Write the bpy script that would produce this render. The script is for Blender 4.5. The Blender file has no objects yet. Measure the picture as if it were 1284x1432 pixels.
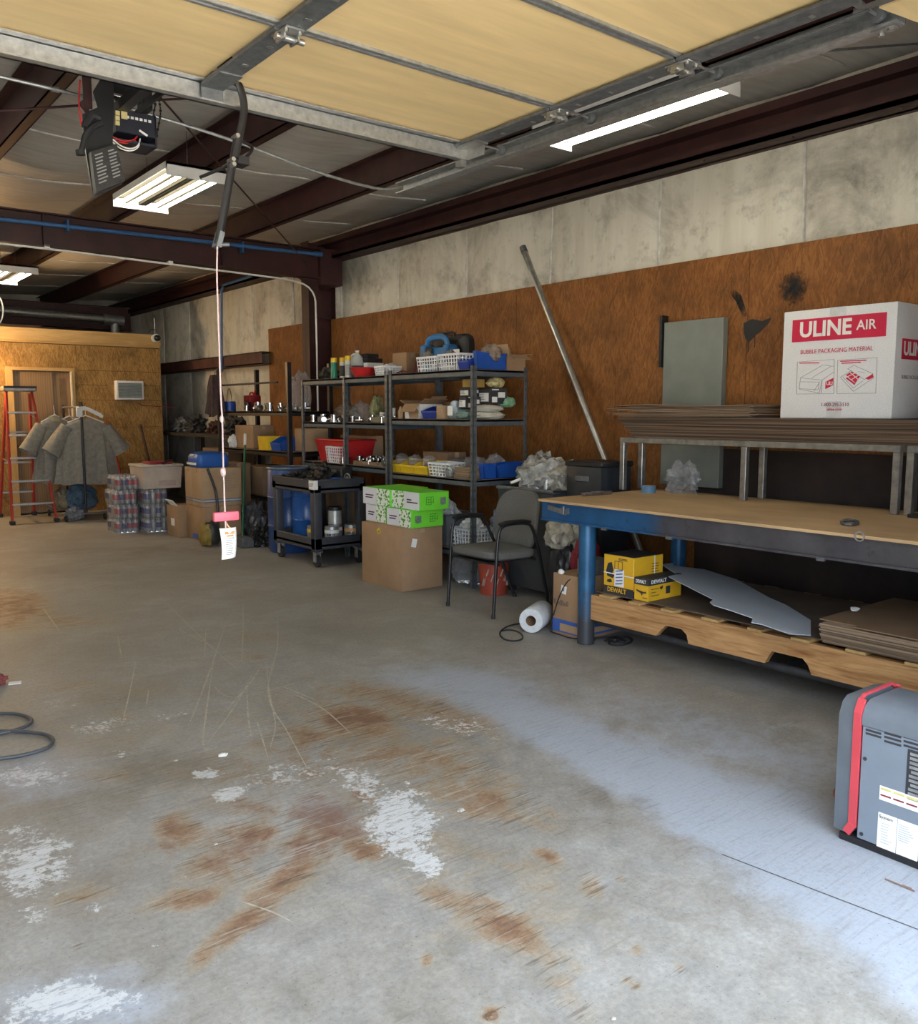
import bpy, bmesh, math, random
import numpy as np
from mathutils import Vector, Matrix, noise
R = math.radians
random.seed(7)
scn = bpy.context.scene
COL = scn.collection

# ------------------------------------------------------------------ camera
FPX, PITCH, YAW, EYE = 1213.0, 0.1152, 0.6705, 1.47
cam = bpy.data.cameras.new('camera')
cam.sensor_fit = 'HORIZONTAL'; cam.sensor_width = 36.0; cam.lens = 36.0 * FPX / 1284.0
cam.clip_start = 0.05; cam.clip_end = 200
camo = bpy.data.objects.new('camera', cam); COL.objects.link(camo)
camo.location = (0, 0, EYE)
camo.rotation_euler = (math.pi / 2 - PITCH, 0, -YAW)
scn.camera = camo

# ------------------------------------------------------------------ world, sun, exposure
scn.view_settings.view_transform = 'Standard'
scn.view_settings.look = 'None'
scn.view_settings.gamma = 1.0
scn.view_settings.use_curve_mapping = False
scn.view_settings.exposure = 1.2
SKY_STRENGTH = 2.9
SUN_STRENGTH = 34.0
TUBE_STRENGTH = 15.0
wd = bpy.data.worlds.new('daylight'); scn.world = wd; wd.use_nodes = True
wn = wd.node_tree.nodes
wn['Background'].inputs[0].default_value = (0.76, 0.87, 1.0, 1)
wn['Background'].inputs[1].default_value = SKY_STRENGTH
sl = bpy.data.lights.new('sun', 'SUN'); sl.energy = SUN_STRENGTH; sl.angle = R(0.6); sl.color = (1, .94, .84)
so = bpy.data.objects.new('sun', sl); COL.objects.link(so)
so.rotation_euler = (R(-34), R(14), 0)       # high sun from behind the building: lights the apron, not the hall
pl = bpy.data.lights.new('doorway_daylight_portal', 'AREA'); pl.shape = 'RECTANGLE'; pl.size = 5.5; pl.size_y = 2.75
pl.cycles.is_portal = True
po = bpy.data.objects.new('doorway_daylight_portal', pl); COL.objects.link(po)
po.location = (.22, .72, 1.38); po.rotation_euler = (R(90), 0, 0)

# ------------------------------------------------------------------ point helpers (photo measurement -> place on a known plane)
_fw = Vector((math.sin(YAW) * math.cos(PITCH), math.cos(YAW) * math.cos(PITCH), -math.sin(PITCH)))
_r = Vector((math.cos(YAW), -math.sin(YAW), 0)); _u = _r.cross(_fw)
def ray(x, y): return _r * ((x - 642) / FPX) - _u * ((y - 716) / FPX) + _fw
def onX(x, y, X): d = ray(x, y); return Vector((0, 0, EYE)) + d * (X / d.x)
def onY(x, y, Y): d = ray(x, y); return Vector((0, 0, EYE)) + d * (Y / d.y)
def onZ(x, y, z=0.0): d = ray(x, y); return Vector((0, 0, EYE)) + d * ((z - EYE) / d.z)

# ------------------------------------------------------------------ mesh builder
class MB:
    def __init__(s): s.bm = bmesh.new()
    def _mi(s, faces, mi):
        for f in faces: f.material_index = mi
    def box(s, x0, y0, z0, x1, y1, z1, bev=0, mi=0, M=None, seg=1):
        vs = bmesh.ops.create_cube(s.bm, size=1)['verts']
        for v in vs:
            v.co = Vector(((x0 + x1) / 2 + v.co.x * (x1 - x0), (y0 + y1) / 2 + v.co.y * (y1 - y0), (z0 + z1) / 2 + v.co.z * (z1 - z0)))
        if bev > 0:
            es = list({e for v in vs for e in v.link_edges})
            r = bmesh.ops.bevel(s.bm, geom=es, offset=bev, segments=seg, affect='EDGES', profile=.5)
            vs = list({v for f in r['faces'] for v in f.verts} | {v for v in vs if v.is_valid})
        fs = {f for v in vs for f in v.link_faces}
        s._mi(fs, mi)
        if M is not None:
            for v in vs: v.co = M @ v.co
        return s
    def bar(s, p0, p1, w, h, mi=0, up=(0, 0, 1), bev=0):
        p0, p1 = Vector(p0), Vector(p1); d = p1 - p0; L = d.length; d.normalize()
        upv = Vector(up)
        if abs(d.dot(upv)) > .98: upv = Vector((1, 0, 0))
        sx = d.cross(upv).normalized(); sz = sx.cross(d).normalized()
        M = Matrix((( d.x, sx.x, sz.x, p0.x), (d.y, sx.y, sz.y, p0.y), (d.z, sx.z, sz.z, p0.z), (0, 0, 0, 1)))
        return s.box(0, -w / 2, -h / 2, L, w / 2, h / 2, bev, mi, M)
    def cyl(s, p0, p1, r, r2=None, seg=14, mi=0, caps=True):
        p0, p1 = Vector(p0), Vector(p1); r2 = r if r2 is None else r2
        d = (p1 - p0).normalized(); a = Vector((0, 0, 1)) if abs(d.z) < .9 else Vector((1, 0, 0))
        u = d.cross(a).normalized(); w = d.cross(u)
        rings = []
        for p, q in ((p0, r), (p1, r2)):
            rings.append([s.bm.verts.new(p + (u * math.cos(t) + w * math.sin(t)) * q) for t in (2 * math.pi * k / seg for k in range(seg))])
        for k in range(seg):
            f = s.bm.faces.new((rings[0][k], rings[0][(k + 1) % seg], rings[1][(k + 1) % seg], rings[1][k])); f.material_index = mi
        if caps:
            for rg in rings:
                f = s.bm.faces.new(rg); f.material_index = mi
        return s
    def tube(s, pts, r, seg=8, closed=False, mi=0, smooth=0, flat=None):
        P = [Vector(p) for p in pts]
        for _ in range(smooth):
            Q = []
            n = len(P)
            for i in range(n if closed else n - 1):
                a, b = P[i], P[(i + 1) % n]
                Q += [a * .75 + b * .25, a * .25 + b * .75]
            P = Q if closed else [P[0]] + Q[1:-1] + [P[-1]]
        n = len(P); rings = []; prev = None
        for i in range(n):
            if closed: d = P[(i + 1) % n] - P[i - 1]
            else: d = P[min(i + 1, n - 1)] - P[max(i - 1, 0)]
            d.normalize()
            if prev is None:
                a = Vector((0, 0, 1)) if abs(d.z) < .9 else Vector((1, 0, 0)); u = d.cross(a).normalized()
            else:
                u = (prev - d * prev.dot(d)).normalized()
            prev = u; w = d.cross(u)
            ra, rb = (r, r) if flat is None else flat
            rings.append([s.bm.verts.new(P[i] + u * math.cos(t) * ra + w * math.sin(t) * rb) for t in (2 * math.pi * k / seg for k in range(seg))])
        for i in range(n if closed else n - 1):
            A, B = rings[i], rings[(i + 1) % n]
            for k in range(seg):
                f = s.bm.faces.new((A[k], A[(k + 1) % seg], B[(k + 1) % seg], B[k])); f.material_index = mi
        if not closed:
            for rg in (rings[0], rings[-1]):
                f = s.bm.faces.new(rg); f.material_index = mi
        return s
    def lathe(s, prof, c=(0, 0, 0), seg=24, mi=0, M=None):
        c = Vector(c); rings = []
        for r, z in prof:
            if r < 1e-5: rings.append([s.bm.verts.new(c + Vector((0, 0, z)))])
            else: rings.append([s.bm.verts.new(c + Vector((r * math.cos(t), r * math.sin(t), z))) for t in (2 * math.pi * k / seg for k in range(seg))])
        for A, B in zip(rings, rings[1:]):
            for k in range(seg):
                vs = []
                for v in (A[k % len(A)], A[(k + 1) % len(A)], B[(k + 1) % len(B)], B[k % len(B)]):
                    if v not in vs: vs.append(v)
                if len(vs) > 2:
                    f = s.bm.faces.new(vs); f.material_index = mi
        if M is not None:
            for rg in rings:
                for v in rg: v.co = M @ v.co
        return s
    def prism(s, poly, fn, a, b, mi=0):
        """poly of 2D points, fn(u, v, t) -> 3D, extruded from t=a to t=b"""
        A = [s.bm.verts.new(fn(u, v, a)) for u, v in poly]; B = [s.bm.verts.new(fn(u, v, b)) for u, v in poly]
        n = len(poly)
        fs = [s.bm.faces.new(A), s.bm.faces.new(B[::-1])]
        for k in range(n): fs.append(s.bm.faces.new((A[k], B[k], B[(k + 1) % n], A[(k + 1) % n])))
        s._mi(fs, mi); return s
    def quad(s, o, ex, ey, w, h, mi=0, th=.0012):
        """thin printed panel lying on a face: o lower-left corner, ex/ey in-plane directions"""
        o, ex, ey = Vector(o), Vector(ex), Vector(ey); n = ex.cross(ey)
        M = Matrix(((ex.x, ey.x, n.x, o.x), (ex.y, ey.y, n.y, o.y), (ex.z, ey.z, n.z, o.z), (0, 0, 0, 1)))
        return s.box(0, 0, -.0005, w, h, th, 0, mi, M)
    def grid(s, nx, ny, fn, mi=0):
        V = [[s.bm.verts.new(fn(i / nx, j / ny)) for j in range(ny + 1)] for i in range(nx + 1)]
        for i in range(nx):
            for j in range(ny):
                f = s.bm.faces.new((V[i][j], V[i + 1][j], V[i + 1][j + 1], V[i][j + 1])); f.material_index = mi
        return s
    def blob(s, c, size, seed=0, amp=.25, freq=2.2, sub=3, flat=True, mi=0):
        vs = bmesh.ops.create_icosphere(s.bm, subdivisions=sub, radius=1)['verts']
        off = Vector((seed * 3.7, seed * 1.3, seed * 2.1))
        for v in vs:
            d = v.co.normalized()
            k = 1 + amp * (1.1 * noise.noise(d * freq * .8 + off) + .7 * noise.noise(d * freq * 1.9 + off) - .45 * abs(noise.noise(d * freq * 2.2 + off * 2)) - .25 * abs(noise.noise(d * freq * 4.2 + off)))
            p = d * k
            v.co = Vector((c[0] + p.x * size[0], c[1] + p.y * size[1], c[2] + p.z * size[2]))
            if flat and v.co.z < c[2] - size[2] * .72: v.co.z = c[2] - size[2] * .72
        s._mi({f for v in vs for f in v.link_faces}, mi); return s
    def build(s, name, mats, parent=None, loc=(0, 0, 0), rz=0, smooth=True, bev=0):
        bmesh.ops.recalc_face_normals(s.bm, faces=s.bm.faces[:])
        me = bpy.data.meshes.new(name); s.bm.to_mesh(me); s.bm.free()
        for m in (mats if isinstance(mats, (list, tuple)) else [mats]): me.materials.append(m)
        if smooth and len(me.polygons):
            me.polygons.foreach_set('use_smooth', [True] * len(me.polygons)); me.set_sharp_from_angle(angle=R(38))
        o = bpy.data.objects.new(name, me); COL.objects.link(o)
        o.location = loc; o.rotation_euler = (0, 0, rz)
        if parent: o.parent = parent
        return o

def tag(o, label, cat, group=None, kind=None):
    o['label'] = label; o['category'] = cat
    if group: o['group'] = group
    if kind: o['kind'] = kind
    return o
def thing(name, label, cat, loc=(0, 0, 0), rz=0, group=None):
    o = bpy.data.objects.new(name, None); o.empty_display_size = .1; COL.objects.link(o)
    o.location = loc; o.rotation_euler = (0, 0, rz)
    return tag(o, label, cat, group)
def solo(mb, name, mats, label, cat, loc=(0, 0, 0), rz=0, group=None):
    return tag(mb.build(name, mats, None, loc, rz), label, cat, group)
def struct(mb, name, mats, parent=None, loc=(0, 0, 0), smooth=True):
    o = mb.build(name, mats, parent, loc, 0, smooth)
    if not parent: o['kind'] = 'structure'
    return o
def dup(root, loc, rz=None, label=None, group=None):
    r = root.copy(); COL.objects.link(r); r.location = loc
    if rz is not None: r.rotation_euler = (0, 0, rz)
    if label: r['label'] = label
    if group: r['group'] = group
    for ch in list(root.children):
        c = ch.copy(); COL.objects.link(c); c.parent = r
        for g in list(ch.children):
            d = g.copy(); COL.objects.link(d); d.parent = c
    return r
def frame(o, ex, ey):
    o, ex, ey = Vector(o), Vector(ex), Vector(ey); n = ex.cross(ey)
    return Matrix(((ex.x, ey.x, n.x, o.x), (ex.y, ey.y, n.y, o.y), (ex.z, ey.z, n.z, o.z), (0, 0, 0, 1)))
def text(body, size, M, mat, parent, name='lettering', bold=0.0, align='CENTER', width=None):
    cu = bpy.data.curves.new('t', 'FONT'); cu.body = body; cu.size = size; cu.extrude = .0006; cu.offset = bold * size
    cu.align_x = align; cu.align_y = 'CENTER'; cu.resolution_u = 3
    to = bpy.data.objects.new('t', cu); COL.objects.link(to)
    dg = bpy.context.evaluated_depsgraph_get(); dg.update()
    me = bpy.data.meshes.new_from_object(to.evaluated_get(dg))
    bpy.data.objects.remove(to); bpy.data.curves.remove(cu)
    if width and len(me.vertices):
        xs = [v.co.x for v in me.vertices]; k = width / max(1e-6, max(xs) - min(xs))
        for v in me.vertices: v.co.x *= k
    me.transform(M); me.materials.clear(); me.materials.append(mat); me.name = name
    o = bpy.data.objects.new(name, me); COL.objects.link(o); o.parent = parent
    return o
MX = (0, -1, 0); UZ = (0, 0, 1); PX = (1, 0, 0)     # on a face looking -X text runs along -Y; on a face looking -Y along +X

# ------------------------------------------------------------------ materials
def nt(name):
    m = bpy.data.materials.new(name); m.use_nodes = True
    return m, m.node_tree.nodes, m.node_tree.links, m.node_tree.nodes['Principled BSDF']
def _rgb(c): return (c[0], c[1], c[2], 1)
def coords(n, l, scale=(1, 1, 1), rot=(0, 0, 0), kind='Object'):
    tc = n.new('ShaderNodeTexCoord'); mp = n.new('ShaderNodeMapping')
    mp.inputs['Scale'].default_value = scale; mp.inputs['Rotation'].default_value = rot
    l.new(tc.outputs[kind], mp.inputs[0]); return mp.outputs[0]
def tnoise(n, l, vec, scale, detail=4, rough=.6, dist=0):
    t = n.new('ShaderNodeTexNoise'); t.inputs['Scale'].default_value = scale; t.inputs['Detail'].default_value = detail
    t.inputs['Roughness'].default_value = rough; t.inputs['Distortion'].default_value = dist
    if vec is not None: l.new(vec, t.inputs['Vector'])
    return t.outputs['Fac']
def ramp(n, l, fac, stops):
    r = n.new('ShaderNodeValToRGB'); e = r.color_ramp.elements
    while len(e) > 1: e.remove(e[-1])
    for i, (p, c) in enumerate(stops):
        q = e[0] if i == 0 else e.new(p)
        q.position = p; q.color = _rgb(c) if not isinstance(c, (int, float)) else (c, c, c, 1)
    l.new(fac, r.inputs[0]); return r.outputs[0]
def mix(n, l, fac, a, b, mode='MIX'):
    x = n.new('ShaderNodeMix'); x.data_type = 'RGBA'; x.blend_type = mode
    for sock, v in ((x.inputs[0], fac), (x.inputs[6], a), (x.inputs[7], b)):
        if hasattr(v, 'links'): l.new(v, sock)
        elif isinstance(v, (int, float)): sock.default_value = v
        else: sock.default_value = _rgb(v)
    return x.outputs[2]
def math_(n, l, op, a, b=None, clamp=False):
    x = n.new('ShaderNodeMath'); x.operation = op; x.use_clamp = clamp
    for sock, v in ((x.inputs[0], a), (x.inputs[1], b)):
        if v is None: continue
        if hasattr(v, 'links'): l.new(v, sock)
        else: sock.default_value = v
    return x.outputs[0]
def bump(n, l, b, h, strength=.3, dist=.01):
    x = n.new('ShaderNodeBump'); x.inputs['Strength'].default_value = strength; x.inputs['Distance'].default_value = dist
    l.new(h, x.inputs['Height']); l.new(x.outputs[0], b.inputs['Normal'])
def M(name, col, rough=.5, metal=0.0, var=.12, scale=9, bmp=0, spec=.5, trans=0, alpha=1, streak=None):
    m, n, l, b = nt(name)
    v = coords(n, l, streak or (1, 1, 1))
    f = tnoise(n, l, v, scale, 5)
    a = tuple(max(0, c * (1 - var * 1.6)) for c in col); c2 = tuple(min(1, c * (1 + var)) for c in col)
    l.new(ramp(n, l, f, [(.3, a), (.7, c2)]), b.inputs['Base Color'])
    b.inputs['Roughness'].default_value = rough; b.inputs['Metallic'].default_value = metal
    b.inputs['Specular IOR Level'].default_value = spec
    if trans: b.inputs['Transmission Weight'].default_value = trans
    if alpha < 1: b.inputs['Alpha'].default_value = alpha
    if bmp: bump(n, l, b, tnoise(n, l, v, scale * 4, 4), bmp, .004)
    return m
def emit(name, col, s):
    m, n, l, b = nt(name)
    b.inputs['Base Color'].default_value = _rgb(col); b.inputs['Emission Color'].default_value = _rgb(col); b.inputs['Emission Strength'].default_value = s
    return m

def osb(name, dark, midc, light, plane='YZ', k=1.0):
    m, n, l, b = nt(name)
    tc = n.new('ShaderNodeTexCoord'); sep = n.new('ShaderNodeSeparateXYZ'); l.new(tc.outputs['Object'], sep.inputs[0])
    cmb = n.new('ShaderNodeCombineXYZ')
    a, c = {'YZ': (1, 2), 'XZ': (0, 2), 'XY': (0, 1)}[plane]
    l.new(sep.outputs[a], cmb.inputs[0]); l.new(sep.outputs[c], cmb.inputs[1])
    base = cmb.outputs[0]
    # gentle warping so that flakes do not lie on straight lines
    wn_ = n.new('ShaderNodeTexNoise'); wn_.inputs['Scale'].default_value = 5; wn_.inputs['Detail'].default_value = 2; l.new(base, wn_.inputs['Vector'])
    off = n.new('ShaderNodeVectorMath'); off.operation = 'MULTIPLY_ADD'; off.inputs[1].default_value = (.035, .035, 0); l.new(wn_.outputs['Color'], off.inputs[0]); l.new(base, off.inputs[2])
    outs = []
    for ang, sx, sy, loc in ((87, 12, 95, 0), (96, 11, 80, 3.1), (74, 13, 90, 7.7), (112, 12, 84, 5.2)):
        mp = n.new('ShaderNodeMapping'); mp.vector_type = 'TEXTURE'
        mp.inputs['Rotation'].default_value = (0, 0, R(ang)); mp.inputs['Location'].default_value = (loc, loc * .7, 0)
        mp.inputs['Scale'].default_value = (1 / (sx * k), 1 / (sy * k), 1); l.new(off.outputs[0], mp.inputs[0])
        vo = n.new('ShaderNodeTexVoronoi'); vo.inputs['Scale'].default_value = 1; vo.inputs['Randomness'].default_value = 1; l.new(mp.outputs[0], vo.inputs['Vector'])
        s2 = n.new('ShaderNodeSeparateColor'); l.new(vo.outputs['Color'], s2.inputs[0]); outs.append((s2.outputs[0], s2.outputs[1], vo.outputs['Distance']))
    val = outs[0][0]
    for o, pick in ((outs[1], .55), (outs[2], .6), (outs[3], .66)):
        g = math_(n, l, 'GREATER_THAN', o[1], pick)
        mx = n.new('ShaderNodeMix'); mx.data_type = 'FLOAT'; l.new(g, mx.inputs[0]); l.new(val, mx.inputs[2]); l.new(o[0], mx.inputs[3]); val = mx.outputs[0]
    fine = tnoise(n, l, off.outputs[0], 60, 4)
    big = tnoise(n, l, base, 1.6, 5, .65)
    v = math_(n, l, 'ADD', math_(n, l, 'MULTIPLY', val, .62), math_(n, l, 'MULTIPLY', fine, .25))
    v = math_(n, l, 'ADD', v, math_(n, l, 'MULTIPLY', big, .42)); v = math_(n, l, 'SUBTRACT', v, .16)
    colr = ramp(n, l, v, [(.12, dark), (.45, midc), (.85, light)])
    blot = ramp(n, l, tnoise(n, l, base, 2.7, 6, .7), [(.42, 1.0), (.68, .58)])
    l.new(mix(n, l, 1.0, colr, blot, 'MULTIPLY'), b.inputs['Base Color'])
    b.inputs['Roughness'].default_value = .62; b.inputs['Specular IOR Level'].default_value = .3
    bump(n, l, b, val, .12, .002)
    return m

def wood(name, dark, light, axis=0, k=1.0, rough=.6):
    m, n, l, b = nt(name)
    sc = [14, 14, 14]; sc[axis] = 1.1
    v = coords(n, l, tuple(q * k for q in sc))
    f = tnoise(n, l, v, 2.0, 6, .6, 1.2); g = tnoise(n, l, v, 9, 3)
    w = math_(n, l, 'ADD', math_(n, l, 'MULTIPLY', f, .8), math_(n, l, 'MULTIPLY', g, .25))
    l.new(ramp(n, l, w, [(.3, dark), (.72, light)]), b.inputs['Base Color'])
    b.inputs['Roughness'].default_value = rough; b.inputs['Specular IOR Level'].default_value = .25
    return m

def corrugated(name, col, rough=.75, horizontal=False, var=.1):
    m, n, l, b = nt(name)
    v = coords(n, l); f = tnoise(n, l, v, 4, 6, .65)
    a = tuple(c * (1 - var * 1.5) for c in col); c2 = tuple(min(1, c * (1 + var)) for c in col)
    fib = ramp(n, l, tnoise(n, l, v, 130, 3), [(.3, .9), (.7, 1.06)])
    l.new(mix(n, l, 1, ramp(n, l, f, [(.3, a), (.7, c2)]), fib, 'MULTIPLY'), b.inputs['Base Color'])
    b.inputs['Roughness'].default_value = rough; b.inputs['Specular IOR Level'].default_value = .2
    return m

def stripes(name, c1, c2, scale, axis='Z', rough=.8, jitter=.6, thr=(.4, .6)):
    """thin layers seen edge-on (stacked cardboard)"""
    m, n, l, b = nt(name)
    sc = {'Z': (.6, .6, scale), 'Y': (.6, scale, .6), 'X': (scale, .6, .6)}[axis]
    f = tnoise(n, l, coords(n, l, sc), 1.0, 3, .5, .1)
    l.new(ramp(n, l, f, [(thr[0], c1), (thr[1], c2)]), b.inputs['Base Color'])
    b.inputs['Roughness'].default_value = rough; b.inputs['Specular IOR Level'].default_value = .15
    return m

# palette
m_oxide = M('red_oxide_steel', (.040, .011, .011), .55, 0, .3, 5)
m_galv = M('galvanised_steel', (.42, .43, .43), .42, .75, .18, 30)
m_galv_d = M('dull_galvanised_steel', (.17, .18, .19), .5, .6, .2, 25)
m_zinc = M('bright_zinc', (.40, .40, .39), .35, .85, .1, 30)
m_black = M('black_painted_steel', (.012, .012, .014), .4, 0, .25, 12)
m_blackp = M('black_plastic', (.012, .012, .013), .5, 0, .2, 12)
m_rubber = M('black_rubber', (.018, .018, .02), .7, 0, .2, 12)
m_white = M('white_enamel', (.72, .72, .70), .4, 0, .06, 6)
m_whitep = M('white_plastic', (.70, .71, .72), .4, 0, .06, 6)
m_blue_pipe = M('blue_pipe_paint', (.035, .12, .30), .45, 0, .15, 8)
m_card = corrugated('brown_cardboard', (.34, .215, .125))
m_card2 = corrugated('tan_cardboard', (.40, .27, .16))
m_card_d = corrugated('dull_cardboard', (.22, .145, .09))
m_tape = M('packing_tape', (.42, .29, .17), .25, 0, .05, 6)
m_paper = M('white_paper', (.76, .75, .72), .7, 0, .05, 10)
m_ink = M('dark_ink', (.03, .03, .035), .6, 0, .05)
m_redink = M('red_ink', (.56, .012, .055), .5, 0, .04)
m_inkfaint = M('grey_ink', (.25, .25, .25), .6, 0, .05)
m_blueink = M('blue_ink', (.04, .10, .36), .5, 0, .08)
m_red = M('red_plastic', (.48, .02, .022), .4, 0, .12)
m_bluep = M('blue_plastic', (.012, .075, .36), .38, 0, .12)
m_blue2 = M('deep_blue_plastic', (.02, .05, .30), .4, 0, .12)
m_yellow = M('yellow_plastic', (.72, .47, .02), .45, 0, .08)
m_shelf = M('grey_shelf_steel', (.115, .130, .145), .42, .3, .18, 10)
m_shelfblue = M('blue_grey_shelf_steel', (.05, .085, .12), .45, .3, .18, 10)
m_board = M('particle_board', (.30, .21, .13), .75, 0, .15, 60)
m_chrome = M('chromed_fitting', (.55, .55, .55), .18, 1.0, .1, 8)
m_clear = M('clear_plastic_film', (.42, .43, .44), .12, 0, .3, 14, .4, .8, 0, .34)
m_cloudy = M('cloudy_plastic', (.55, .56, .56), .25, 0, .2, 14, .2, .6)
m_fabric = M('grey_seat_fabric', (.125, .122, .113), .9, 0, .2, 160, .2, .2)
m_shirt = M('grey_work_shirt_cloth', (.25, .235, .205), .92, 0, .14, 22, .15, .15)
m_shirt2 = M('khaki_shirt_collar', (.33, .29, .18), .9, 0, .1, 22)
m_denim = M('blue_denim', (.07, .12, .18), .9, 0, .25, 40)
m_green = M('bright_green_print', (.16, .62, .04), .45, 0, .05)
m_tube = emit('fluorescent_tube', (1.0, .93, .74), TUBE_STRENGTH)

# ================================================================== SETTING
WX = 5.5           # inner face of the board cladding on the long right-hand wall
CEIL = 3.62
DOORZ = 2.75       # underside of the raised door
OFFY = 13.5        # front of the plywood office

# ---- floor: concrete slab with its own stains, worn paint and rust, stored as per-vertex masks
def floor_obj():
    xs = np.concatenate([np.arange(-4, 0, .5), np.arange(0, 5.6, .03), [5.6, 5.9]])
    ys = np.concatenate([np.arange(.45, 6.2, .03), np.arange(6.2, 18.4, .14)])
    nx, ny = len(xs), len(ys)
    Xg, Yg = np.meshgrid(xs, ys, indexing='ij')
    P = np.stack([Xg, Yg, np.zeros_like(Xg)], -1).reshape(-1, 3)
    idx = np.arange(nx * ny).reshape(nx, ny)
    F = np.stack([idx[:-1, :-1], idx[1:, :-1], idx[1:, 1:], idx[:-1, 1:]], -1).reshape(-1, 4)
    me = bpy.data.meshes.new('floor'); me.from_pydata(P.tolist(), [], F.tolist()); me.update()
    # where the marks lie was measured on the photograph; each becomes a patch of the slab
    d = P - np.array([0, 0, EYE])
    fw, rr, uu = (np.array(v) for v in (_fw, _r, _u))
    w = d @ fw; ok = w > .3; w = np.where(ok, w, .3)
    px = 642 + FPX * (d @ rr) / w; py = 716 - FPX * (d @ uu) / w
    def mask(blobs):
        out = np.zeros(len(P))
        for cx, cy, rx, ry, ang, s in blobs:
            a = math.radians(ang); dx, dy = px - cx, py - cy
            u = (dx * math.cos(a) + dy * math.sin(a)) / rx; v = (-dx * math.sin(a) + dy * math.cos(a)) / ry
            out = np.maximum(out, s * np.exp(-(u * u + v * v) ** 1.15 * .9))
        return np.where(ok, out, 0)
    rust = [(470, 1110, 260, 150, 0, .33), (640, 1230, 260, 120, 30, .22), (120, 1000, 200, 90, 0, .2), (500, 1005, 70, 26, 0, .95), (560, 985, 110, 26, 8, .62), (640, 1005, 70, 20, 15, .6), (430, 1030, 60, 20, 0, .6), (600, 1065, 120, 34, 10, .5), (250, 1160, 38, 24, 20, .85), (360, 1165, 52, 18, 0, .8),
            (330, 1195, 95, 38, 0, .6), (430, 1175, 80, 32, -20, .7), (260, 1258, 60, 14, -8, .62), (400, 1225, 60, 22, -35, .8), (330, 1300, 62, 17, -35, .82), (285, 1335, 40, 18, -40, .5), (680, 1120, 90, 34, 15, .62),
            (715, 1300, 105, 24, 35, .72), (790, 1385, 60, 24, 55, .55), (610, 1250, 48, 16, 25, .72), (510, 1188, 34, 15, 10, .9), (770, 1200, 24, 10, 30, .75), (830, 1240, 24, 18, 50, .55), (690, 1418, 16, 9, 0, 1.0),
            (601, 1343, 7, 4, 0, 1.0), (866, 1228, 8, 5, 0, .9), (947, 1352, 14, 8, 0, .8), (882, 1374, 12, 7, 0, .8), (886, 1330, 9, 5, 0, .8), (18, 850, 48, 30, 0, .85), (90, 870, 70, 12, 0, .45), (120, 820, 60, 10, 0, .3),
            (350, 918, 26, 6, 0, .55), (370, 890, 50, 5, 0, .3), (120, 1250, 60, 14, -15, .45), (115, 1322, 20, 6, 0, .55), (100, 960, 60, 14, 0, .35), (150, 1085, 60, 12, 0, .4), (740, 1225, 60, 30, 20, .3), (545, 905, 30, 10, 0, .2)]
    maroon = [(420, 1120, 190, 100, -10, .34), (455, 1140, 60, 34, 20, .9), (420, 1185, 90, 26, -20, .7), (340, 1190, 70, 34, 0, .62), (360, 1300, 40, 10, -35, .6), (240, 1190, 26, 36, 20, .4), (420, 1060, 90, 24, 0, .35), (500, 1010, 40, 10, 0, .3)]
    white = [(560, 1150, 62, 58, 35, .90), (590, 1205, 40, 24, 30, .82), (510, 1095, 90, 30, 25, .62), (400, 1085, 90, 26, 0, .55), (320, 1110, 30, 12, -15, .9), (285, 1082, 26, 12, 0, .75), (640, 1015, 90, 24, 12, .52),
             (50, 1210, 66, 52, -20, .80), (20, 1160, 40, 16, 0, .55), (40, 1280, 40, 22, 0, .55), (130, 1270, 30, 10, -10, .6), (100, 1400, 88, 34, -6, .97), (40, 1425, 60, 22, 0, .7), (200, 1395, 18, 9, 0, .6), (215, 1325, 34, 9, 0, .5),
             (140, 1015, 62, 14, -8, .62), (170, 1055, 44, 10, 0, .5), (40, 1085, 80, 24, 0, .66), (240, 1000, 60, 12, 0, .4), (330, 1145, 26, 8, -20, .45), (250, 1225, 16, 12, 0, .4), (70, 985, 60, 14, 0, .4)]
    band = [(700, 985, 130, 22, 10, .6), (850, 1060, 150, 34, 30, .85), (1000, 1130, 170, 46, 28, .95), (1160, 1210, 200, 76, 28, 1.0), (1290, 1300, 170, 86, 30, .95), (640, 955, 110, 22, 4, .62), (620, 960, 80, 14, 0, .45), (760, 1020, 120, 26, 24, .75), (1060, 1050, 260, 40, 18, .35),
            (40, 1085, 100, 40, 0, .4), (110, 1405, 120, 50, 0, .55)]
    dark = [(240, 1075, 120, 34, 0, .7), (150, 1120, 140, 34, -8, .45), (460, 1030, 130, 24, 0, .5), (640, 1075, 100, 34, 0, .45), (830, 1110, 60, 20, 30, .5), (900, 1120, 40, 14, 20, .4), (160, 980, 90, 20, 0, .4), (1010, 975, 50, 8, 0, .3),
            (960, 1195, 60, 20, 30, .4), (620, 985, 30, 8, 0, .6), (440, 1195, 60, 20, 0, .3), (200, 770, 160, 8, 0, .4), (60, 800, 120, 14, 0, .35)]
    for nm, bl in (('rust', rust), ('maroon', maroon), ('paint', white), ('pale_blue', band), ('oil', dark)):
        at = me.attributes.new(nm, 'FLOAT', 'POINT'); at.data.foreach_set('value', mask(bl).astype(np.float32))
    m, n, l, b = nt('stained_concrete')
    v = coords(n, l)
    def attr(nm):
        a = n.new('ShaderNodeAttribute'); a.attribute_name = nm; return a.outputs['Fac']
    n1 = tnoise(n, l, v, 1.1, 8, .62); n2 = tnoise(n, l, v, 9, 8, .7, .4); n3 = tnoise(n, l, v, 55, 6, .75); n4 = tnoise(n, l, v, 3.2, 9, .68, .8)
    mus = tnoise(n, l, coords(n, l, (1, 1, 1), (0, 0, .4)), 24, 9, .8, .3)
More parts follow.
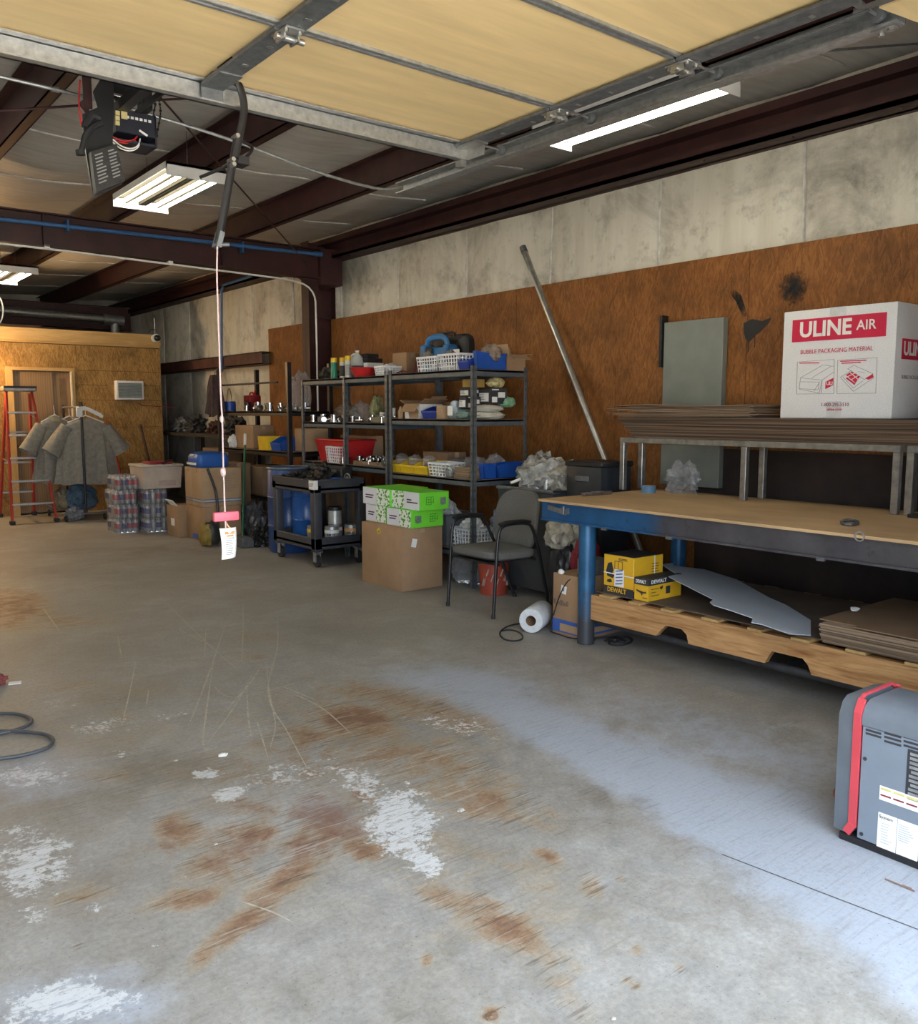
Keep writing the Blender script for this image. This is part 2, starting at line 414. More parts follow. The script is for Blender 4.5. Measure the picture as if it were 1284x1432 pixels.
    base = ramp(n, l, n1, [(.30, (.235, .220, .198)), (.52, (.30, .288, .268)), (.72, (.36, .352, .338))])
    base = mix(n, l, ramp(n, l, n4, [(.40, 0.0), (.66, .55)]), base, (.255, .225, .178))
    base = mix(n, l, 1, base, ramp(n, l, n3, [(.33, .80), (.66, 1.12)]), 'MULTIPLY')
    base = mix(n, l, 1, base, ramp(n, l, n2, [(.32, .80), (.66, 1.10)]), 'MULTIPLY')
    def thresh(a, nz, lo, hi, amt):
        t = math_(n, l, 'ADD', a, math_(n, l, 'MULTIPLY', math_(n, l, 'SUBTRACT', nz, .5), amt))
        x = n.new('ShaderNodeMapRange'); x.interpolation_type = 'SMOOTHSTEP'; x.inputs[1].default_value = lo; x.inputs[2].default_value = hi; l.new(t, x.inputs[0]); return x.outputs[0]
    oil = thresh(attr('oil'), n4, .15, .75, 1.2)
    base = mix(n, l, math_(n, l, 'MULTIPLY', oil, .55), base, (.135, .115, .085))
    # pale bluish tone along the band, broken up by noise
    pw = thresh(attr('pale_blue'), math_(n, l, 'ADD', math_(n, l, 'MULTIPLY', n4, .6), math_(n, l, 'MULTIPLY', n2, .5)), .10, .66, 1.35)
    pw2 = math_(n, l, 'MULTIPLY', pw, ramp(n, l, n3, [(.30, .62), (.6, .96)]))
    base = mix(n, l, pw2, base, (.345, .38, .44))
    # rust: ochre fringe, brown heart
    nr = math_(n, l, 'ADD', math_(n, l, 'MULTIPLY', n4, .55), math_(n, l, 'MULTIPLY', n2, .45))
    ar = attr('rust')
    rs = thresh(ar, nr, .10, .98, 2.9)
    rs = math_(n, l, 'MULTIPLY', rs, ramp(n, l, ar, [(.06, 0.0), (.22, 1.0)]))
    rcol = ramp(n, l, rs, [(.05, (.34, .265, .15)), (.40, (.30, .185, .075)), (.8, (.235, .120, .05)), (1.0, (.175, .082, .038))])
    rcol = mix(n, l, 1, rcol, ramp(n, l, n3, [(.3, .75), (.65, 1.15)]), 'MULTIPLY')
    base = mix(n, l, math_(n, l, 'MULTIPLY', math_(n, l, 'POWER', rs, .7), .84), base, rcol)
    am = attr('maroon')
    mr = math_(n, l, 'MULTIPLY', thresh(am, nr, .16, .95, 3.2), ramp(n, l, am, [(.08, 0.0), (.3, 1.0)]))
    base = mix(n, l, math_(n, l, 'MULTIPLY', mr, .70), base, (.150, .072, .060))
    # criss-cross drag marks, dark and pale, where the slab is most worn
    wear_ = math_(n, l, 'MAXIMUM', ramp(n, l, ar, [(.12, 0.0), (.4, 1.0)]), math_(n, l, 'MAXIMUM', ramp(n, l, attr('pale_blue'), [(.2, 0.0), (.6, .22)]), ramp(n, l, attr('oil'), [(.15, 0.0), (.5, .6)])))
    for ang, lo, colr, amt in ((.62, .60, (.085, .06, .042), .62), (-.35, .61, (.10, .07, .05), .55), (1.25, .62, (.42, .39, .34), .5), (-1.0, .62, (.09, .065, .05), .5), (.1, .63, (.44, .41, .37), .45)):
        q = n.new('ShaderNodeTexNoise'); q.inputs['Scale'].default_value = 1; q.inputs['Detail'].default_value = 3; q.inputs['Distortion'].default_value = .35
        l.new(coords(n, l, (4.5, 75, 1), (0, 0, ang)), q.inputs['Vector'])
        base = mix(n, l, math_(n, l, 'MULTIPLY', math_(n, l, 'MULTIPLY', ramp(n, l, q.outputs['Fac'], [(lo, 0.0), (lo + .045, 1.0)]), wear_), amt), base, colr)
    # flaking white paint
    # thin hairline crazing that cuts the paint
    vo = n.new('ShaderNodeTexVoronoi'); vo.feature = 'DISTANCE_TO_EDGE'; vo.inputs['Scale'].default_value = 42
    wv = n.new('ShaderNodeVectorMath'); wv.operation = 'MULTIPLY_ADD'; wv.inputs[1].default_value = (.05, .05, 0)
    wnz = n.new('ShaderNodeTexNoise'); wnz.inputs['Scale'].default_value = 14; l.new(v, wnz.inputs['Vector']); l.new(wnz.outputs['Color'], wv.inputs[0]); l.new(v, wv.inputs[2]); l.new(wv.outputs[0], vo.inputs['Vector'])
    crack = ramp(n, l, vo.outputs['Distance'], [(.02, 0.0), (.07, 1.0)])
    pn = math_(n, l, 'ADD', math_(n, l, 'MULTIPLY', mus, .75), math_(n, l, 'MULTIPLY', n3, .35))
    pn = math_(n, l, 'ADD', math_(n, l, 'MULTIPLY', pn, .72), math_(n, l, 'MULTIPLY', n2, .30))
    pt = thresh(math_(n, l, 'MULTIPLY', attr('paint'), .80), pn, .54, .66, 2.7)
    crk = ramp(n, l, n4, [(.42, 0.0), (.55, 1.0)])
    sc2 = n.new('ShaderNodeTexNoise'); sc2.inputs['Scale'].default_value = 1; sc2.inputs['Detail'].default_value = 7; sc2.inputs['Roughness'].default_value = .75; sc2.inputs['Distortion'].default_value = .7; l.new(coords(n, l, (13, 46, 1), (0, 0, .62)), sc2.inputs['Vector'])
    sc3 = n.new('ShaderNodeTexNoise'); sc3.inputs['Scale'].default_value = 1; sc3.inputs['Detail'].default_value = 7; sc3.inputs['Roughness'].default_value = .75; sc3.inputs['Distortion'].default_value = .7; l.new(coords(n, l, (13, 52, 1), (0, 0, -.5)), sc3.inputs['Vector'])
    crm = math_(n, l, 'MULTIPLY', ramp(n, l, sc2.outputs['Fac'], [(.40, 0.15), (.47, 1.0)]), ramp(n, l, sc3.outputs['Fac'], [(.38, 0.2), (.46, 1.0)]))
    pt = math_(n, l, 'MULTIPLY', pt, crm)
    flk = ramp(n, l, mus, [(.70, 0.0), (.74, .8)])
    pt = math_(n, l, 'MAXIMUM', pt, math_(n, l, 'MULTIPLY', flk, ramp(n, l, n1, [(.45, 0.0), (.6, 1.0)])))
    base = mix(n, l, math_(n, l, 'MULTIPLY', pt, .88), base, (.56, .575, .585))
    # pits, specks and scuffs
    sp = ramp(n, l, tnoise(n, l, v, 120, 2, .5), [(.27, .55), (.34, 1.0)])
    base = mix(n, l, 1, base, sp, 'MULTIPLY')
    scr = n.new('ShaderNodeTexNoise'); scr.inputs['Scale'].default_value = 1; scr.inputs['Detail'].default_value = 4; l.new(coords(n, l, (3, 70, 1), (0, 0, .62)), scr.inputs['Vector'])
    scu = ramp(n, l, scr.outputs['Fac'], [(.63, 0.0), (.69, .35)])
    scm = ramp(n, l, n4, [(.48, 0.0), (.62, 1.0)])
    base = mix(n, l, math_(n, l, 'MULTIPLY', scu, scm), base, (.10, .09, .08))
    l.new(base, b.inputs['Base Color'])
    rg = ramp(n, l, n2, [(.3, .42), (.7, .68)]); l.new(rg, b.inputs['Roughness'])
    b.inputs['Specular IOR Level'].default_value = .35
    bump(n, l, b, n3, .12, .002)
    me.materials.append(m)
    o = bpy.data.objects.new('floor', me); COL.objects.link(o); o['kind'] = 'structure'
    return o
floor_o = floor_obj()
# long thin drag scratches in the slab
mb = MB()
rs_ = random.Random(5)
def scratch(px, w=.0035):
    P = [onZ(x, y, .0006) for x, y in px]
    Q = []
    for i in range(len(P) - 1):
        for k in range(6):
            t = k / 6; p0 = P[max(i - 1, 0)]; p1 = P[i]; p2 = P[i + 1]; p3 = P[min(i + 2, len(P) - 1)]
            Q.append(.5 * ((2 * p1) + (p2 - p0) * t + (2 * p0 - 5 * p1 + 4 * p2 - p3) * t * t + (3 * p1 - p0 - 3 * p2 + p3) * t ** 3))
    Q.append(P[-1])
    vs = []
    for i, p in enumerate(Q):
        d = (Q[min(i + 1, len(Q) - 1)] - Q[max(i - 1, 0)]).normalized(); s = Vector((d.y, -d.x, 0)) * w * (.35 + .65 * math.sin(math.pi * min(1, (i + .6) / len(Q)))) * rs_.uniform(.6, 1.1)
        vs.append((mb.bm.verts.new(p + s), mb.bm.verts.new(p - s)))
    for a, c in zip(vs, vs[1:]): mb.bm.faces.new((a[0], a[1], c[1], c[0]))
for s_ in ([(316, 870), (300, 920), (276, 985), (263, 1015)], [(340, 845), (340, 880), (338, 925)], [(300, 915), (290, 985), (284, 1040), (296, 1050)], [(352, 945), (330, 985), (290, 1040)], [(372, 925), (380, 985), (400, 1020), (430, 1075)],
           [(388, 862), (388, 905), (375, 960), (385, 1010), (378, 1045)], [(345, 955), (347, 1000), (352, 1035)], [(400, 965), (450, 990), (490, 1025)], [(190, 925), (182, 965), (170, 1015)], [(165, 890), (170, 920)], [(60, 850), (85, 885)], [(288, 880), (286, 920)],
           [(365, 930), (350, 955), (310, 1000)], [(220, 830), (280, 890), (330, 935)], [(395, 960), (440, 978)], [(300, 960), (330, 975), (430, 950)], [(330, 1258), (380, 1275), (410, 1290)], [(208, 965), (205, 985)], [(250, 880), (300, 905)], [(360, 1010), (375, 1060)]):
    scratch(s_, .0042)
m_scr = M('scratch_chalk', (.40, .365, .30), .8, 0, .2, 40)
struct(mb, 'floor_scratches', m_scr, smooth=False)
# expansion joint cut into the slab
mb = MB()
a, c = onZ(1010, 1195), onZ(1284, 1300); d = (c - a).normalized(); s = Vector((d.y, -d.x, 0)) * .0025
c = a + d * 1.6
vs = [mb.bm.verts.new(q + Vector((0, 0, .0007))) for q in (a + s, a - s, c - s, c + s)]; mb.bm.faces.new(vs)
struct(mb, 'floor_joint', M('joint_dirt', (.07, .065, .06), .8), smooth=False)

# ---- apron outside
mb = MB(); mb.box(-30, -40, -.06, 40, .45, -.001)
struct(mb, 'ground', M('outdoor_concrete', (.46, .43, .38), .8, 0, .1, 2))

# ---- insulation blanket on the right wall: billows between vertical seams
m, n, l, b = nt('white_faced_insulation')
v = coords(n, l); vs_ = coords(n, l, (3, 3, .35))
streak = tnoise(n, l, vs_, 2.2, 6, .65); blot = tnoise(n, l, v, 1.1, 7, .7, .5); sm = tnoise(n, l, v, 5, 6, .75)
c = ramp(n, l, streak, [(.25, (.56, .525, .44)), (.5, (.66, .625, .54)), (.72, (.72, .69, .61))])
c = mix(n, l, 1, c, ramp(n, l, blot, [(.34, .46), (.52, 1.0)]), 'MULTIPLY')
c = mix(n, l, 1, c, ramp(n, l, sm, [(.30, .62), (.45, 1.0)]), 'MULTIPLY')
l.new(c, b.inputs['Base Color']); b.inputs['Roughness'].default_value = .45; b.inputs['Specular IOR Level'].default_value = .35
bump(n, l, b, tnoise(n, l, v, 7, 5, .6, .6), .35, .02)
m_insul = m
seams = [1.0 + 1.22 * k for k in range(15)]
off_ = (onX(768, 340, 5.58).y - 1.0) % 1.22
def wall_fn(u, w):
    y = .7 + 17.3 * u; z = CEIL * w
    t = ((y - 1.0 - off_) / 1.22) % 1.0
    bulge = .055 * (abs(math.sin(math.pi * t)) ** .45) + .012 * noise.noise((y * 3, z * 3, 1))
    return (5.63 - bulge, y, z)
mb = MB(); mb.grid(300, 22, wall_fn)
struct(mb, 'wall_right', m_insul)
mb = MB()
for k in range(-1, 15):
    y = 1.0 + off_ + 1.22 * k
    if .8 < y < 17.9: mb.tube([(5.612 + .006 * math.sin(3 * z + k), y + .012 * math.sin(2.1 * z + k), z) for z in np.linspace(.02, 3.5, 14)], .011, 6)
struct(mb, 'wall_right_seams', M('seam_tape', (.60, .58, .54), .5, 0, .2, 12))

# ---- board cladding on the right wall, sheets butted every 1.22 m
m_osb = osb('weathered_strand_board', (.180, .064, .016), (.245, .094, .024), (.315, .134, .037))
m_osb_n = osb('office_strand_board', (.20, .105, .028), (.32, .175, .052), (.43, .26, .09), 'XZ')
mb = MB()
y = 1.20
while y < 9.4:
    y1 = min(y + 1.217, 9.46)
    mb.box(WX, y + .0015, .02, WX + .018, y1, 2.595 + .004 * math.sin(y * 5), .001); y += 1.22
struct(mb, 'wall_right_boards', m_osb, smooth=False)
mb = MB(); mb.box(WX, 9.72, .02, WX + .018, 11.17, 2.60)
struct(mb, 'wall_right_rear_board', m_osb, smooth=False)
# scorch marks sprayed on the board
m, n, l, b = nt('soot_spray')
tc = n.new('ShaderNodeTexCoord'); vv = n.new('ShaderNodeVectorMath'); vv.operation = 'LENGTH'; l.new(tc.outputs['Object'], vv.inputs[0])
tn = tnoise(n, l, tc.outputs['Object'], 26, 6, .75)
mr = n.new('ShaderNodeMapRange'); mr.inputs[1].default_value = .115; mr.inputs[2].default_value = .01; l.new(math_(n, l, 'ADD', vv.outputs['Value'], math_(n, l, 'MULTIPLY', math_(n, l, 'SUBTRACT', tn, .5), .22)), mr.inputs[0])
l.new(math_(n, l, 'MULTIPLY', mr.outputs[0], .72), b.inputs['Alpha']); b.inputs['Base Color'].default_value = (.022, .02, .02, 1); b.inputs['Roughness'].default_value = .8
m_soot = m
for nm, (py_, pz_), poly in (('soot_mark', (3.294, 2.299), [(.13 * math.cos(t) * (1 if i % 2 else .8), .12 * math.sin(t)) for i, t in enumerate(np.linspace(0, 6.283, 17)[:-1])]),
                             ('soot_smear', (3.72, 2.235), [(-.10, .16), (.02, .06), (.10, -.13), (.06, -.13), (-.02, .02), (-.12, .14)])):
    mb = MB(); mb.prism([(-a_, b_) for a_, b_ in poly], lambda u, w, t: Vector((t, u, w)), -.0012, 0)
    o = struct(mb, nm, m_soot, None, (WX - .0004, py_, pz_), False)
mb = MB()
P = [onX(x, y, WX) for x, y in ((1040, 452), (1052, 446), (1066, 449), (1079, 444), (1075, 452), (1066, 462), (1056, 470), (1047, 479), (1043, 474), (1040, 464))]
mb.prism([(p.y, p.z) for p in P], lambda u, w, t: Vector((WX - t, u, w)), 0, .002)
for a_, b_ in (((1047, 478), (1047, 492)), ((1056, 470), (1057, 486))):
    p, q = onX(*a_, WX), onX(*b_, WX); mb.box(WX - .0015, p.y - .004, q.z, WX, p.y + .004, p.z)
struct(mb, 'paint_splat', M('dried_black_paint', (.018, .017, .017), .6), smooth=False)

# ---- steel frame
mb = MB(); mb.box(5.36, .7, 3.27, 5.58, 18, 3.30); mb.box(5.5, .7, 3.27, 5.53, 18, 3.50); mb.box(5.36, .7, 3.27, 5.375, 18, 3.34); mb.box(5.40, .7, 3.47, 5.62, 18, 3.53)
for k in range(24): mb.cyl((5.43, 1.2 + .7 * k, 3.26), (5.43, 1.2 + .7 * k, 3.30), .008, seg=6)
struct(mb, 'eave_strut', m_oxide, smooth=False)
for k, x in enumerate((-3.94, -2.57, -1.25, .10, 1.45, 2.83, 4.19)):
    mb = MB(); zb, zt = 3.365, 3.60
    mb.box(x, .7, zb, x + .008, 18, zt); mb.box(x, .7, zb, x + .075, 18, zb + .008); mb.box(x - .07, .7, zt - .008, x, 18, zt); mb.box(x + .068, .7, zb, x + .075, 18, zb + .025)
    for q in range(24): mb.cyl((x - .03, 1.0 + .72 * q, zt - .012), (x - .03, 1.0 + .72 * q, zt + .0), .008, seg=6)
    struct(mb, 'purlin', m_oxide, smooth=False)
def ibeam(x0, x1, zb0, zb1, zt, y, w=.16):
    mb = MB()
    mb.prism([(x0, zb0), (x1, zb1), (x1, zt), (x0, zt)], lambda u, q, t: Vector((u, y + t, q)), -.005, .005)
    mb.prism([(x0, zb0), (x1, zb1), (x1, zb1 + .012), (x0, zb0 + .012)], lambda u, q, t: Vector((u, y + t, q)), -w / 2, w / 2)
    mb.box(x0, y - w / 2, zt - .012, x1, y + w / 2, zt)
    return mb
mb = ibeam(-4, 5.3, 3.10, 3.02, 3.365, 9.25)
for x in (-2, .2, 2.2, 4.0): mb.box(x, 9.18, 3.06, x + .01, 9.32, 3.36)
struct(mb, 'rafter', m_oxide, smooth=False)
mb = MB(); mb.box(5.22, 9.5, 0, 5.232, 9.68, 3.5); mb.box(5.58, 9.5, 0, 5.592, 9.68, 3.5); mb.box(5.22, 9.585, 0, 5.59, 9.595, 3.5); mb.box(5.2, 9.47, 3.0, 5.59, 9.50, 3.4)
mb.prism([(5.22, 3.02), (5.22, 2.86), (4.95, 3.02)], lambda u, q, t: Vector((u, 9.25 + t, q)), .01, .02)
mb.box(5.21, 9.18, 2.96, 5.50, 9.60, 3.37)
for z in (1.2, 1.9, 2.6): mb.box(5.23, 9.52, z, 5.58, 9.66, z + .01)
struct(mb, 'column', m_oxide, smooth=False)
mb = ibeam(-4, 5.4, 3.0, 2.95, 3.365, 16.6); struct(mb, 'rear_rafter', m_oxide, smooth=False)
mb = MB(); mb.box(5.36, 11.1, 2.12, 5.60, 18, 2.135); mb.box(5.36, 11.1, 2.12, 5.372, 18, 2.29); mb.box(5.36, 11.1, 2.278, 5.55, 18, 2.29)
struct(mb, 'wall_girt', M('girt_steel', (.095, .04, .03), .6, 0, .3, 6), smooth=False)

# ---- ceiling: white faced insulation sagging between the purlins, seams across
m, n, l, b = nt('ceiling_insulation')
v = coords(n, l)
c = ramp(n, l, tnoise(n, l, v, .9, 6, .62, .4), [(.3, (.56, .53, .49)), (.55, (.65, .63, .595)), (.75, (.72, .705, .67))])
c = mix(n, l, 1, c, ramp(n, l, tnoise(n, l, coords(n, l, (.5, 6, 1)), 2.5, 5, .6), [(.35, .86), (.6, 1.03)]), 'MULTIPLY')
l.new(c, b.inputs['Base Color']); b.inputs['Roughness'].default_value = .5; b.inputs['Specular IOR Level'].default_value = .3
bump(n, l, b, tnoise(n, l, coords(n, l, (.7, 5, 1)), 3, 5, .6, .5), .35, .02)
def ceil_fn(u, w):
    x = -4.1 + 9.75 * u; y = .6 + 17.5 * w
    t = ((x - 1.45) / 1.37) % 1.0; s = (y / 1.5) % 1.0
    sag = .055 * math.sin(math.pi * t) ** 2 * (.55 + .45 * abs(math.sin(math.pi * s)) ** .5) + .008 * noise.noise((x * 2.5, y * 2.5, 0))
    return (x, y, CEIL + .03 - sag)
mb = MB(); mb.grid(160, 220, ceil_fn); struct(mb, 'ceiling', m)
mb = MB()
for k in range(12):
    y = 1.5 * k
    if y < 1: continue
    mb.tube([(x, y + .02 * math.sin(2 * x + k), CEIL + .024 - .033 * math.sin(math.pi * (((x - 1.45) / 1.37) % 1.0)) ** 2) for x in np.linspace(-3, 5.5, 70)], .008, 5)
struct(mb, 'ceiling_seams', M('ceiling_seam_tape', (.66, .64, .60), .5, 0, .2, 12))
mb = MB(); mb.box(-4.3, .5, 3.70, 5.8, 18.2, 3.76); struct(mb, 'roof', m_galv_d)

# ---- remaining shell (mostly out of the picture, keeps the daylight honest)
m_shell = M('grubby_wall_insulation', (.42, .40, .36), .6, 0, .2, 2)
mb = MB(); mb.box(-4.15, .5, 0, -4.0, 18, 3.7); struct(mb, 'wall_left', m_shell)
mb = MB(); mb.box(-4.1, 18, 0, 5.75, 18.15, 3.7); struct(mb, 'wall_back', m_shell)
mb = MB(); mb.box(5.66, .5, 0, 5.8, 18.1, 3.7); struct(mb, 'wall_right_outer', m_galv_d)
mb = MB(); mb.box(-4.1, .55, 0, -2.52, .75, 3.7); mb.box(2.97, .55, 0, 5.7, .75, 3.7); mb.box(-2.52, .55, 2.85, 2.97, .75, 3.7)
struct(mb, 'wall_front', m_shell)
m_cream = M('cream_painted_ply', (.76, .565, .285), .55, 0, .08, 3, streak=(.5, 4, 1))
p, q = onZ(1197, 0, 2.715), onZ(1284, 32, 2.715)
mb = MB(); d = (q - p); e = p + d * 2.2; s_ = p + d * ((2.80 - p.x) / d.x)
mb.prism([(s_.x, s_.y), (e.x, e.y), (e.x, .78), (s_.x, .78)], lambda u, w, t: Vector((u, w, t)), 2.716, 2.722)
struct(mb, 'trim_1', m_cream, smooth=False)

# ---- plywood office at the back
mb = MB()
D0, D1, DT = 2.73, 3.50, 2.05
for x0, x1, z0, z1 in ((.2, 1.45, 0, 1.21), (.2, 1.45, 1.214, 2.43), (1.454, D0, 0, 1.21), (1.454, D0, 1.214, 2.43), (D0, D1, DT, 2.43)):
    mb.box(x0, OFFY, z0, x1, OFFY + .018, z1)
A0, A1, B0, B1 = 4.11, 4.52, 1.645, 1.93       # hole for the air conditioner
zs = [0, .61, 1.235, 1.64, 1.86, 2.07, 2.43]
for z0, z1 in zip(zs, zs[1:]):
    if z0 >= 1.6 and z1 <= 1.9 or abs(z0 - 1.64) < .01 or abs(z0 - 1.86) < .01:
        mb.box(D1 + .09, OFFY, z0 + .004, A0, OFFY + .018, z1); mb.box(A1, OFFY, z0 + .004, 4.82, OFFY + .018, z1)
        if abs(z0 - 1.86) < .01: mb.box(A0, OFFY, B1, A1, OFFY + .018, z1)
    else: mb.box(D1 + .09, OFFY, z0 + .004, 4.82, OFFY + .018, z1)
mb.box(D1, OFFY, DT, D1 + .085, OFFY + .018, 2.43); mb.box(D1 + .02, OFFY, 0, D1 + .088, OFFY + .018, DT)
struct(mb, 'wall_office_front', m_osb_n, smooth=False)
m_pine = wood('pine_stud', (.40, .24, .085), (.56, .37, .16), 2)
m_pinex = wood('pine_plate', (.36, .22, .08), (.52, .34, .15), 0)
mb = MB(); mb.box(.2, OFFY - .02, 2.47, 4.83, OFFY + .02, 2.64); struct(mb, 'trim_2', m_pinex, smooth=False)
mb = MB(); mb.box(D0 - .09, OFFY - .02, 0, D0, OFFY + .10, DT + .01); mb.box(D1, OFFY - .02, 0, D1 + .05, OFFY + .10, DT + .01); struct(mb, 'trim_3', m_pine, smooth=False)
mb = MB(); mb.box(D0 - .09, OFFY - .018, DT, D1 + .05, OFFY + .10, DT + .045); struct(mb, 'trim_4', m_pinex, smooth=False)
mb = MB(); mb.box(D1 - .004, OFFY - .03, 0, D1 + .012, OFFY + .03, DT); struct(mb, 'trim_5', M('pale_door_stop', (.62, .56, .44), .5), smooth=False)
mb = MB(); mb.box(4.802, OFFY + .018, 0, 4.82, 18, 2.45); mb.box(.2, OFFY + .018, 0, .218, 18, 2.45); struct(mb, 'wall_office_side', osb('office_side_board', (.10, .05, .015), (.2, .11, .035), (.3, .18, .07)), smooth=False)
mb = MB(); mb.box(.2, OFFY, 2.44, 4.82, 18, 2.47); struct(mb, 'office_roof', m_pinex, smooth=False)
m, n, l, b = nt('plywood_door_grain')
v = coords(n, l, (1, 1, .16)); wv = n.new('ShaderNodeTexWave'); wv.bands_direction = 'X'; wv.inputs['Scale'].default_value = 5; wv.inputs['Distortion'].default_value = 6; wv.inputs['Detail'].default_value = 2; wv.inputs['Detail Scale'].default_value = 1.2; l.new(v, wv.inputs['Vector'])
l.new(ramp(n, l, wv.outputs['Fac'], [(.0, (.20, .125, .065)), (.5, (.25, .165, .09)), (1, (.185, .115, .06))]), b.inputs['Base Color']); b.inputs['Roughness'].default_value = .6
m_doorply = m
mb = MB(); mb.box(D0 + .004, OFFY + .03, .02, D0 + .53, OFFY + .07, DT - .004, .003); mb.box(D0 + .53, OFFY + .05, .02, D1 - .006, OFFY + .07, DT - .004)
dr = struct(mb, 'door_1', m_doorply, smooth=False)
mb = MB(); mb.box(D0 + .01, OFFY + .012, .96, D1 - .1, OFFY + .03, 1.0); mb.build('door_bar', M('door_bar_wood', (.13, .085, .05), .6), dr)
mb = MB(); mb.box(D0 + .62, OFFY + .045, 1.45, D1 - .06, OFFY + .05, 1.95); mb.box(D0 + .62, OFFY + .045, .9, D1 - .06, OFFY + .05, 1.35); mb.build('door_panel', M('door_panel_dark_wood', (.15, .095, .05), .6), dr)  # darker wood tone on the two inset panels

# ================================================================== OVERHEAD DOOR AND SERVICES
# raised sectional door: sections lie flat at DOORZ, the lower ones curve down towards the opening
gd = thing('garage_door', 'raised overhead door with cream panels framed in galvanised steel', 'garage door', (1.45, 3.43, DOORZ))
DX0, DX1, DXC = -2.45 - 1.45, 2.77 - 1.45, 1.465 - 1.45
DXS = [DXC - 2.61, DXC - 1.305, DXC]
ye = [0, -.655, -1.31, -1.965]
pan = []
for k in range(3):
    a, c = ye[k] - .006, ye[k + 1] + .006
    for x0, x1 in ((DX0 + .05, DXS[0] - .035), (DXS[0] + .035, DXS[1] - .035), (DXS[1] + .035, DXC - .035), (DXC + .035, DX1 - .05)):
        mb = MB(); mb.box(x0, c + .014, .012, x1, a - .014, .05, .004)
        mb.build('door_panel', m_cream, gd)
    mb = MB()
    for yy in (a, c):          # lipped edge rails of each section
        s = -1 if yy == a else 1
        mb.box(DX0, min(yy, yy + s * .016), 0, DX1, max(yy, yy + s * .016), .05, .002)
    mb.build('section_rail', m_galv, gd)
# the section in the curve
def crv(t): return (-1.985 - .55 * math.sin(t), -.55 * (1 - math.cos(t)))
for (t0, t1) in ((0.02, .62), (.64, 1.3)):
    (y0, z0), (y1, z1) = crv(t0), crv(t1)
    mb = MB()
    mb.prism([(y0, z0 + .012), (y1, z1 + .012), (y1 + .01, z1 + .05), (y0 + .01, z0 + .05)], lambda u, w, t: Vector((t, u, w)), DX0, DX1); mb.build('door_panel', m_cream, gd, smooth=False)
mb = MB(); mb.box(DX0, .0, -.07, DX1, .012, .05); mb.box(DX0, -.035, -.07, DX1, .012, -.064); mb.box(DX0, -.05, .0, DX1, .0, .006)
mb.build('door_strut', m_galv, gd, smooth=False)
for nm, x0, x1 in (('centre_stile', DXS[0] - .045, DXS[0] + .045), ('centre_stile', DXS[1] - .045, DXS[1] + .045), ('centre_stile', DXC - .045, DXC + .045), ('end_stile', DX1 - .085, DX1 + .004), ('end_stile', DX0 - .004, DX0 + .085)):
    mb = MB()
    for k in range(3):
        mb.box(x0, ye[k + 1] + .003, -.012, x1, ye[k] - .003, .002, .003)
        for q in (-.12, -.3, -.5): mb.box((x0 + x1) / 2 - .004, ye[k] + q - .012, -.0135, (x0 + x1) / 2 + .02, ye[k] + q + .004, -.012, mi=1)
    mb.build(nm, [m_galv_d, m_zinc], gd, smooth=False)
mb = MB(); mb.box(DXC - .045, -.02, -.062, DXC + .045, -.012, .0); mb.box(DXC - .045, -.20, -.018, DXC + .045, -.012, -.012); mb.build('stile_bracket', m_galv_d, gd, smooth=False)
for x in DXS + [DX1 - .04]:
    for k in (1, 2):
        y = ye[k]; mb = MB()
        mb.box(x - .035, y - .055, -.020, x + .035, y + .055, -.012, .002); mb.cyl((x - .045, y, -.032), (x + .06, y, -.032), .011); mb.box(x - .03, y - .03, -.045, x - .022, y + .03, -.012); mb.box(x + .022, y - .03, -.045, x + .03, y + .03, -.012)
        for sx in (-.025, .025):
            for sy in (-.04, .04): mb.cyl((x + sx, y + sy, -.03), (x + sx, y + sy, -.018), .007, seg=6)
        mb.build('hinge', m_zinc, gd)
for y in (-.06, ye[1], ye[2], -1.93):
    mb = MB(); mb.cyl((DX1 - .02, y, .005), (DX1 + .15, y, .005), .006, mi=0); mb.cyl((DX1 + .15, y, .005), (DX1 + .178, y, .005), .024, seg=16, mi=1); mb.cyl((DX1 + .01, y, .005), (DX1 + .06, y, .005), .012)
    mb.build('roller', [m_zinc, m_galv_d], gd)
mb = MB(); mb.box(DX1 - .075, -.16, -.022, DX1 + .0, -.02, -.012); mb.box(DX1 - .055, -.02, -.10, DX1 - .02, .02, -.01); mb.box(DX1 - .02, -.15, -.07, DX1 - .012, -.02, -.012); mb.build('top_bracket', m_zinc, gd, smooth=False)
mb = MB(); mb.tube([(DX1 + .03, -.55, -.03), (DX1 + .06, -1.2, -.02), (DX1 + .07, -1.95, -.01)], .004, 6); mb.build('lift_cable', m_galv_d, gd)

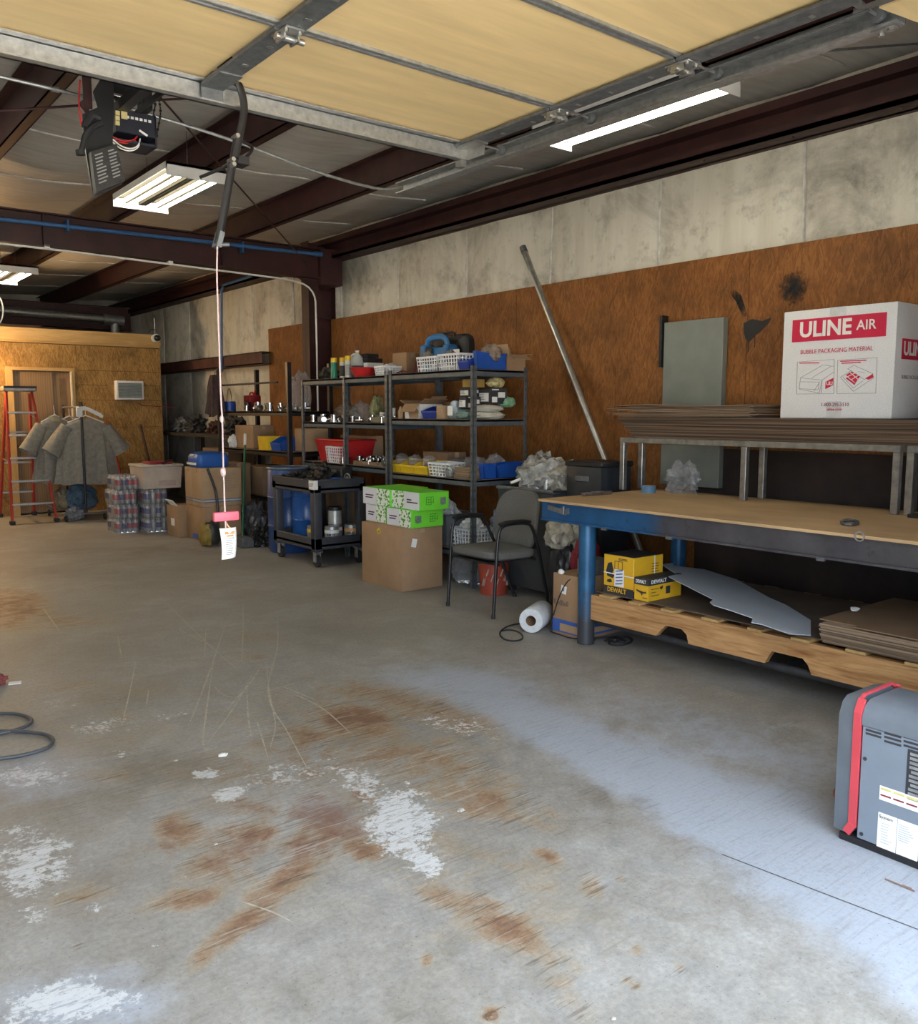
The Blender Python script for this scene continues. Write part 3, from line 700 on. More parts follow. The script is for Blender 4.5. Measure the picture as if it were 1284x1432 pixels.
# horizontal track on the right and the one out of view on the left
def track(x, label):
    t = thing('door_track', label, 'door track', (x, 2.86, DOORZ))
    mb = MB(); Y0, Y1 = -1.42, 1.43
    pts = [(-.03, -.03), (.03, -.03), (.03, .03), (-.03, .03), (-.03, .024), (.024, .024), (.024, -.024), (-.03, -.024)]
    mb.prism(pts, lambda u, w, q: Vector((u, q, w)), Y0, Y1); mb.build('track_channel', m_galv, t, smooth=False)
    mb = MB(); mb.box(.032, Y0, -.02, .038, Y1 - .9, .075); mb.box(.032, Y0, .069, .10, Y1 - .9, .075)
    for k in range(9): mb.box(.030, Y0 + .12 + .21 * k, .03, .032, Y0 + .15 + .21 * k, .04, mi=1)
    mb.build('track_angle', [m_galv_d, m_black], t, smooth=False)
    mb = MB(); mb.box(-.015, Y0 + .01, -.036, .02, Y0 + .09, -.030); mb.cyl((0, Y0 + .03, -.045), (0, Y0 + .03, -.03), .011, seg=8); mb.cyl((.02, Y0 + .07, -.045), (.02, Y0 + .07, -.03), .009, seg=8); mb.box(-.04, Y0, .03, .05, Y0 + .14, .05)
    mb.build('splice_bolts', m_zinc, t)
    return t
track(2.965, 'galvanised steel track along the edge of the raised door, under the strip light')

# roof hanger pipe bent round to the end of the track
mb = MB(); mb.tube([onY(x, y, 4.95) for x, y in ((-60, 94), (0, 107), (140, 140), (270, 178), (345, 203), (440, 240), (515, 262), (550, 266), (566, 258))], .0095, 8, smooth=1)
for x, y in ((77, 125),): p = onY(x, y, 4.95); mb.cyl(p + Vector((-.02, 0, 0)), p + Vector((.02, 0, 0)), .014)
solo(mb, 'conduit', m_galv, 'thin galvanised conduit running behind the raised door to the track end', 'conduit')
for (a_, c_, lab) in (((225, 137, 4.9), (432, 372, 8.9), 'dark brace rod slanting from the opener down to the rafter'),
                      ((0, 155, 4.9), (120, 147, 4.9), 'dark rod running level into the opener mount'), ((215, 140, 4.9), (300, 136, 4.9), 'short dark rod between opener and raised door')):
    mb = MB(); mb.tube([onY(*a_[:2], a_[2]), onY(*c_[:2], c_[2])], .0065, 6); solo(mb, 'brace_rod', m_oxide, lab, 'rod')
mb = MB(); mb.tube([onY(1090, 76, 2.0), onX(1284, 61, 5.0), onX(1330, 58, 5.3)], .006, 6); solo(mb, 'brace_cable', m_galv_d, 'thin dark cable stretched from the door track towards the eave', 'cable')

# blue air line along the rafter
mb = MB(); pz = 3.245
mb.tube([(-3.5, 9.13, 3.225), (1.8, 9.13, 3.24), (5.12, 9.13, 3.285)], .021, 10); mb.tube([(5.10, 9.13, 3.285), (5.2, 9.13, 3.29)], .03, 10)
for x in (-.5, 2.4, 4.2): mb.box(x, 9.10, 3.2, x + .015, 9.19, 3.31)
solo(mb, 'air_line', m_blue_pipe, 'blue air pipe running along the face of the maroon rafter', 'pipe')
P = [onX(x, y, 5.335) for x, y in ((352, 386), (330, 393), (312, 399), (310, 410), (310, 520))]
mb = MB(); mb.tube(P, .018, 8)
for z in (2.125, 2.28): mb.box(5.33, P[3].y - .03, z - .008, 5.368, P[3].y + .03, z + .004)
solo(mb, 'air_drop', m_blue_pipe, 'blue air pipe dropping down the rear wall behind the pull rope', 'pipe')
# white conduit under the rafter with the round bend down the column
mb = MB()
P = [(-3.5, 9.2, 3.055), (1.8, 9.2, 3.04), (4.5, 9.2, 2.985), (4.86, 9.2, 2.97), (5.04, 9.2, 2.93), (5.13, 9.2, 2.84), (5.15, 9.2, 2.72), (5.15, 9.2, 0.9)]
mb.tube(P, .011, 8, smooth=1); mb.box(2.2, 9.17, 3.03, 2.25, 9.22, 3.06); mb.box(3.4, 9.17, 3.005, 3.45, 9.22, 3.035)
solo(mb, 'conduit', m_white, 'pale conduit under the rafter curving down beside the maroon column', 'conduit')
mb = MB(); mb.cyl((2.2, 16.4, 3.18), (5.0, 16.4, 3.12), .07); mb.cyl((4.85, 16.4, 3.12), (5.2, 16.4, 3.1), .10); mb.cyl((5.05, 16.4, 2.2), (5.05, 16.4, 3.1), .08)
solo(mb, 'vent_duct', m_galv, 'pale round duct running high above the plywood office roof', 'duct')
mb = MB(); mb.box(1.6, 15.5, 2.47, 3.6, 16.0, 2.86); solo(mb, 'storage_crate', m_card2, 'long flat carton lying on the office roof', 'box')

m_reflector = M('aged_reflector', (.06, .054, .04), .7, 0, .1, 5, 0, .05)
# --- fluorescent fixtures
def fixture(label, x0, x1, y0, y1, z, wires=True, tubes=(.12, .30, .70, .88), lit=None):
    t = thing('ceiling_light', label, 'ceiling light', ((x0 + x1) / 2, (y0 + y1) / 2, z), 0, 'four foot fluorescent fixtures')
    w, L = x1 - x0, y1 - y0
    mb = MB(); h = .075
    mb.box(-w / 2, -L / 2, h, w / 2, L / 2, h + .02)
    mb.box(-w / 2, -L / 2, .045, -w / 2 + .006, L / 2, h); mb.box(w / 2 - .006, -L / 2, .055, w / 2, L / 2, h)
    mb.box(-.03, -L / 2 + .03, .030, .03, L / 2 - .03, h, mi=1)
    mb.box(-w / 2 + .007, -L / 2 + .007, h - .006, w / 2 - .007, L / 2 - .007, h - .001, mi=1)
    for a_, c_ in zip(tubes, tubes[1:]):       # raised ridge of the reflector between neighbouring tubes
        x = -w / 2 + w * (a_ + c_) / 2; mb.box(x - .006, -L / 2 + .03, .028, x + .006, L / 2 - .03, h - .004, mi=1)
    for s in (-1, 1): mb.box(-w / 2, s * L / 2 - (.006 if s > 0 else 0), -.004, w / 2, s * L / 2 + (0 if s > 0 else .006), h + .02)
    mb.build('housing', [m_white, m_reflector], t, smooth=False)
    for k, f in enumerate(tubes):
        x = -w / 2 + w * f
        mb = MB(); mb.cyl((x, -L / 2 + .045, .03), (x, L / 2 - .045, .03), .013, seg=12)
        mb.build('lamp_tube', m_tube, t)
    mb = MB()
    for s in (-1, 1):
        mb.tube([(0, s * L * .35, h + .02), (0, s * L * .35, CEIL - z - .03)], .0025, 4)
    mb.build('hanging_wire', m_galv_d, t)
    return t
fixture('lit fluorescent strip light hung beside the raised door track', 3.75, 4.09, 2.80, 4.02, 3.1, tubes=(.12, .62, .86))
fixture('lit four-tube light hung in front of the rafter near the opener', 2.42, 2.89, 6.50, 7.76, 3.2)
fixture('lit four-tube light beyond the rafter, cut off by the picture edge', 2.38, 2.83, 12.15, 13.35, 3.2)
# unseen fixtures added to brighten the interior, over the left half of the hall
fixture('added four-tube fill light over the unseen side of the hall, front', -1.9, -1.45, 6.5, 7.72, 3.2)
fixture('added four-tube fill light above the unseen left part of the hall, near the rafter', .35, .82, 6.4, 7.64, 3.2)
fixture('added four-tube fill light above the unseen left part of the hall, behind the rafter', .35, .82, 10.2, 11.44, 3.2)
fixture('added four-tube fill light over the unseen side of the hall, rear', -1.9, -1.45, 11.5, 12.72, 3.2)

# warm lamp on the office front just past the left edge of the picture
t = thing('wall_lamp', 'warm bulb on a bracket fixed to the office front', 'lamp', (2.0, OFFY, 2.35))
mb = MB(); mb.box(-.05, -.03, -.05, .05, 0, .05, .005); mb.tube([(0, -.02, 0), (0, -.14, .05), (0, -.24, .03)], .01, 8); mb.lathe([(.02, .04), (.05, .03), (.11, -.04), (.115, -.045)], (0, -.25, .02), 20); mb.build('bracket', m_black, t)
mb = MB(); mb.lathe([(0, -.11), (.03, -.095), (.036, -.065), (.025, -.03), (.015, 0)], (0, -.25, .03), 16); mb.build('bulb', emit('warm_bulb', (1, .66, .30), 60), t)
bl = bpy.data.lights.new('wall_lamp_glow', 'POINT'); bl.energy = 42; bl.color = (1, .62, .27); bl.shadow_soft_size = .05
bo = bpy.data.objects.new('wall_lamp_glow', bl); COL.objects.link(bo); bo.location = (2.0, OFFY - .38, 2.22)

# --- trolley operator hung behind the door
op = thing('door_opener', 'black door operator with open control box hanging behind the raised door', 'door opener', (1.5, 4.6, 2.55))
B = Vector((1.5, 4.6, 2.55))
def oy(x, y, Y=4.6): return onY(x, y, Y) - B
mb = MB()
pl_ = [(145, 103), (158, 106), (159, 150), (157, 200), (170, 258), (150, 268), (130, 274), (120, 215), (115, 160), (137, 150), (130, 128)]
mb.prism([(oy(x, y).x, oy(x, y).z) for x, y in pl_], lambda u, w, q: Vector((u, q, w)), -.006, .006)
mb.build('mounting_plate', m_black, op, smooth=False)
mb = MB()
p = [oy(x, y) for x, y in ((122, 216), (158, 205), (170, 256), (130, 273))]
mb.prism([(q.x, q.z) for q in p], lambda u, w, q: Vector((u, q, w)), -.06, -.012); mb.build('label_plate', M('dark_label_plate', (.022, .022, .022), .5, 0, .3, 40), op, smooth=False)
mb = MB()
for i in range(9):
    for jx in range(2):
        fx = .12 + .5 * jx
        w0 = .34 * (.6 + .4 * rs_.random())
        a_ = p[0].lerp(p[3], .12 + .085 * i); c_ = p[1].lerp(p[2], .12 + .085 * i)
        s0 = a_.lerp(c_, fx); s1 = a_.lerp(c_, fx + w0)
        mb.bar(s0 + Vector((0, -.062, 0)), s1 + Vector((0, -.062, 0)), .002, .006)
mb.build('label_print', m_inkfaint, op, smooth=False)
mb = MB()
a_, c_ = oy(160, 152, 4.62), oy(218, 208, 4.62)
mb.box(a_.x, -.0, c_.z + .045, c_.x, .17, a_.z, .004); mb.box(a_.x, -.0, c_.z - .0, c_.x, .17, c_.z + .012); mb.box(a_.x, .16, c_.z, c_.x, .17, a_.z); mb.box(c_.x - .008, 0, c_.z, c_.x, .17, a_.z)
mb.build('control_box', M('operator_navy', (.016, .018, .03), .4, 0, .15), op, smooth=False)
mb = MB()
for k in range(3):
    q = oy(160 + 3, 158 + 7 * k, 4.6); mb.box(q.x - .008, -.012, q.z - .012, q.x + .012, -.0, q.z + .008)
q = oy(170, 158, 4.6); mb.quad((q.x - .006, -.012, q.z - .03), PX, UZ, .03, .045)
mb.build('terminal_block', M('terminal_cream', (.6, .5, .22), .5), op, smooth=False)
mb = MB(); q = oy(200, 186, 4.6); mb.bar((q.x - .02, -.006, q.z + .008), (q.x + .02, -.006, q.z - .012), .003, .01)
for fx in range(6): mb.box(a_.x + .05 + .022 * fx, -.004, a_.z - .04, a_.x + .064 + .022 * fx, -.001, a_.z - .028)
mb.build('box_print', m_paper, op, smooth=False)
mb = MB()
for k, cl in enumerate((0, 0)): 
    mb.tube([oy(158, 195 + 4 * k, 4.6), oy(168, 204 + 4 * k, 4.59), oy(182, 209 + 3 * k, 4.58), oy(194, 204 + 3 * k, 4.59), oy(196, 194, 4.62)], .0035, 6, smooth=2)
mb.build('white_wiring', m_white, op)
mb = MB(); mb.tube([oy(158, 191, 4.6), oy(170, 198, 4.59), (oy(188, 196, 4.6)), oy(192, 190, 4.62)], .0035, 6, smooth=2); mb.tube([oy(158, 196, 4.62), oy(175, 201, 4.61), oy(190, 197, 4.62)], .0035, 6, smooth=2); mb.build('red_wiring', m_red, op)
mb = MB(); mb.cyl(oy(158, 133, 4.66), oy(203, 143, 4.66), .013, seg=14); mb.build('drive_shaft', m_chrome, op)
mb = MB(); q = oy(200, 118, 4.75); mb.cyl(oy(170, 128, 4.72), oy(215, 110, 5.05), .06, seg=18); mb.cyl(oy(160, 112, 4.8), oy(190, 112, 4.8), .075, seg=18); mb.box(oy(203, 140).x, .02, oy(203, 150).z, oy(215, 140).x, .12, oy(203, 120).z); mb.cyl(oy(196, 143, 4.66), oy(209, 146, 4.66), .028); mb.build('motor', m_black, op)
mb = MB()
for k in range(12): 
    q0, q1 = oy(216 + 1.2 * math.sin(k), 140 + 4.2 * k, 4.66), oy(216 + 1.2 * math.sin(k + 1), 143.4 + 4.2 * k, 4.66); mb.tube([q0, q1], .006 if k % 2 else .0035, 6)
for k in range(12):
    q0, q1 = oy(222 + 2.5 * math.sin(k * .4), 140 + 4.4 * k, 4.70), oy(222 + 2.5 * math.sin(k * .4 + .4), 143.4 + 4.4 * k, 4.70); mb.tube([q0, q1], .006 if k % 2 else .0035, 6)
mb.build('drive_chain', m_black, op)
mb = MB(); mb.tube([oy(142, 172, 4.57), oy(128, 178, 4.56), (oy(118, 190, 4.56)), oy(116, 205, 4.56), oy(112, 215, 4.56)], .014, 8, smooth=2); mb.cyl(oy(112, 210, 4.56), oy(113, 217, 4.56), .022); mb.tube([oy(118, 178, 4.6), oy(128, 160, 4.6), oy(140, 165, 4.6)], .02, 8, smooth=1); mb.build('flexible_conduit', m_rubber, op)
mb = MB(); q = oy(112, 60, 4.66); mb.box(oy(114, 95, 4.66).x, .05, oy(114, 150, 4.66).z, oy(126, 95, 4.66).x, .06, CEIL - B.z - .02); mb.prism([(oy(114, 140).x, oy(114, 140).z), (oy(128, 158).x, oy(128, 158).z), (oy(128, 130).x, oy(128, 130).z)], lambda u, w, t_: Vector((u, t_, w)), .04, .06); mb.build('hanger_strap', m_oxide, op, smooth=False)
mb = MB(); mb.tube([oy(112, 112, 4.6), oy(110, 140, 4.6), oy(112, 160, 4.6), oy(114, 176, 4.6)], .004, 6, smooth=1); mb.build('red_cord', m_red, op)
mb = MB(); p0, p1 = Vector((.0, .22, .43)), Vector((-.02, -3.2, .46)); mb.bar(p0, p1, .05, .05); mb.bar(p0 + Vector((.09, 0, 0)), p1 + Vector((.09, 0, 0)), .012, .03); mb.build('trolley_rail', m_black, op, smooth=False)

# --- curved door arm hanging from the top of the door, with its release rope
arm = thing('opener_arm', 'black curved door arm hanging from the raised door', 'door arm', (1.53, 3.36, 2.15))
B2 = Vector((1.53, 3.36, 2.15))
mb = MB()
A = [onY(x, y, 3.36) - B2 for x, y in ((322, 97), (330, 110), (338, 127), (342, 148), (340, 165), (335, 190), (329, 220))]
mb.tube(A, .016, 10, smooth=2, flat=(.009, .016)); mb.build('curved_bar', m_black, arm)
mb = MB(); A2 = [onY(x, y, 3.375) - B2 for x, y in ((333, 188), (326, 225), (316, 280), (305, 342))]
mb.tube(A2, .012, 8, flat=(.007, .017)); mb.build('straight_bar', m_black, arm)
mb = MB(); mb.bar(onY(308, 325, 3.375) - B2, onY(303, 346, 3.375) - B2, .05, .02); q = onY(308, 342, 3.36) - B2; mb.cyl(q, q + Vector((.03, -.02, 0)), .008); mb.build('arm_clevis', m_galv_d, arm)
mb = MB()
for x, y in ((333, 189), (328, 229), (327, 222), (322, 100)):
    q = onY(x, y, 3.34) - B2; mb.cyl(q, q + Vector((0, .05, 0)), .009, seg=8)
mb.build('bolt', m_zinc, arm)
mb = MB(); mb.box(-.055, -.02, onY(320, 98, 3.36).z - 2.15 - .01, .0, .02, onY(320, 98, 3.36).z - 2.15 + .045); mb.build('door_bracket', m_black, arm, smooth=False)
mb = MB(); mb.tube([onY(338, 197, 3.4) - B2, onY(350, 203, 3.5) - B2, onY(354, 208, 3.5) - B2, onY(345, 220, 3.42) - B2, onY(327, 228, 3.4) - B2, onY(280, 248, 3.4) - B2], .007, 6, smooth=1); mb.box(.02, .02, onY(340, 226, 3.4).z - 2.15 - .015, .07, .09, onY(340, 220, 3.4).z - 2.15); mb.build('release_lever', m_black, arm)
rp = thing('pull_rope', 'white release rope with pink handle hanging from the door arm', 'rope', tuple(onY(304, 344, 3.36)))
B3 = rp.location
mb = MB()
RP = [onY(x, y, 3.36) - B3 for x, y in ((304, 344), (303, 380), (305, 440), (307, 500), (309, 560), (311, 586), (312, 640), (314, 700), (316, 745))]
mb.tube(RP, .0033, 6, smooth=1)
for x, y, r_ in ((310, 586, .008), (312, 660, .011)):
    q = onY(x, y, 3.36) - B3; mb.blob(q, (r_, r_, r_ * 2), 2, .2, 3, 2, False)
mb.build('cord', M('rope_pinkish', (.62, .46, .44), .8, 0, .15, 60), rp)
mb = MB(); q = onY(316, 722, 3.36) - B3
mb.box(q.x - .054, q.y - .011, q.z - .019, q.x + .054, q.y + .011, q.z + .019, .006, seg=2); mb.build('pink_handle', M('pink_plastic', (.74, .115, .165), .45, 0, .05), rp)
tg = thing('warning_tag', 'curled white paper instruction tag tied under the pink handle', 'tag', tuple(onY(318, 734, 3.36)))
mb = MB()
def tg_fn(u, w):
    x = -.035 + .072 * u + .012 * math.sin(w * 2.6) - .012 * w; z = -.012 - .125 * w
    return (x, -.02 * math.sin(math.pi * u) * .6 - .028 * w * (1 - u) + .01 * math.sin(3 * w), z)
mb.grid(8, 12, tg_fn); o = mb.build('paper', m_paper, tg)
sm_ = o.modifiers.new('s', 'SOLIDIFY'); sm_.thickness = .0006
mb = MB()
def tgp(u, w, e=-.0045): x, y, z = tg_fn(u, w); return Vector((x, y + e, z))
for k in range(9):
    w_ = .34 + .065 * k; mb.bar(tgp(.2, w_), tgp(.2 + .55 * (.6 + .4 * rs_.random()), w_), .0006, .0028)
mb.build('tag_print', m_inkfaint, tg, smooth=False)
mb = MB(); mb.bar(tgp(.22, .16), tgp(.8, .16), .0006, .012); mb.bar(tgp(.3, .26), tgp(.72, .26), .0006, .007); mb.build('tag_heading', M('tag_orange', (.55, .25, .09), .6), tg, smooth=False)
mb = MB(); mb.tube([(-.005, .004, .012), (.004, -.004, -.008), (.015, -.006, -.02), (.0, -.004, -.004)], .0035, 6); mb.build('tie', M('tie_orange', (.6, .32, .16), .6), tg)

# ================================================================== HELPERS FOR GOODS
def shell(mb, x0, y0, z0, x1, y1, z1, t=.004, flare=0.0, mi=0):
    """open-topped box with walls of thickness t, mouth wider than the base by flare"""
    f = flare
    def ring(a, z, ins): return [Vector((x0 - a + ins, y0 - a + ins, z)), Vector((x1 + a - ins, y0 - a + ins, z)), Vector((x1 + a - ins, y1 + a - ins, z)), Vector((x0 - a + ins, y1 + a - ins, z))]
    L = [ring(0, z0, 0), ring(f, z1, 0), ring(f, z1, t), ring(0, z0 + t, t)]
    V = [[mb.bm.verts.new(p) for p in r_] for r_ in L]
    for A, B_ in zip(V, V[1:]):
        for k in range(4):
            fc = mb.bm.faces.new((A[k], A[(k + 1) % 4], B_[(k + 1) % 4], B_[k])); fc.material_index = mi
    for r_ in (V[0], V[3]):
        fc = mb.bm.faces.new(r_); fc.material_index = mi
    return mb
def lattice(mb, x0, y0, z0, x1, y1, z1, nx=7, ny=7, nz=4, b=.006, fl=.012):
    """perforated basket walls made of real bars"""
    t = .003
    mb.box(x0, y0, z0, x1, y1, z0 + t)
    def P(u, v, w): return Vector((x0 - fl * w + (x1 - x0 + 2 * fl * w) * u, y0 - fl * w + (y1 - y0 + 2 * fl * w) * v, z0 + (z1 - z0) * w))
    for side in range(4):
        def Q(s, w): return P(*(((s, 0), (1, s), (s, 1), (0, s))[side]), w)
        n_ = nx if side in (0, 2) else ny
        for i in range(n_ + 1): mb.bar(Q(i / n_, 0), Q(i / n_, 1), b, b, up=(1, 1, .1))
        for j in range(nz + 1):
            mb.bar(Q(0, j / nz), Q(1, j / nz), b * (.7 if j < nz else 1.5), b * (1 if j < nz else 2.2))
    return mb
def ppx(x0, x1, y, X, d):
    """front face on plane X from picture column x0 to the near corner so that the body of depth d ends at column x1"""
    return onX(x0, y, X).y, onX(x1, y, X + d).y
def flaps(mb, x0, y0, x1, y1, z, L, angs, t=.004):
    for side, a in enumerate(angs):
        if a is None: continue
        c, s_ = math.cos(a) * L, math.sin(a) * L
        if side == 0: mb.prism([(x0, z), (x0 - c, z + s_), (x0 - c, z + s_ + t), (x0, z + t)], lambda u, w, q: Vector((u, q, w)), y0, y1)
        if side == 1: mb.prism([(y0, z), (y0 - c, z + s_), (y0 - c, z + s_ + t), (y0, z + t)], lambda u, w, q: Vector((q, u, w)), x0, x1)
        if side == 2: mb.prism([(x1, z), (x1 + c, z + s_), (x1 + c, z + s_ + t), (x1, z + t)], lambda u, w, q: Vector((u, q, w)), y0, y1)
        if side == 3: mb.prism([(y1, z), (y1 + c, z + s_), (y1 + c, z + s_ + t), (y1, z + t)], lambda u, w, q: Vector((q, u, w)), x0, x1)
    return mb
def carton(name, label, x0, y0, z0, x1, y1, z1, mat, rz=0, tape=True, group=None, bev=.004, cat='box'):
    cx, cy = (x0 + x1) / 2, (y0 + y1) / 2
    t = thing(name, label, cat, (cx, cy, z0), rz, group)
    w, d, h = (x1 - x0) / 2, (y1 - y0) / 2, z1 - z0
    mb = MB(); mb.box(-w, -d, 0, w, d, h, bev, seg=2); mb.build('carton', mat, t)
    if tape:
        mb = MB()
        if w > d: mb.box(-w - .0006, -.024, h - .05, w + .0006, .024, h + .0006)
        else: mb.box(-.024, -d - .0006, h - .05, .024, d + .0006, h + .0006)
        mb.build('tape', m_tape, t, smooth=False)
    return t, w, d, h
def lines(mb, o, ex, ey, w, h, n_, th=.003, seed=1, fill=.8):
    r_ = random.Random(seed); o, ex, ey = Vector(o), Vector(ex), Vector(ey)
    for k in range(n_):
        q = o + ey * (h * (1 - (k + .5) / n_)); mb.quad(q, ex, ey, w * (fill - .35 * r_.random()), th, th=.0016)

# ================================================================== WORKBENCH AND WHAT IS ON IT
m_mdf = M('tan_hardboard_top', (.46, .31, .165), .6, 0, .13, 3.5, .05, .3, streak=(1, .5, 1))
m, n, l, b = nt('blue_to_bare_steel')
tc = n.new('ShaderNodeTexCoord'); sp_ = n.new('ShaderNodeSeparateXYZ'); l.new(tc.outputs['Object'], sp_.inputs[0])
nn = tnoise(n, l, tc.outputs['Object'], 5, 5, .65)
g = math_(n, l, 'ADD', sp_.outputs[1], math_(n, l, 'MULTIPLY', nn, .7))
mr = n.new('ShaderNodeMapRange'); mr.inputs[1].default_value = .82; mr.inputs[2].default_value = 1.12; l.new(g, mr.inputs[0])
wear = ramp(n, l, tnoise(n, l, tc.outputs['Object'], 18, 6, .7), [(.30, .5), (.42, 1.0)])
c = mix(n, l, mr.outputs[0], ramp(n, l, nn, [(.3, (.045, .042, .05)), (.7, (.085, .08, .085))]), ramp(n, l, tnoise(n, l, tc.outputs['Object'], 6, 5), [(.3, (.010, .06, .15)), (.7, (.016, .095, .24))]))
l.new(mix(n, l, 1, c, wear, 'MULTIPLY'), b.inputs['Base Color']); b.inputs['Roughness'].default_value = .45; b.inputs['Metallic'].default_value = .2
m_bluesteel = m
m, n, l, b = nt('blue_pipe_leg_paint')
tc = n.new('ShaderNodeTexCoord'); sp_ = n.new('ShaderNodeSeparateXYZ'); l.new(tc.outputs['Object'], sp_.inputs[0])
nn = tnoise(n, l, tc.outputs['Object'], 7, 6, .7)
g = math_(n, l, 'ADD', sp_.outputs[2], math_(n, l, 'MULTIPLY', nn, .55))
mr = n.new('ShaderNodeMapRange'); mr.inputs[1].default_value = .42; mr.inputs[2].default_value = .62; l.new(g, mr.inputs[0])
l.new(mix(n, l, mr.outputs[0], (.055, .058, .068), ramp(n, l, nn, [(.35, (.012, .075, .17)), (.7, (.03, .13, .27))])), b.inputs['Base Color']); b.inputs['Roughness'].default_value = .4; b.inputs['Metallic'].default_value = .25
m_blueleg = m
m_barest = M('bare_bench_steel', (.055, .055, .062), .5, .4, .25, 8)
bench = thing('workbench', 'long steel workbench with blue pipe legs and a tan board top', 'workbench', (4.53, 2.55, 0))
bx, by = 4.53, 2.55
mb = MB(); mb.box(3.925 - bx, .95 - by, .886, 5.12 - bx, 4.115 - by, .902, .0015); mb.build('tabletop', m_mdf, bench, smooth=False)
mb = MB()
mb.box(3.945 - bx, .97 - by, .775, 3.957 - bx, 4.095 - by, .886); mb.box(3.93 - bx, .97 - by, .765, 4.02 - bx, 4.095 - by, .778); mb.box(3.94 - bx, .97 - by, .874, 4.02 - bx, 4.095 - by, .886)
mb.box(3.95 - bx, 4.083 - by, .775, 5.1 - bx, 4.095 - by, .886); mb.box(3.95 - bx, 4.0 - by, .765, 5.1 - bx, 4.095 - by, .777); mb.box(5.09 - bx, .97 - by, .775, 5.10 - bx, 4.095 - by, .886)
for y in (3.1, 2.1): mb.box(3.957 - bx, y - by, .80, 5.09 - bx, y + .04 - by, .886)
mb.build('frame_rail', m_bluesteel, bench, smooth=False)
for x, y in ((4.0, 3.74), (5.04, 3.83), (4.0, 1.2), (5.04, 1.2)):
    mb = MB(); mb.lathe([(.054, 0), (.054, .77), (.050, .77)], (x - bx, y - by, 0), 24); mb.cyl((x - bx, y - by, .0), (x - bx, y - by, .004), .054, seg=24); mb.build('leg', m_blueleg, bench)
mb = MB()
for x in (4.05, 5.02): mb.cyl((x - bx, 3.72 - by, .145), (x - bx, 1.2 - by, .145), .022)
mb.build('shelf_rail', m_barest, bench)
mb = MB()
for y in (3.62, 2.4, 1.3): mb.cyl((4.05 - bx, y - by, .145), (5.02 - bx, y - by, .145), .020)
mb.build('cross_rail', m_barest, bench)
mb = MB()      # hold-down clamp bolted at the left end of the rail
q = onX(792, 708, 3.93) - Vector((bx, by, 0))
mb.box(q.x - .02, q.y - .02, q.z - .05, q.x + .01, q.y + .04, q.z - .012); mb.bar(q + Vector((-.02, .14, -.015)), q + Vector((-.02, -.02, -.04)), .014, .03); mb.cyl(q + Vector((-.025, .0, -.05)), q + Vector((-.025, .0, .0)), .008)
mb.build('toggle_clamp', m_galv_d, bench)
mb = MB(); q = onX(1203, 750, 3.93) - Vector((bx, by, 0))
mb.tube([q + Vector((-.006, .022 * math.cos(a_), .022 * math.sin(a_))) for a_ in np.linspace(0, 2 * math.pi, 18)[:-1]], .004, 6, closed=True); mb.build('tie_ring', m_galv, bench)
mb = MB()
for px_ in (845, 936, 1150): q = onX(px_, 738, 3.93) - Vector((bx, by, 0)); mb.box(q.x - .006, q.y - .02, .755, q.x + .012, q.y + .02, .772)
mb.build('weld_tab', m_galv_d, bench)

riser = thing('bench_riser', 'bare steel shelf frame standing on the tan bench top', 'shelf frame', (5.0, 3.2, .902))
m_mill = M('mill_finish_steel', (.33, .32, .30), .38, .75, .25, 14)
for x, y in ((4.88, 4.22), (4.88, 3.21), (4.88, 2.25), (5.085, 4.22), (5.085, 3.21), (5.085, 2.25)):
    mb = MB(); mb.box(x - 5.0 - .02, y - 3.2 - .02, 0, x - 5.0 + .02, y - 3.2 + .02, .345, .003); mb.build('post', m_mill, riser, smooth=False)
mb = MB(); mb.box(4.86 - 5, 2.23 - 3.2, .345, 4.90 - 5, 4.24 - 3.2, .383, .003); mb.build('front_rail', m_mill, riser, smooth=False)
mb = MB(); mb.box(5.065 - 5, 2.23 - 3.2, .345, 5.105 - 5, 4.24 - 3.2, .383, .003); mb.build('rear_rail', m_mill, riser, smooth=False)
mb = MB()
for y in (4.22, 3.21, 2.25): mb.box(4.90 - 5, y - 3.22, .345, 5.065 - 5, y - 3.18, .383)
mb.build('cross_bar', m_mill, riser, smooth=False)
r2 = thing('bench_riser', 'second bare steel shelf frame, under the white carton at the picture edge', 'shelf frame', (5.0, 1.7, .902))
mb = MB(); mb.box(-.13, -.55, .345, -.09, .50, .383, .003); mb.build('front_rail', m_mill, r2, smooth=False)
mb = MB(); mb.box(.06, -.55, .345, .10, .50, .383, .003); mb.build('rear_rail', m_mill, r2, smooth=False)
for x in (-.13, .06):
    for y in (-.55, .46): mb = MB(); mb.box(x, y, 0, x + .04, y + .04, .345, .003); mb.build('post', m_mill, r2, smooth=False)

m_edge = stripes('cardboard_edges', (.055, .038, .027), (.165, .112, .074), 120, thr=(.42, .6))
m_edge2 = stripes('cardboard_edges_light', (.13, .09, .06), (.34, .25, .17), 90, thr=(.4, .62))
m_edge3 = stripes('cardboard_edges_pale', (.15, .10, .065), (.36, .26, .175), 150, thr=(.35, .6))
def stack(name, label, x0, y0, z0, x1, y1, z1, n_, lean, mat, jit=.01, seed=3):
    """flat sheets lying on one another; one mesh part per stack thing"""
    r_ = random.Random(seed); t = thing(name, label, 'cardboard', ((x0 + x1) / 2, (y0 + y1) / 2, z0))
    cx, cy = (x0 + x1) / 2, (y0 + y1) / 2
    mb = MB(); h = (z1 - z0) / n_
    for k in range(n_):
        a = r_.uniform(-jit, jit); c_ = r_.uniform(-jit, jit)
        mb.box(x0 - cx + a, y0 - cy + c_, k * h, x1 - cx + a, y1 - cy + c_ + lean * k / n_, (k + .93) * h)
    mb.build('sheets', mat, t, smooth=False)
    return t
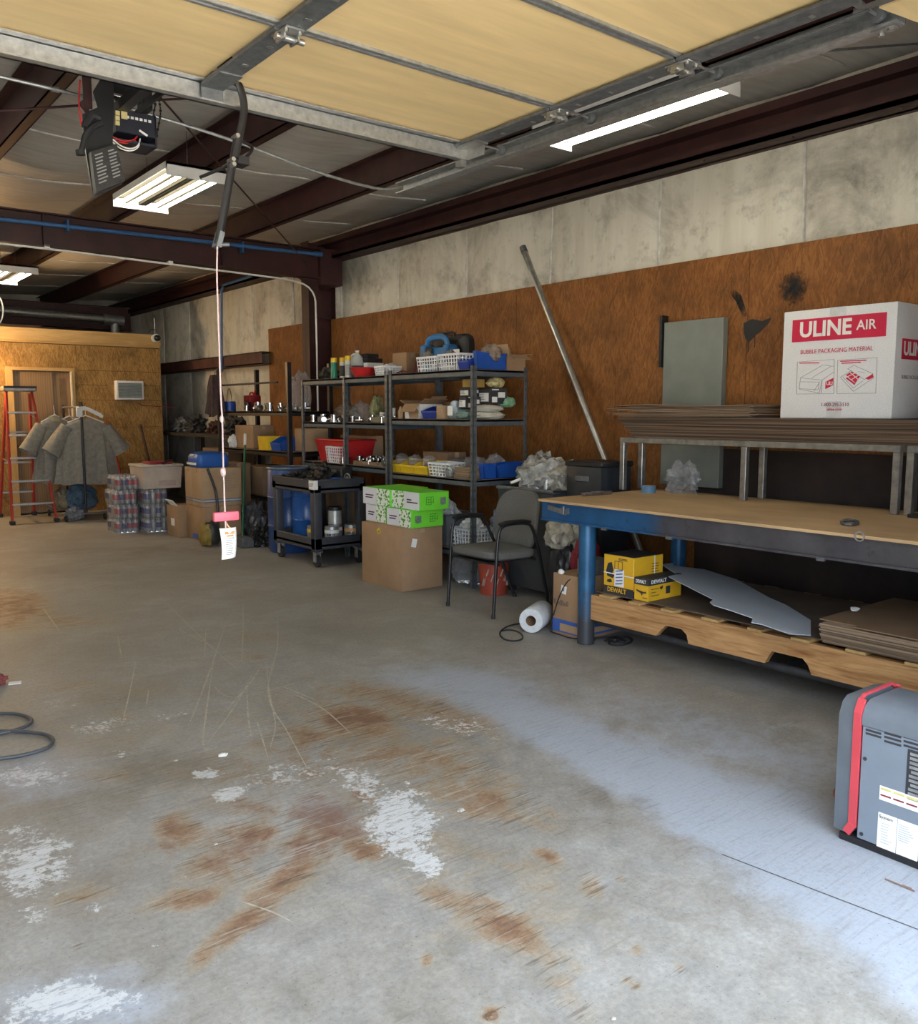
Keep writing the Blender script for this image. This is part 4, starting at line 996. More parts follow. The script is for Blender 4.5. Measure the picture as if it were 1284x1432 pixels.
stack('cardboard_stack', 'long thick pile of flattened cartons along the top of the bench riser', 4.875, 1.0, 1.287, 5.40, 4.13, 1.428, 20, .16, m_edge, .006)
t = thing('cardboard_stack', 'ragged thin pile of flattened cartons under the green metal panel', 'cardboard', (5.1, 3.8, 1.43))
mb = MB(); r_ = random.Random(11)
for k in range(13):
    y0 = 3.19 + r_.uniform(-.02, .05) - 3.8; y1 = 4.40 + r_.uniform(-.30, .06) - 3.8; a = r_.uniform(-.02, .02); z = k * .0068
    ph = r_.uniform(0, 6)
    N_ = 18
    def fn(u, w, y0=y0, y1=y1, a=a, z=z, ph=ph, k=k):
        y = y0 + (y1 - y0) * u
        return (-.16 + a + .44 * w, y, z + .006 * math.sin(u * 7 + .25 * k) * (k / 13) + .003 + (.0035 if False else 0))
    top = [[mb.bm.verts.new(fn(i / N_, j)) for j in (0, 1)] for i in range(N_ + 1)]
    bot = [[mb.bm.verts.new(Vector(fn(i / N_, j)) - Vector((0, 0, .0042))) for j in (0, 1)] for i in range(N_ + 1)]
    for i in range(N_):
        mb.bm.faces.new((top[i][0], top[i + 1][0], top[i + 1][1], top[i][1])); mb.bm.faces.new((bot[i][0], bot[i][1], bot[i + 1][1], bot[i + 1][0]))
        for j in (0, 1): mb.bm.faces.new((top[i][j], bot[i][j], bot[i + 1][j], top[i + 1][j]))
    for i in (0, N_): mb.bm.faces.new((top[i][0], top[i][1], bot[i][1], bot[i][0]))
mb.build('sheets', m_edge3, t, smooth=False)

# big white carton with red print
ux0, uy0, uy1, uz0, uz1 = 4.95, 2.33, 3.02, 1.4295, 2.077
ub = thing('packaging_carton', 'big white carton with red ULINE AIR band on the bench riser', 'box', (ux0, (uy0 + uy1) / 2, uz0))
hw = (uy1 - uy0) / 2; uh = uz1 - uz0
m_wcard = corrugated('white_cardboard', (.70, .70, .70), .6, False, .03)
mb = MB(); mb.box(0, -hw, 0, .5, hw, uh, .005, seg=2); mb.build('carton', m_wcard, ub)
mb = MB(); mb.box(-.0009, -.045, 0.0, 0, .045, .10); mb.box(-.0009, -.05, uh - .12, 0, .05, uh); mb.box(0, -.05, uh, .5, .05, uh + .0009); mb.build('tape', M('clear_tape', (.58, .60, .60), .2, 0, .08, 20), ub, smooth=False)
def up_(px, py): q = onX(px, py, ux0); return q.y - (uy0 + uy1) / 2, q.z - uz0
y1_, z1_ = up_(1109, 448); y0_, z0_ = up_(1239, 472)
bandz0, bandz1 = up_(1107, 479)[1], z1_
mb = MB(); mb.quad((-.0006, y1_, bandz0), MX, UZ, y1_ - y0_, bandz1 - bandz0); mb.build('red_band', m_redink, ub, smooth=False)
cz = (bandz0 + bandz1) / 2
a_, c_ = up_(1119, 460)[0], up_(1191, 460)[0]
text('ULINE', .125, frame((-.0028, (a_ + c_) / 2, cz), MX, UZ), m_paper, ub, 'lettering', .03, width=abs(a_ - c_))
a_, c_ = up_(1198, 458)[0], up_(1226, 458)[0]
text('AIR', .078, frame((-.0028, (a_ + c_) / 2, cz + .004), MX, UZ), m_paper, ub, 'lettering', .012, width=abs(a_ - c_))
a_, c_ = up_(1120, 490)[0], up_(1221, 488)[0]
text('BUBBLE PACKAGING MATERIAL', .036, frame((-.0024, (a_ + c_) / 2, up_(1170, 490)[1]), MX, UZ), m_redink, ub, 'lettering', .0, width=abs(a_ - c_))
a_, c_ = up_(1149, 565)[0], up_(1187, 565)[0]
text('1-800-295-5510', .030, frame((-.0024, (a_ + c_) / 2, up_(1168, 566)[1]), MX, UZ), M('maroon_ink', (.24, .03, .06), .6), ub, 'lettering', .004, width=abs(a_ - c_))
text('uline.com', .024, frame((-.0024, (a_ + c_) / 2, up_(1168, 571.5)[1] - .004), MX, UZ), m_redink, ub, 'lettering', .012)
# the two instruction drawings
mb = MB(); mr_ = MB()
def ln(px0, px1, t=.0022, tgt=None):
    a_, c_ = up_(*px0), up_(*px1); (tgt or mb).bar((-.0006, a_[0], a_[1]), (-.0006, c_[0], c_[1]), t, .0012, up=(1, 0, 0))
def Q(cx, cy): return (1080 + cx * 204 / 1284, 410 + cy * 200 / 1259)
for seq in ([(222, 606), (547, 583), (543, 884), (215, 888), (222, 606)], [(578, 590), (925, 568), (912, 880), (570, 884), (578, 590)],
            [(250, 745), (447, 632), (547, 645)], [(250, 745), (440, 765), (547, 690)], [(250, 745), (238, 845), (415, 880)], [(440, 765), (415, 880)], [(350, 745), (520, 642)], [(250, 780), (415, 782), (405, 850), (235, 840)], [(440, 765), (435, 880)], [(370, 860), (420, 780)],
            [(665, 665), (720, 635), (890, 710), (812, 760), (665, 665)], [(600, 740), (715, 865), (895, 745)], [(600, 740), (700, 680)], [(620, 735), (715, 835), (800, 770)], [(760, 690), (815, 700)]):
    for p_, q_ in zip(seq, seq[1:]): ln(Q(*p_), Q(*q_))
for (x0, y0, x1, y1) in ((240, 616, 415, 612), (600, 600, 830, 590), (612, 618, 780, 608)): ln(Q(x0, y0), Q(x1, y1), .006, mr_)
mb.build('line_drawing', m_inkfaint, ub, smooth=False)
for poly in ([(470, 780), (540, 745), (538, 810), (468, 845)], [(650, 720), (700, 690), (775, 730), (735, 790)], [(820, 750), (885, 710), (895, 740), (850, 762)], [(660, 740), (735, 795), (725, 808), (650, 750)]):
    pp = [up_(*Q(*p_)) for p_ in poly]; mr_.prism(pp, lambda u, w, t_: Vector((t_, u, w)), -.0014, .0)
mr_.build('red_print', m_redink, ub, smooth=False)
mb = MB()
for p_, q_ in (((690, 700), (760, 760)), ((720, 690), (785, 735)), ((665, 735), (735, 700)), ((700, 760), (765, 720))): 
    a_, c_ = up_(*Q(*p_)), up_(*Q(*q_)); mb.bar((-.002, a_[0], a_[1]), (-.002, c_[0], c_[1]), .004, .001, up=(1, 0, 0))
a_ = up_(*Q(506, 795)); mb.build('white_lines', m_paper, ub, smooth=False)
text('ULI', .028, frame((-.0026, a_[0], a_[1]), (0, -1, .0), UZ), m_paper, ub, 'lettering', .02)
mb = MB(); mb.quad((.075, -hw - .0006, .335), PX, UZ, .40, .115); mb.build('red_band', m_redink, ub, smooth=False)
text('ULINE', .105, frame((.22, -hw - .0028, .392), PX, UZ), m_paper, ub, 'lettering', .03, width=.25)
text('BUBBLE PACKAGING MATERIAL', .03, frame((.27, -hw - .001, .235), PX, UZ), m_inkfaint, ub, 'lettering', .01, width=.36)

# green-grey steel panel on the wall behind the riser
pn = thing('steel_plate', 'grey-green painted steel panel standing against the boards behind the bench', 'metal panel', (WX - .047, 4.05, .91))
m_pan = M('grey_green_paint', (.20, .215, .19), .42, .1, .1, 3.5, 0)
mb = MB(); mb.box(-.029, -.265, .0, .029, .265, 1.235, .003); mb.build('plate', m_pan, pn, smooth=False)
mb = MB(); mb.box(-.045, .272, .90, .03, .296, 1.29); 
for k in range(5): mb.box(-.05, .276, .92 + .075 * k, -.045, .292, .95 + .075 * k)
mb.build('hinge_strip', m_black, pn, smooth=False)

# long silver poles leaning on the boards
def lean_pole(label, p0, p1, r_):
    t = thing('steel_pole', label, 'pole', p0); v = Vector(p1) - Vector(p0)
    mb = MB(); mb.cyl((0, 0, 0), v, r_, seg=18); mb.build('tube', m_galv_p, t)
    mb = MB(); mb.cyl(v * .985, v * 1.004, r_ * 1.12, seg=18); mb.build('end_cap', m_galv_d, t)
m_galv_p = M('silver_pole', (.46, .455, .43), .32, .8, .15, 12)
lean_pole('tall silver pole leaning across the strand boards behind the bench', (5.26, 4.14, 0), (5.44, 5.93, 2.93), .027)

# small things on the bench top
t = thing('flat_bar_tool', 'short scuffed steel bar lying at the corner of the bench top', 'tool', tuple(onZ(834, 691, .902)))
mb = MB(); a_, c_ = onZ(815, 694, .902) - t.location, onZ(854, 691, .902) - t.location; up3 = Vector((0, 0, .012))
mb.bar(a_ + up3, c_ + up3, .035, .022, bev=.003); mb.build('bar', M('worn_brown_steel', (.16, .12, .10), .5, .3, .3, 30), t)
mb = MB(); mb.bar(a_.lerp(c_, .3) + up3 * 2.05, a_.lerp(c_, .75) + up3 * 2.05, .012, .004); mb.build('scuffed_top', m_galv, t)
t = thing('steel_shackle', 'small steel clip lying near the front edge of the bench', 'clip', tuple(onZ(1187, 731, .902)))
L_ = t.location; mb = MB(); P = [onZ(x, y, .91) - L_ for x, y in ((1176, 730), (1182, 727), (1197, 728), (1201, 731), (1194, 734), (1180, 733))]
mb.tube(P, .008, 8, closed=True, smooth=1); mb.build('loop', m_galv_d, t)
mb = MB(); mb.bar(P[0] + Vector((0, 0, .006)), P[2] + Vector((0, 0, .006)), .012, .006); mb.build('latch', m_galv, t)
t = thing('black_square', 'small black square block at the right end of the bench top', 'block', tuple(onZ(1284, 724, .902)))
mb = MB(); mb.box(-.04, -.04, 0, .04, .04, .02, .003); solo_o = mb.build('block', m_blackp, t)
t = thing('plastic_bag', 'clear crumpled plastic bag under the left of the bench riser', 'bag', (5.0, 3.78, .902))
mb = MB(); mb.blob((0, 0, .085), (.085, .125, .12), 4, .55, 3.4, 4); mb.build('film', m_clear, t)
t = thing('tape_roll', 'roll of blue tape lying by the clear bag on the bench', 'tape roll', (4.84, 3.95, .902))
mb = MB(); mb.lathe([(.038, 0), (.05, 0), (.05, .05), (.038, .05), (.038, 0)], (0, 0, 0), 24); mb.build('blue_tape', M('pale_blue_tape', (.10, .22, .36), .5), t); mb = MB(); mb.lathe([(.036, -.0), (.038, 0), (.038, .05), (.036, .05), (.036, 0)], (0, 0, 0), 24); mb.build('core', m_card2, t)

# ---- pallet on the lower bench rails
m_pineS = wood('pallet_pine', (.22, .085, .026), (.60, .36, .16), 1, 1.0)
pal = thing('pallet', 'wooden pallet with notched front board on the lower bench rails', 'pallet', (4.53, 2.4, .167))
px_, py0 = 4.53, 2.4
NB = [(3.686, 0), (3.17, 0), (3.14, .035), (3.10, .075), (2.99, .075), (2.955, .05), (2.94, 0), (2.46, 0), (2.44, .04), (2.42, .072), (2.25, .072), (2.22, .045), (2.20, 0), (1.02, 0), (1.02, .158), (3.686, .158)]
for x in (3.985, 4.50, 5.0):
    mb = MB(); mb.prism([(a_ - py0, c_) for a_, c_ in NB], lambda u, w, q, x=x: Vector((x - px_ + q, u, w)), 0, .038); mb.build('stringer', m_pineS, pal, smooth=False)
for k, y in enumerate((3.56, 3.33, 3.08, 2.80, 2.52, 2.26, 1.98, 1.70, 1.40, 1.1)):
    mb = MB(); w_ = (.10, .085, .1, .11, .085, .1, .1, .1, .09, .1)[k]; mb.box(3.975 - px_ - .004 * (k % 3), y - py0 - w_ / 2, .158, 5.045 - px_, y - py0 + w_ / 2, .174, .002); mb.build('deck_board', m_pinex, pal, smooth=False)
t = thing('flat_sheet', 'dull brown hardboard sheet covering the pallet under the bench', 'board', (4.55, 2.4, .3415))
mb = MB(); mb.box(-.53, -1.3, 0, .45, 1.27, .006, .001); mb.build('sheet', M('dull_hardboard', (.115, .085, .065), .7, 0, .2, 4), t, smooth=False)
DK = .3478
m_dw = M('yellow_carton', (.70, .40, .02), .5, 0, .06, 5)
t = thing('tool_carton', 'taller yellow and black DEWALT tool carton on the pallet beside the blue leg', 'box', (4.14, 3.50, DK))
mb = MB(); mb.box(-.115, -.12, 0, .16, .12, .245, .003, seg=1); mb.build('carton', m_dw, t)
mb = MB(); mb.quad((-.1155, .12, .0), MX, UZ, .24, .05); mb.quad((-.115, -.1205, 0), PX, UZ, .09, .04); mb.box(-.113, -.118, .245, .158, .118, .2462); mb.build('black_panel', m_ink, t, smooth=False)
text('DEWALT', .04, frame((-.118, .01, .027), MX, UZ), m_dw, t, 'lettering', .02, width=.15)
mb = MB()
mb.prism([(.085, .19), (.055, .20), (.04, .15), (.05, .13), (.03, .12), (.045, .10), (.09, .11), (.10, .14)], lambda u, w, q: Vector((-.1155 - q, u, w)), 0, .001)
mb.prism([(.09, .085), (.06, .095), (.05, .075), (.07, .07), (.09, .072)], lambda u, w, q: Vector((-.1155 - q, u, w)), 0, .001)
for a_ in (.03, .002): mb.bar((-.116, a_, .16), (-.116, a_, .21), .004, .001, up=(1, 0, 0))
mb.bar((-.116, .03, .21), (-.116, -.03, .21), .004, .001, up=(1, 0, 0)); mb.bar((-.116, .03, .16), (-.116, -.03, .16), .004, .001, up=(1, 0, 0)); mb.bar((-.116, -.03, .16), (-.116, -.03, .21), .004, .001, up=(1, 0, 0))
mb.quad((-.06, -.1205, .03), PX, UZ, .045, .06); lines(mb, (.05, -.1207, .12), PX, UZ, .09, .08, 5, .004, 4); lines(mb, (-.1157, -.0, .215), MX, UZ, .09, .015, 2, .004, 4)
mb.build('tool_picture', m_ink, t, smooth=False)
mb = MB(); mb.quad((-.1168, .03, .055), MX, UZ, .075, .105); mb.bar((-.1165, .12, .13), (-.1165, -.12, .125), .006, .002, up=(1, 0, 0)); mb.bar((-.115, -.1215, .125), (.16, -.1215, .13), .006, .002, up=(0, 1, 0)); mb.box(.075, -.1225, 0, .081, -.1205, .245); mb.build('strap_and_label', m_paper, t, smooth=False)
mb = MB()
for k in range(5): mb.bar((-.1186, .02 - .004 * (k % 2), .068 + .02 * k), (-.1186, -.035, .078 + .02 * k), .007, .001, up=(1, 0, 0))
mb.build('label_scrawl', m_blueink, t, smooth=False)
t = thing('tool_carton', 'shorter yellow DEWALT carton with black top band in front of the grey sheet', 'box', (4.18, 3.31, DK))
mb = MB(); mb.box(-.165, -.05, 0, .15, .055, .135, .002); mb.build('carton', m_dw, t)
mb = MB(); mb.quad((-.1655, .055, .095), MX, UZ, .105, .04); mb.quad((-.165, -.0505, .095), PX, UZ, .315, .04); mb.box(-.164, -.049, .135, .149, .054, .1362); mb.build('black_panel', m_ink, t, smooth=False)
text('DEWALT', .03, frame((-.168, .004, .115), MX, UZ), m_paper, t, 'lettering', .015, width=.075)
text('DEWALT', .032, frame((-.07, -.053, .115), PX, UZ), m_paper, t, 'lettering', .015, width=.14)
mb = MB(); mb.prism([(.04, .065), (-.02, .055), (-.03, .06), (-.04, .05), (-.01, .045), (-.005, .03), (.004, .045), (.035, .055)], lambda u, w, q: Vector((-.1655 - q, u, w)), 0, .001); mb.quad((.0, -.0505, .03), PX, UZ, .04, .045); lines(mb, (-.14, -.0507, .02), PX, UZ, .1, .06, 3, .003, 8); lines(mb, (-.1657, -.01, .01), MX, UZ, .05, .015, 1, .004, 8); mb.prism([(-.06, .075), (-.03, .085), (-.03, .07), (-.045, .06)], lambda u, w, q: Vector((u, -.0505 - q, w)), 0, .001); mb.build('tool_picture', m_ink, t, smooth=False)
# long grey sheet with torn tabs
t = thing('sheet_offcut', 'long pale blue-grey sheet with notched edges sloping off the yellow cartons', 'sheet', (4.4, 2.95, DK))
out = [(925, 789), (941, 787), (943, 791), (985, 796), (1030, 810), (1075, 835), (1100, 846), (1134, 867), (1134, 888), (1104, 886), (1066, 873), (1051, 870), (1053, 864), (1024, 854), (998, 846), (993, 842), (998, 838), (968, 823), (946, 812), (935, 806), (947, 803), (936, 796)]
def shz(x): return .505 - .13 * min(1, max(0, (x - 925) / 200)) ** .8
mb = MB(); P = [onZ(x, y, shz(x)) - t.location for x, y in out]
vs = [mb.bm.verts.new(p) for p in P]; f_ = mb.bm.faces.new(vs); bmesh.ops.triangulate(mb.bm, faces=[f_])
r_ = bmesh.ops.extrude_face_region(mb.bm, geom=mb.bm.faces[:]); 
for v_ in [g_ for g_ in r_['geom'] if isinstance(g_, bmesh.types.BMVert)]: v_.co.z -= .004
mb.build('sheet', M('pale_blue_sheet', (.42, .47, .53), .45, .1, .06, 5), t, smooth=False)
stack('cardboard_stack', 'low pile of corrugated flats at the right end of the pallet', 3.97, 1.02, DK, 4.62, 2.14, DK + .092, 12, .03, m_edge2, .008, 6)
t = thing('cardboard_sheet', 'brown flat sheets topping the low pile on the pallet', 'cardboard', (4.4, 1.65, DK + .093))
mb = MB(); mb.box(-.36, -.6, 0, .42, .55, .006); mb.box(-.42, -.62, .0065, .30, .35, .012); mb.build('sheets', m_card_d, t, smooth=False)
t = thing('paper_scrap', 'white crumpled scrap on the flat sheets under the bench', 'paper', tuple(onZ(1196, 855, DK + .106)))
mb = MB(); mb.blob((0, 0, .012), (.03, .022, .014), 9, .5, 3, 2); mb.build('scrap', m_paper, t)

# ---- around the blue leg
t = thing('drink_carton', 'tall brown RedBull carton standing behind the blue pipe leg', 'box', (4.22, 3.93, 0))
mb = MB(); mb.box(-.2, -.135, 0, .2, .13, .41, .004, seg=2); mb.build('carton', m_card, t)
mb = MB(); mb.quad((-.2006, .13, .02), MX, UZ, .265, .085); mb.quad((-.2, -.1356, .02), PX, UZ, .4, .075); mb.build('blue_print', m_blueink, t, smooth=False)
mb = MB(); mb.quad((-.2022, .06, .03), MX, UZ, .17, .05); mb.quad((-.1, -.1372, .035), PX, UZ, .2, .035); mb.build('tan_block', m_card2, t, smooth=False)
text('RedBull', .05, frame((-.2008, .055, .215), MX, UZ), M('carton_grey_ink', (.12, .085, .075), .7), t, 'lettering', .005, width=.13)
mb = MB(); mb.quad((-.2012, .06, .285), (0, -.98, -.17), (0, -.17, .98), .05, .055); mb.build('sticker', m_paper, t, smooth=False)
mb = MB(); mb.bar((-.203, .045, .31), (-.203, .025, .306), .02, .001, up=(1, 0, 0)); mb.build('sticker_print', m_inkfaint, t, smooth=False)
mb = MB(); mb.tube([(-.205, .12, .12), (-.206, .09, .2), (-.207, .06, .27), (-.205, .0, .37), (-.19, -.05, .40), (-.1, -.03, .417)], .004, 6, smooth=2); solo(mb, 'power_cord', m_rubber, 'thin black cord draped down the face of the drink carton', 'cord', (4.22, 3.93, 0))
mb = MB(); mb.blob((0, 0, .02), (.018, .025, .02), 2, .2, 2, 2); solo(mb, 'plug', m_paper, 'small white plug on the black cord by the drink carton', 'plug', tuple(onX(785, 804, 4.01)))
t = thing('junction_box', 'pale grey ribbed metal device on top of the drink carton', 'device', (4.20, 3.86, .411))
mb = MB(); mb.box(-.10, -.06, 0, .08, .06, .10, .003); mb.build('case', m_galv, t)
mb = MB()
for k in range(5): mb.box(-.104, -.045 + .02 * k, .015, -.10, -.037 + .02 * k, .085)
mb.build('fins', m_inkfaint, t, smooth=False)
t = thing('red_bag', 'crumpled dark red bag wedged behind the drink carton', 'bag', (4.50, 4.22, 0))
mb = MB(); mb.blob((0, 0, .40), (.11, .10, .20), 3, .22, 2.5, 4); mb.box(-.07, -.07, 0, .07, .07, .3, .03); mb.build('cloth', M('dark_red_cloth', (.22, .012, .02), .8, 0, .25, 12), t)
t = thing('plastic_bag', 'beige cloudy plastic bag bulging beside the bench end', 'bag', (4.53, 4.47, .48))
mb = MB(); mb.blob((0, 0, .10), (.13, .13, .15), 8, .3, 2.5, 4); mb.build('film', M('beige_film', (.36, .33, .26), .25, 0, .25, 12, .3), t)
t = thing('black_bag', 'black sack standing under the beige bag behind the chair', 'bag', (4.53, 4.46, 0)); mb = MB(); mb.blob((0, 0, .25), (.115, .13, .34), 9, .2, 2.5, 4); mb.build('sack', M('black_sack_film', (.02, .02, .022), .35, 0, .2, 12, .3), t)
# roll of wrap
t = thing('wrap_roll', 'roll of white bubble wrap lying on the floor by the carton', 'wrap roll', (3.93, 4.10, 0))
a_, c_ = Vector((-.04, .035, .085)), Vector((.20, .17, .085)); dirv = (c_ - a_).normalized()
Mr = Matrix.Translation(a_) @ dirv.to_track_quat('Z', 'Y').to_matrix().to_4x4(); Lr = (c_ - a_).length
mb = MB(); mb.lathe([(.036, 0), (.080, 0), (.084, .006), (.084, Lr - .006), (.08, Lr), (.036, Lr)], (0, 0, 0), 28, M=Mr); mb.build('wrap', M('bubble_wrap', (.64, .66, .68), .35, 0, .1, 30, .6), t)
mb = MB(); mb.lathe([(.034, .004), (.040, .004), (.040, Lr - .004), (.034, Lr - .004), (.034, .004)], (0, 0, 0), 24, M=Mr); mb.build('core', m_card, t)
mb = MB(); mb.tube([onZ(x, y, .006) for x, y in ((752, 873), (735, 871), (712, 874), (697, 884), (703, 894), (720, 897), (733, 893), (728, 884), (712, 880), (702, 882))], .0055, 8, smooth=3); solo(mb, 'cable_loop', m_rubber, 'loop of black cable on the floor beside the bubble wrap roll', 'cable')
mb = MB(); mb.tube([onZ(x, y, .007) for x, y in ((825, 893), (850, 891), (875, 890), (886, 894), (880, 900), (862, 903), (850, 900), (855, 896), (878, 898), (868, 893), (846, 896))], .007, 8, smooth=2); mb.box(onZ(860, 900).x, onZ(860, 900).y, 0, onZ(860, 900).x + .06, onZ(860, 900).y + .05, .03, .006); solo(mb, 'power_cord', m_rubber, 'coiled black cord with plug on the floor behind the blue leg', 'cord')
mb = MB(); mb.tube([(4.01, 4.07, .006), (4.0, 3.95, .006), (3.99, 3.86, .006), (4.1, 3.72, .006), onZ(825, 893, .007)], .004, 6, smooth=2); solo(mb, 'power_cord', m_rubber, 'thin black cord running along the base of the drink carton', 'cord')

# ---- plasma cutter at the right edge
pc = thing('plasma_cutter', 'blue-grey machine with red edge strip and vents at the picture edge', 'machine', (2.95, 1.12, 0))
m_pcg = M('machine_grey_blue', (.195, .23, .275), .42, .1, .06, 4); m_pcd = M('machine_dark_grey', (.125, .145, .17), .5, 0, .12, 5); m_pcred = M('machine_red_strip', (.52, .055, .07), .45, 0, .05)
X0, X1, YA, YB = 2.81 - 2.95, 3.10 - 2.95, .82 - 1.12, 1.362 - 1.12
mb = MB(); mb.box(X0, YA, .025, X1, YB, .425, .004); mb.build('side_panel', m_pcg, pc)
mb = MB()
prof = [(X0 - .004, .425), (X0 - .004, .455), (X0 + .012, .488), (X0 + .045, .505), (X1 - .045, .505), (X1 - .012, .488), (X1 + .004, .455), (X1 + .004, .425)]
mb.prism(prof, lambda u, w, q: Vector((u, q, w)), YA, YB); mb.build('top_cover', m_pcd, pc)
mb = MB()
fp = [(X0 - .002, .03), (X0 - .002, .46), (X0 + .02, .50), (X0 + .05, .515), (X1 - .05, .515), (X1 - .02, .5), (X1 + .002, .46), (X1 + .002, .03)]
A_ = [Vector((u, YB + .028, w)) for u, w in fp]
mb.prism(fp, lambda u, w, q: Vector(((u) * (1 - max(0, q - .03) * 1.2), YB + q, w - max(0, q - .03) * .35 * (w > .3))), .024, .085); mb.build('front_bezel', m_pcd, pc)
mb = MB()
fr = [(X0 - .006, .06), (X0 - .006, .462), (X0 + .016, .504), (X0 + .048, .519), (X1 - .048, .519), (X1 - .016, .504), (X1 + .006, .462), (X1 + .006, .06)]
mb.prism(fr + [(u * .94, w - .008) for u, w in fr[::-1]], lambda u, w, q: Vector((u, YB + q, w)), .016, .026)
for sx in (-1, 1): mb.prism([(0, .06), (.012, .06), (.012, .462), (.034, .504), (.026, .508), (0, .464)], lambda u, w, q, sx=sx: Vector(((X0 - .008 + u) if sx < 0 else (X1 + .006 - u), YB + q, w)), .002, .027)
mb.bar((X0 - .004, YB + .013, .07), (X0 - .004, YB + .032, .035), .012, .026); mb.build('red_strip', m_pcred, pc, smooth=False)
mb = MB()
def gq(px, py): q = onX(px, py, 2.81); return q.y - 1.12, q.z
for y0, y1, zs in (((1211), (1233), (1020, 1025)), ((1237), (1261), (1013, 1019, 1024.5, 1030, 1036)), ((1264), (1290), (1025, 1030, 1036, 1042))):
    for z_ in zs:
        a_, z0 = gq(y0, z_); c_, _z = gq(y1, z_); mb.box(X0 - .0012, c_, z0 - .0035, X0, a_, z0 + .0035)
a_, z0 = gq(1270, 1047); c_, z1 = gq(1292, 1130); mb.box(X0 - .0012, YA + .06, z1 + .0, X0, a_, z0)
for px0, py0_ in ((1210, 1061), (1205, 1166)): a_, z0 = gq(px0, py0_); mb.cyl((X0 - .003, a_, z0), (X0 + .002, a_, z0), .0065, seg=10)
mb.build('vent_slots', m_ink, pc)
mb = MB()
a_, z0 = gq(1272, 1049)
for k in range(11):
    z_ = z0 - .006 - .0148 * k; mb.box(X0 - .0022, YA + .07, z_ - .009, X0 - .0008, a_ - .004 - (.006 if k in (4, 7) else 0), z_, 0)
mb.build('vent_grille', m_galv, pc, smooth=False)
mb = MB()
a_, z0 = gq(1231, 1098); mb.quad((X0 - .0003, a_, z0 - .048), MX, UZ, .17, .048); a_, z1 = gq(1229, 1133); mb.quad((X0 - .0003, a_, z1 - .125), MX, UZ, .062, .12); mb.quad((X0 - .0003, a_ - .064, z1 - .125), MX, UZ, .068, .12)
mb.build('label', m_paper, pc, smooth=False)
mb = MB(); a_, z0 = gq(1231, 1098)
for k in range(4): mb.quad((X0 - .0018, a_ - .004 - .042 * k, z0 - .033), MX, UZ, .034, .005)
mb.build('warning_bars', M('dark_red_print', (.22, .02, .03), .6), pc, smooth=False)
mb = MB()
for k in range(4): mb.quad((X0 - .0018, a_ - .004 - .042 * k, z0 - .012), MX, UZ, .034, .007)
mb.build('warning_headers', M('pale_yellow_print', (.62, .55, .2), .6), pc, smooth=False)
mb = MB(); a_, z1 = gq(1229, 1133); lines(mb, (X0 - .0012, a_ - .012, z1 - .11), MX, UZ, .045, .075, 8, .002, 5); lines(mb, (X0 - .0012, a_ - .068, z1 - .08), MX, UZ, .06, .06, 8, .002, 6); mb.build('label_print', M('pale_grey_print', (.42, .44, .45), .6), pc, smooth=False)
text('System', .016, frame((X0 - .0018, a_ - .026, z1 - .018), MX, UZ), m_ink, pc, 'lettering', .0)
mb = MB(); a_, z0 = gq(1222, 1012); mb.tube([(X0 - .001, a_ + .012 * math.cos(t_), z0 + .012 * math.sin(t_)) for t_ in np.linspace(0, 2 * math.pi, 17)[:-1]], .001, 5, closed=True); mb.build('round_boss', m_pcd, pc)
mb = MB(); mb.box(X0 - .003, YA, .0, X1 + .003, YB + .06, .028, .004); mb.build('base_skid', m_blackp, pc)
mb = MB(); P = [Vector((2.83, 1.44, .12)), onZ(1183, 1098, .03), onZ(1170, 1103, .02), onZ(1168, 1113, .02), onZ(1178, 1124, .02), Vector((2.95, 1.46, .05))]
mb.tube(P, .010, 8, smooth=2); solo(mb, 'air_hose', M('orange_brown_hose', (.26, .07, .04), .5), 'short red-brown hose looping out from behind the machine', 'hose')

t = thing('flat_sheet', 'dark sheet added as shade against the boards behind the bench', 'board', (5.491, 2.5, 0))  # added dark sheet, stands in for the deep shade under the riser
mb = MB(); mb.box(-.006, -1.45, 0, .006, 1.52, 1.20); mb.build('sheet', M('added_shade_board', (.030, .018, .014), .7, 0, .35, 3), t, smooth=False)

# ================================================================== CHAIR
ch = thing('office_chair', 'grey fabric armchair with black tube legs in front of the shelving', 'chair', (3.96, 4.865, 0))
mb = MB()
def seat_fn(u, w):
    pass
def pad(mb, outline, z0, z1, crown, f3):
    """cushion: outline of (u, v) points, rounded edges, domed top"""
    n_ = len(outline); cx = sum(p[0] for p in outline) / n_; cy = sum(p[1] for p in outline) / n_
    rings = []
    for sc, zz in ((.90, z0), (.985, z0 + (z1 - z0) * .2), (1.0, z0 + (z1 - z0) * .5), (.985, z0 + (z1 - z0) * .8), (.9, z1), (.6, z1 + crown * .7), (.25, z1 + crown)):
        rings.append([mb.bm.verts.new(f3(cx + (p[0] - cx) * sc, cy + (p[1] - cy) * sc, zz)) for p in outline])
    for A, B_ in zip(rings, rings[1:]):
        for k in range(n_): mb.bm.faces.new((A[k], A[(k + 1) % n_], B_[(k + 1) % n_], B_[k]))
    mb.bm.faces.new(rings[0]); mb.bm.faces.new(rings[-1])
def rrect(x0, y0, x1, y1, r, n_=6):
    P = []
    for cx, cy, a0 in ((x1 - r, y1 - r, 0), (x0 + r, y1 - r, 90), (x0 + r, y0 + r, 180), (x1 - r, y0 + r, 270)):
        for k in range(n_): a = R(a0 + 90 * k / (n_ - 1)); P.append((cx + r * math.cos(a), cy + r * math.sin(a)))
    return P
pad(mb, rrect(-.02, -.255, .47, .255, .11), .395, .465, .018, lambda u, w, z: Vector((u, w, z + .02 * max(0, .15 - u) / .15)))
mb.build('seat', m_fabric, ch)
mb = MB()
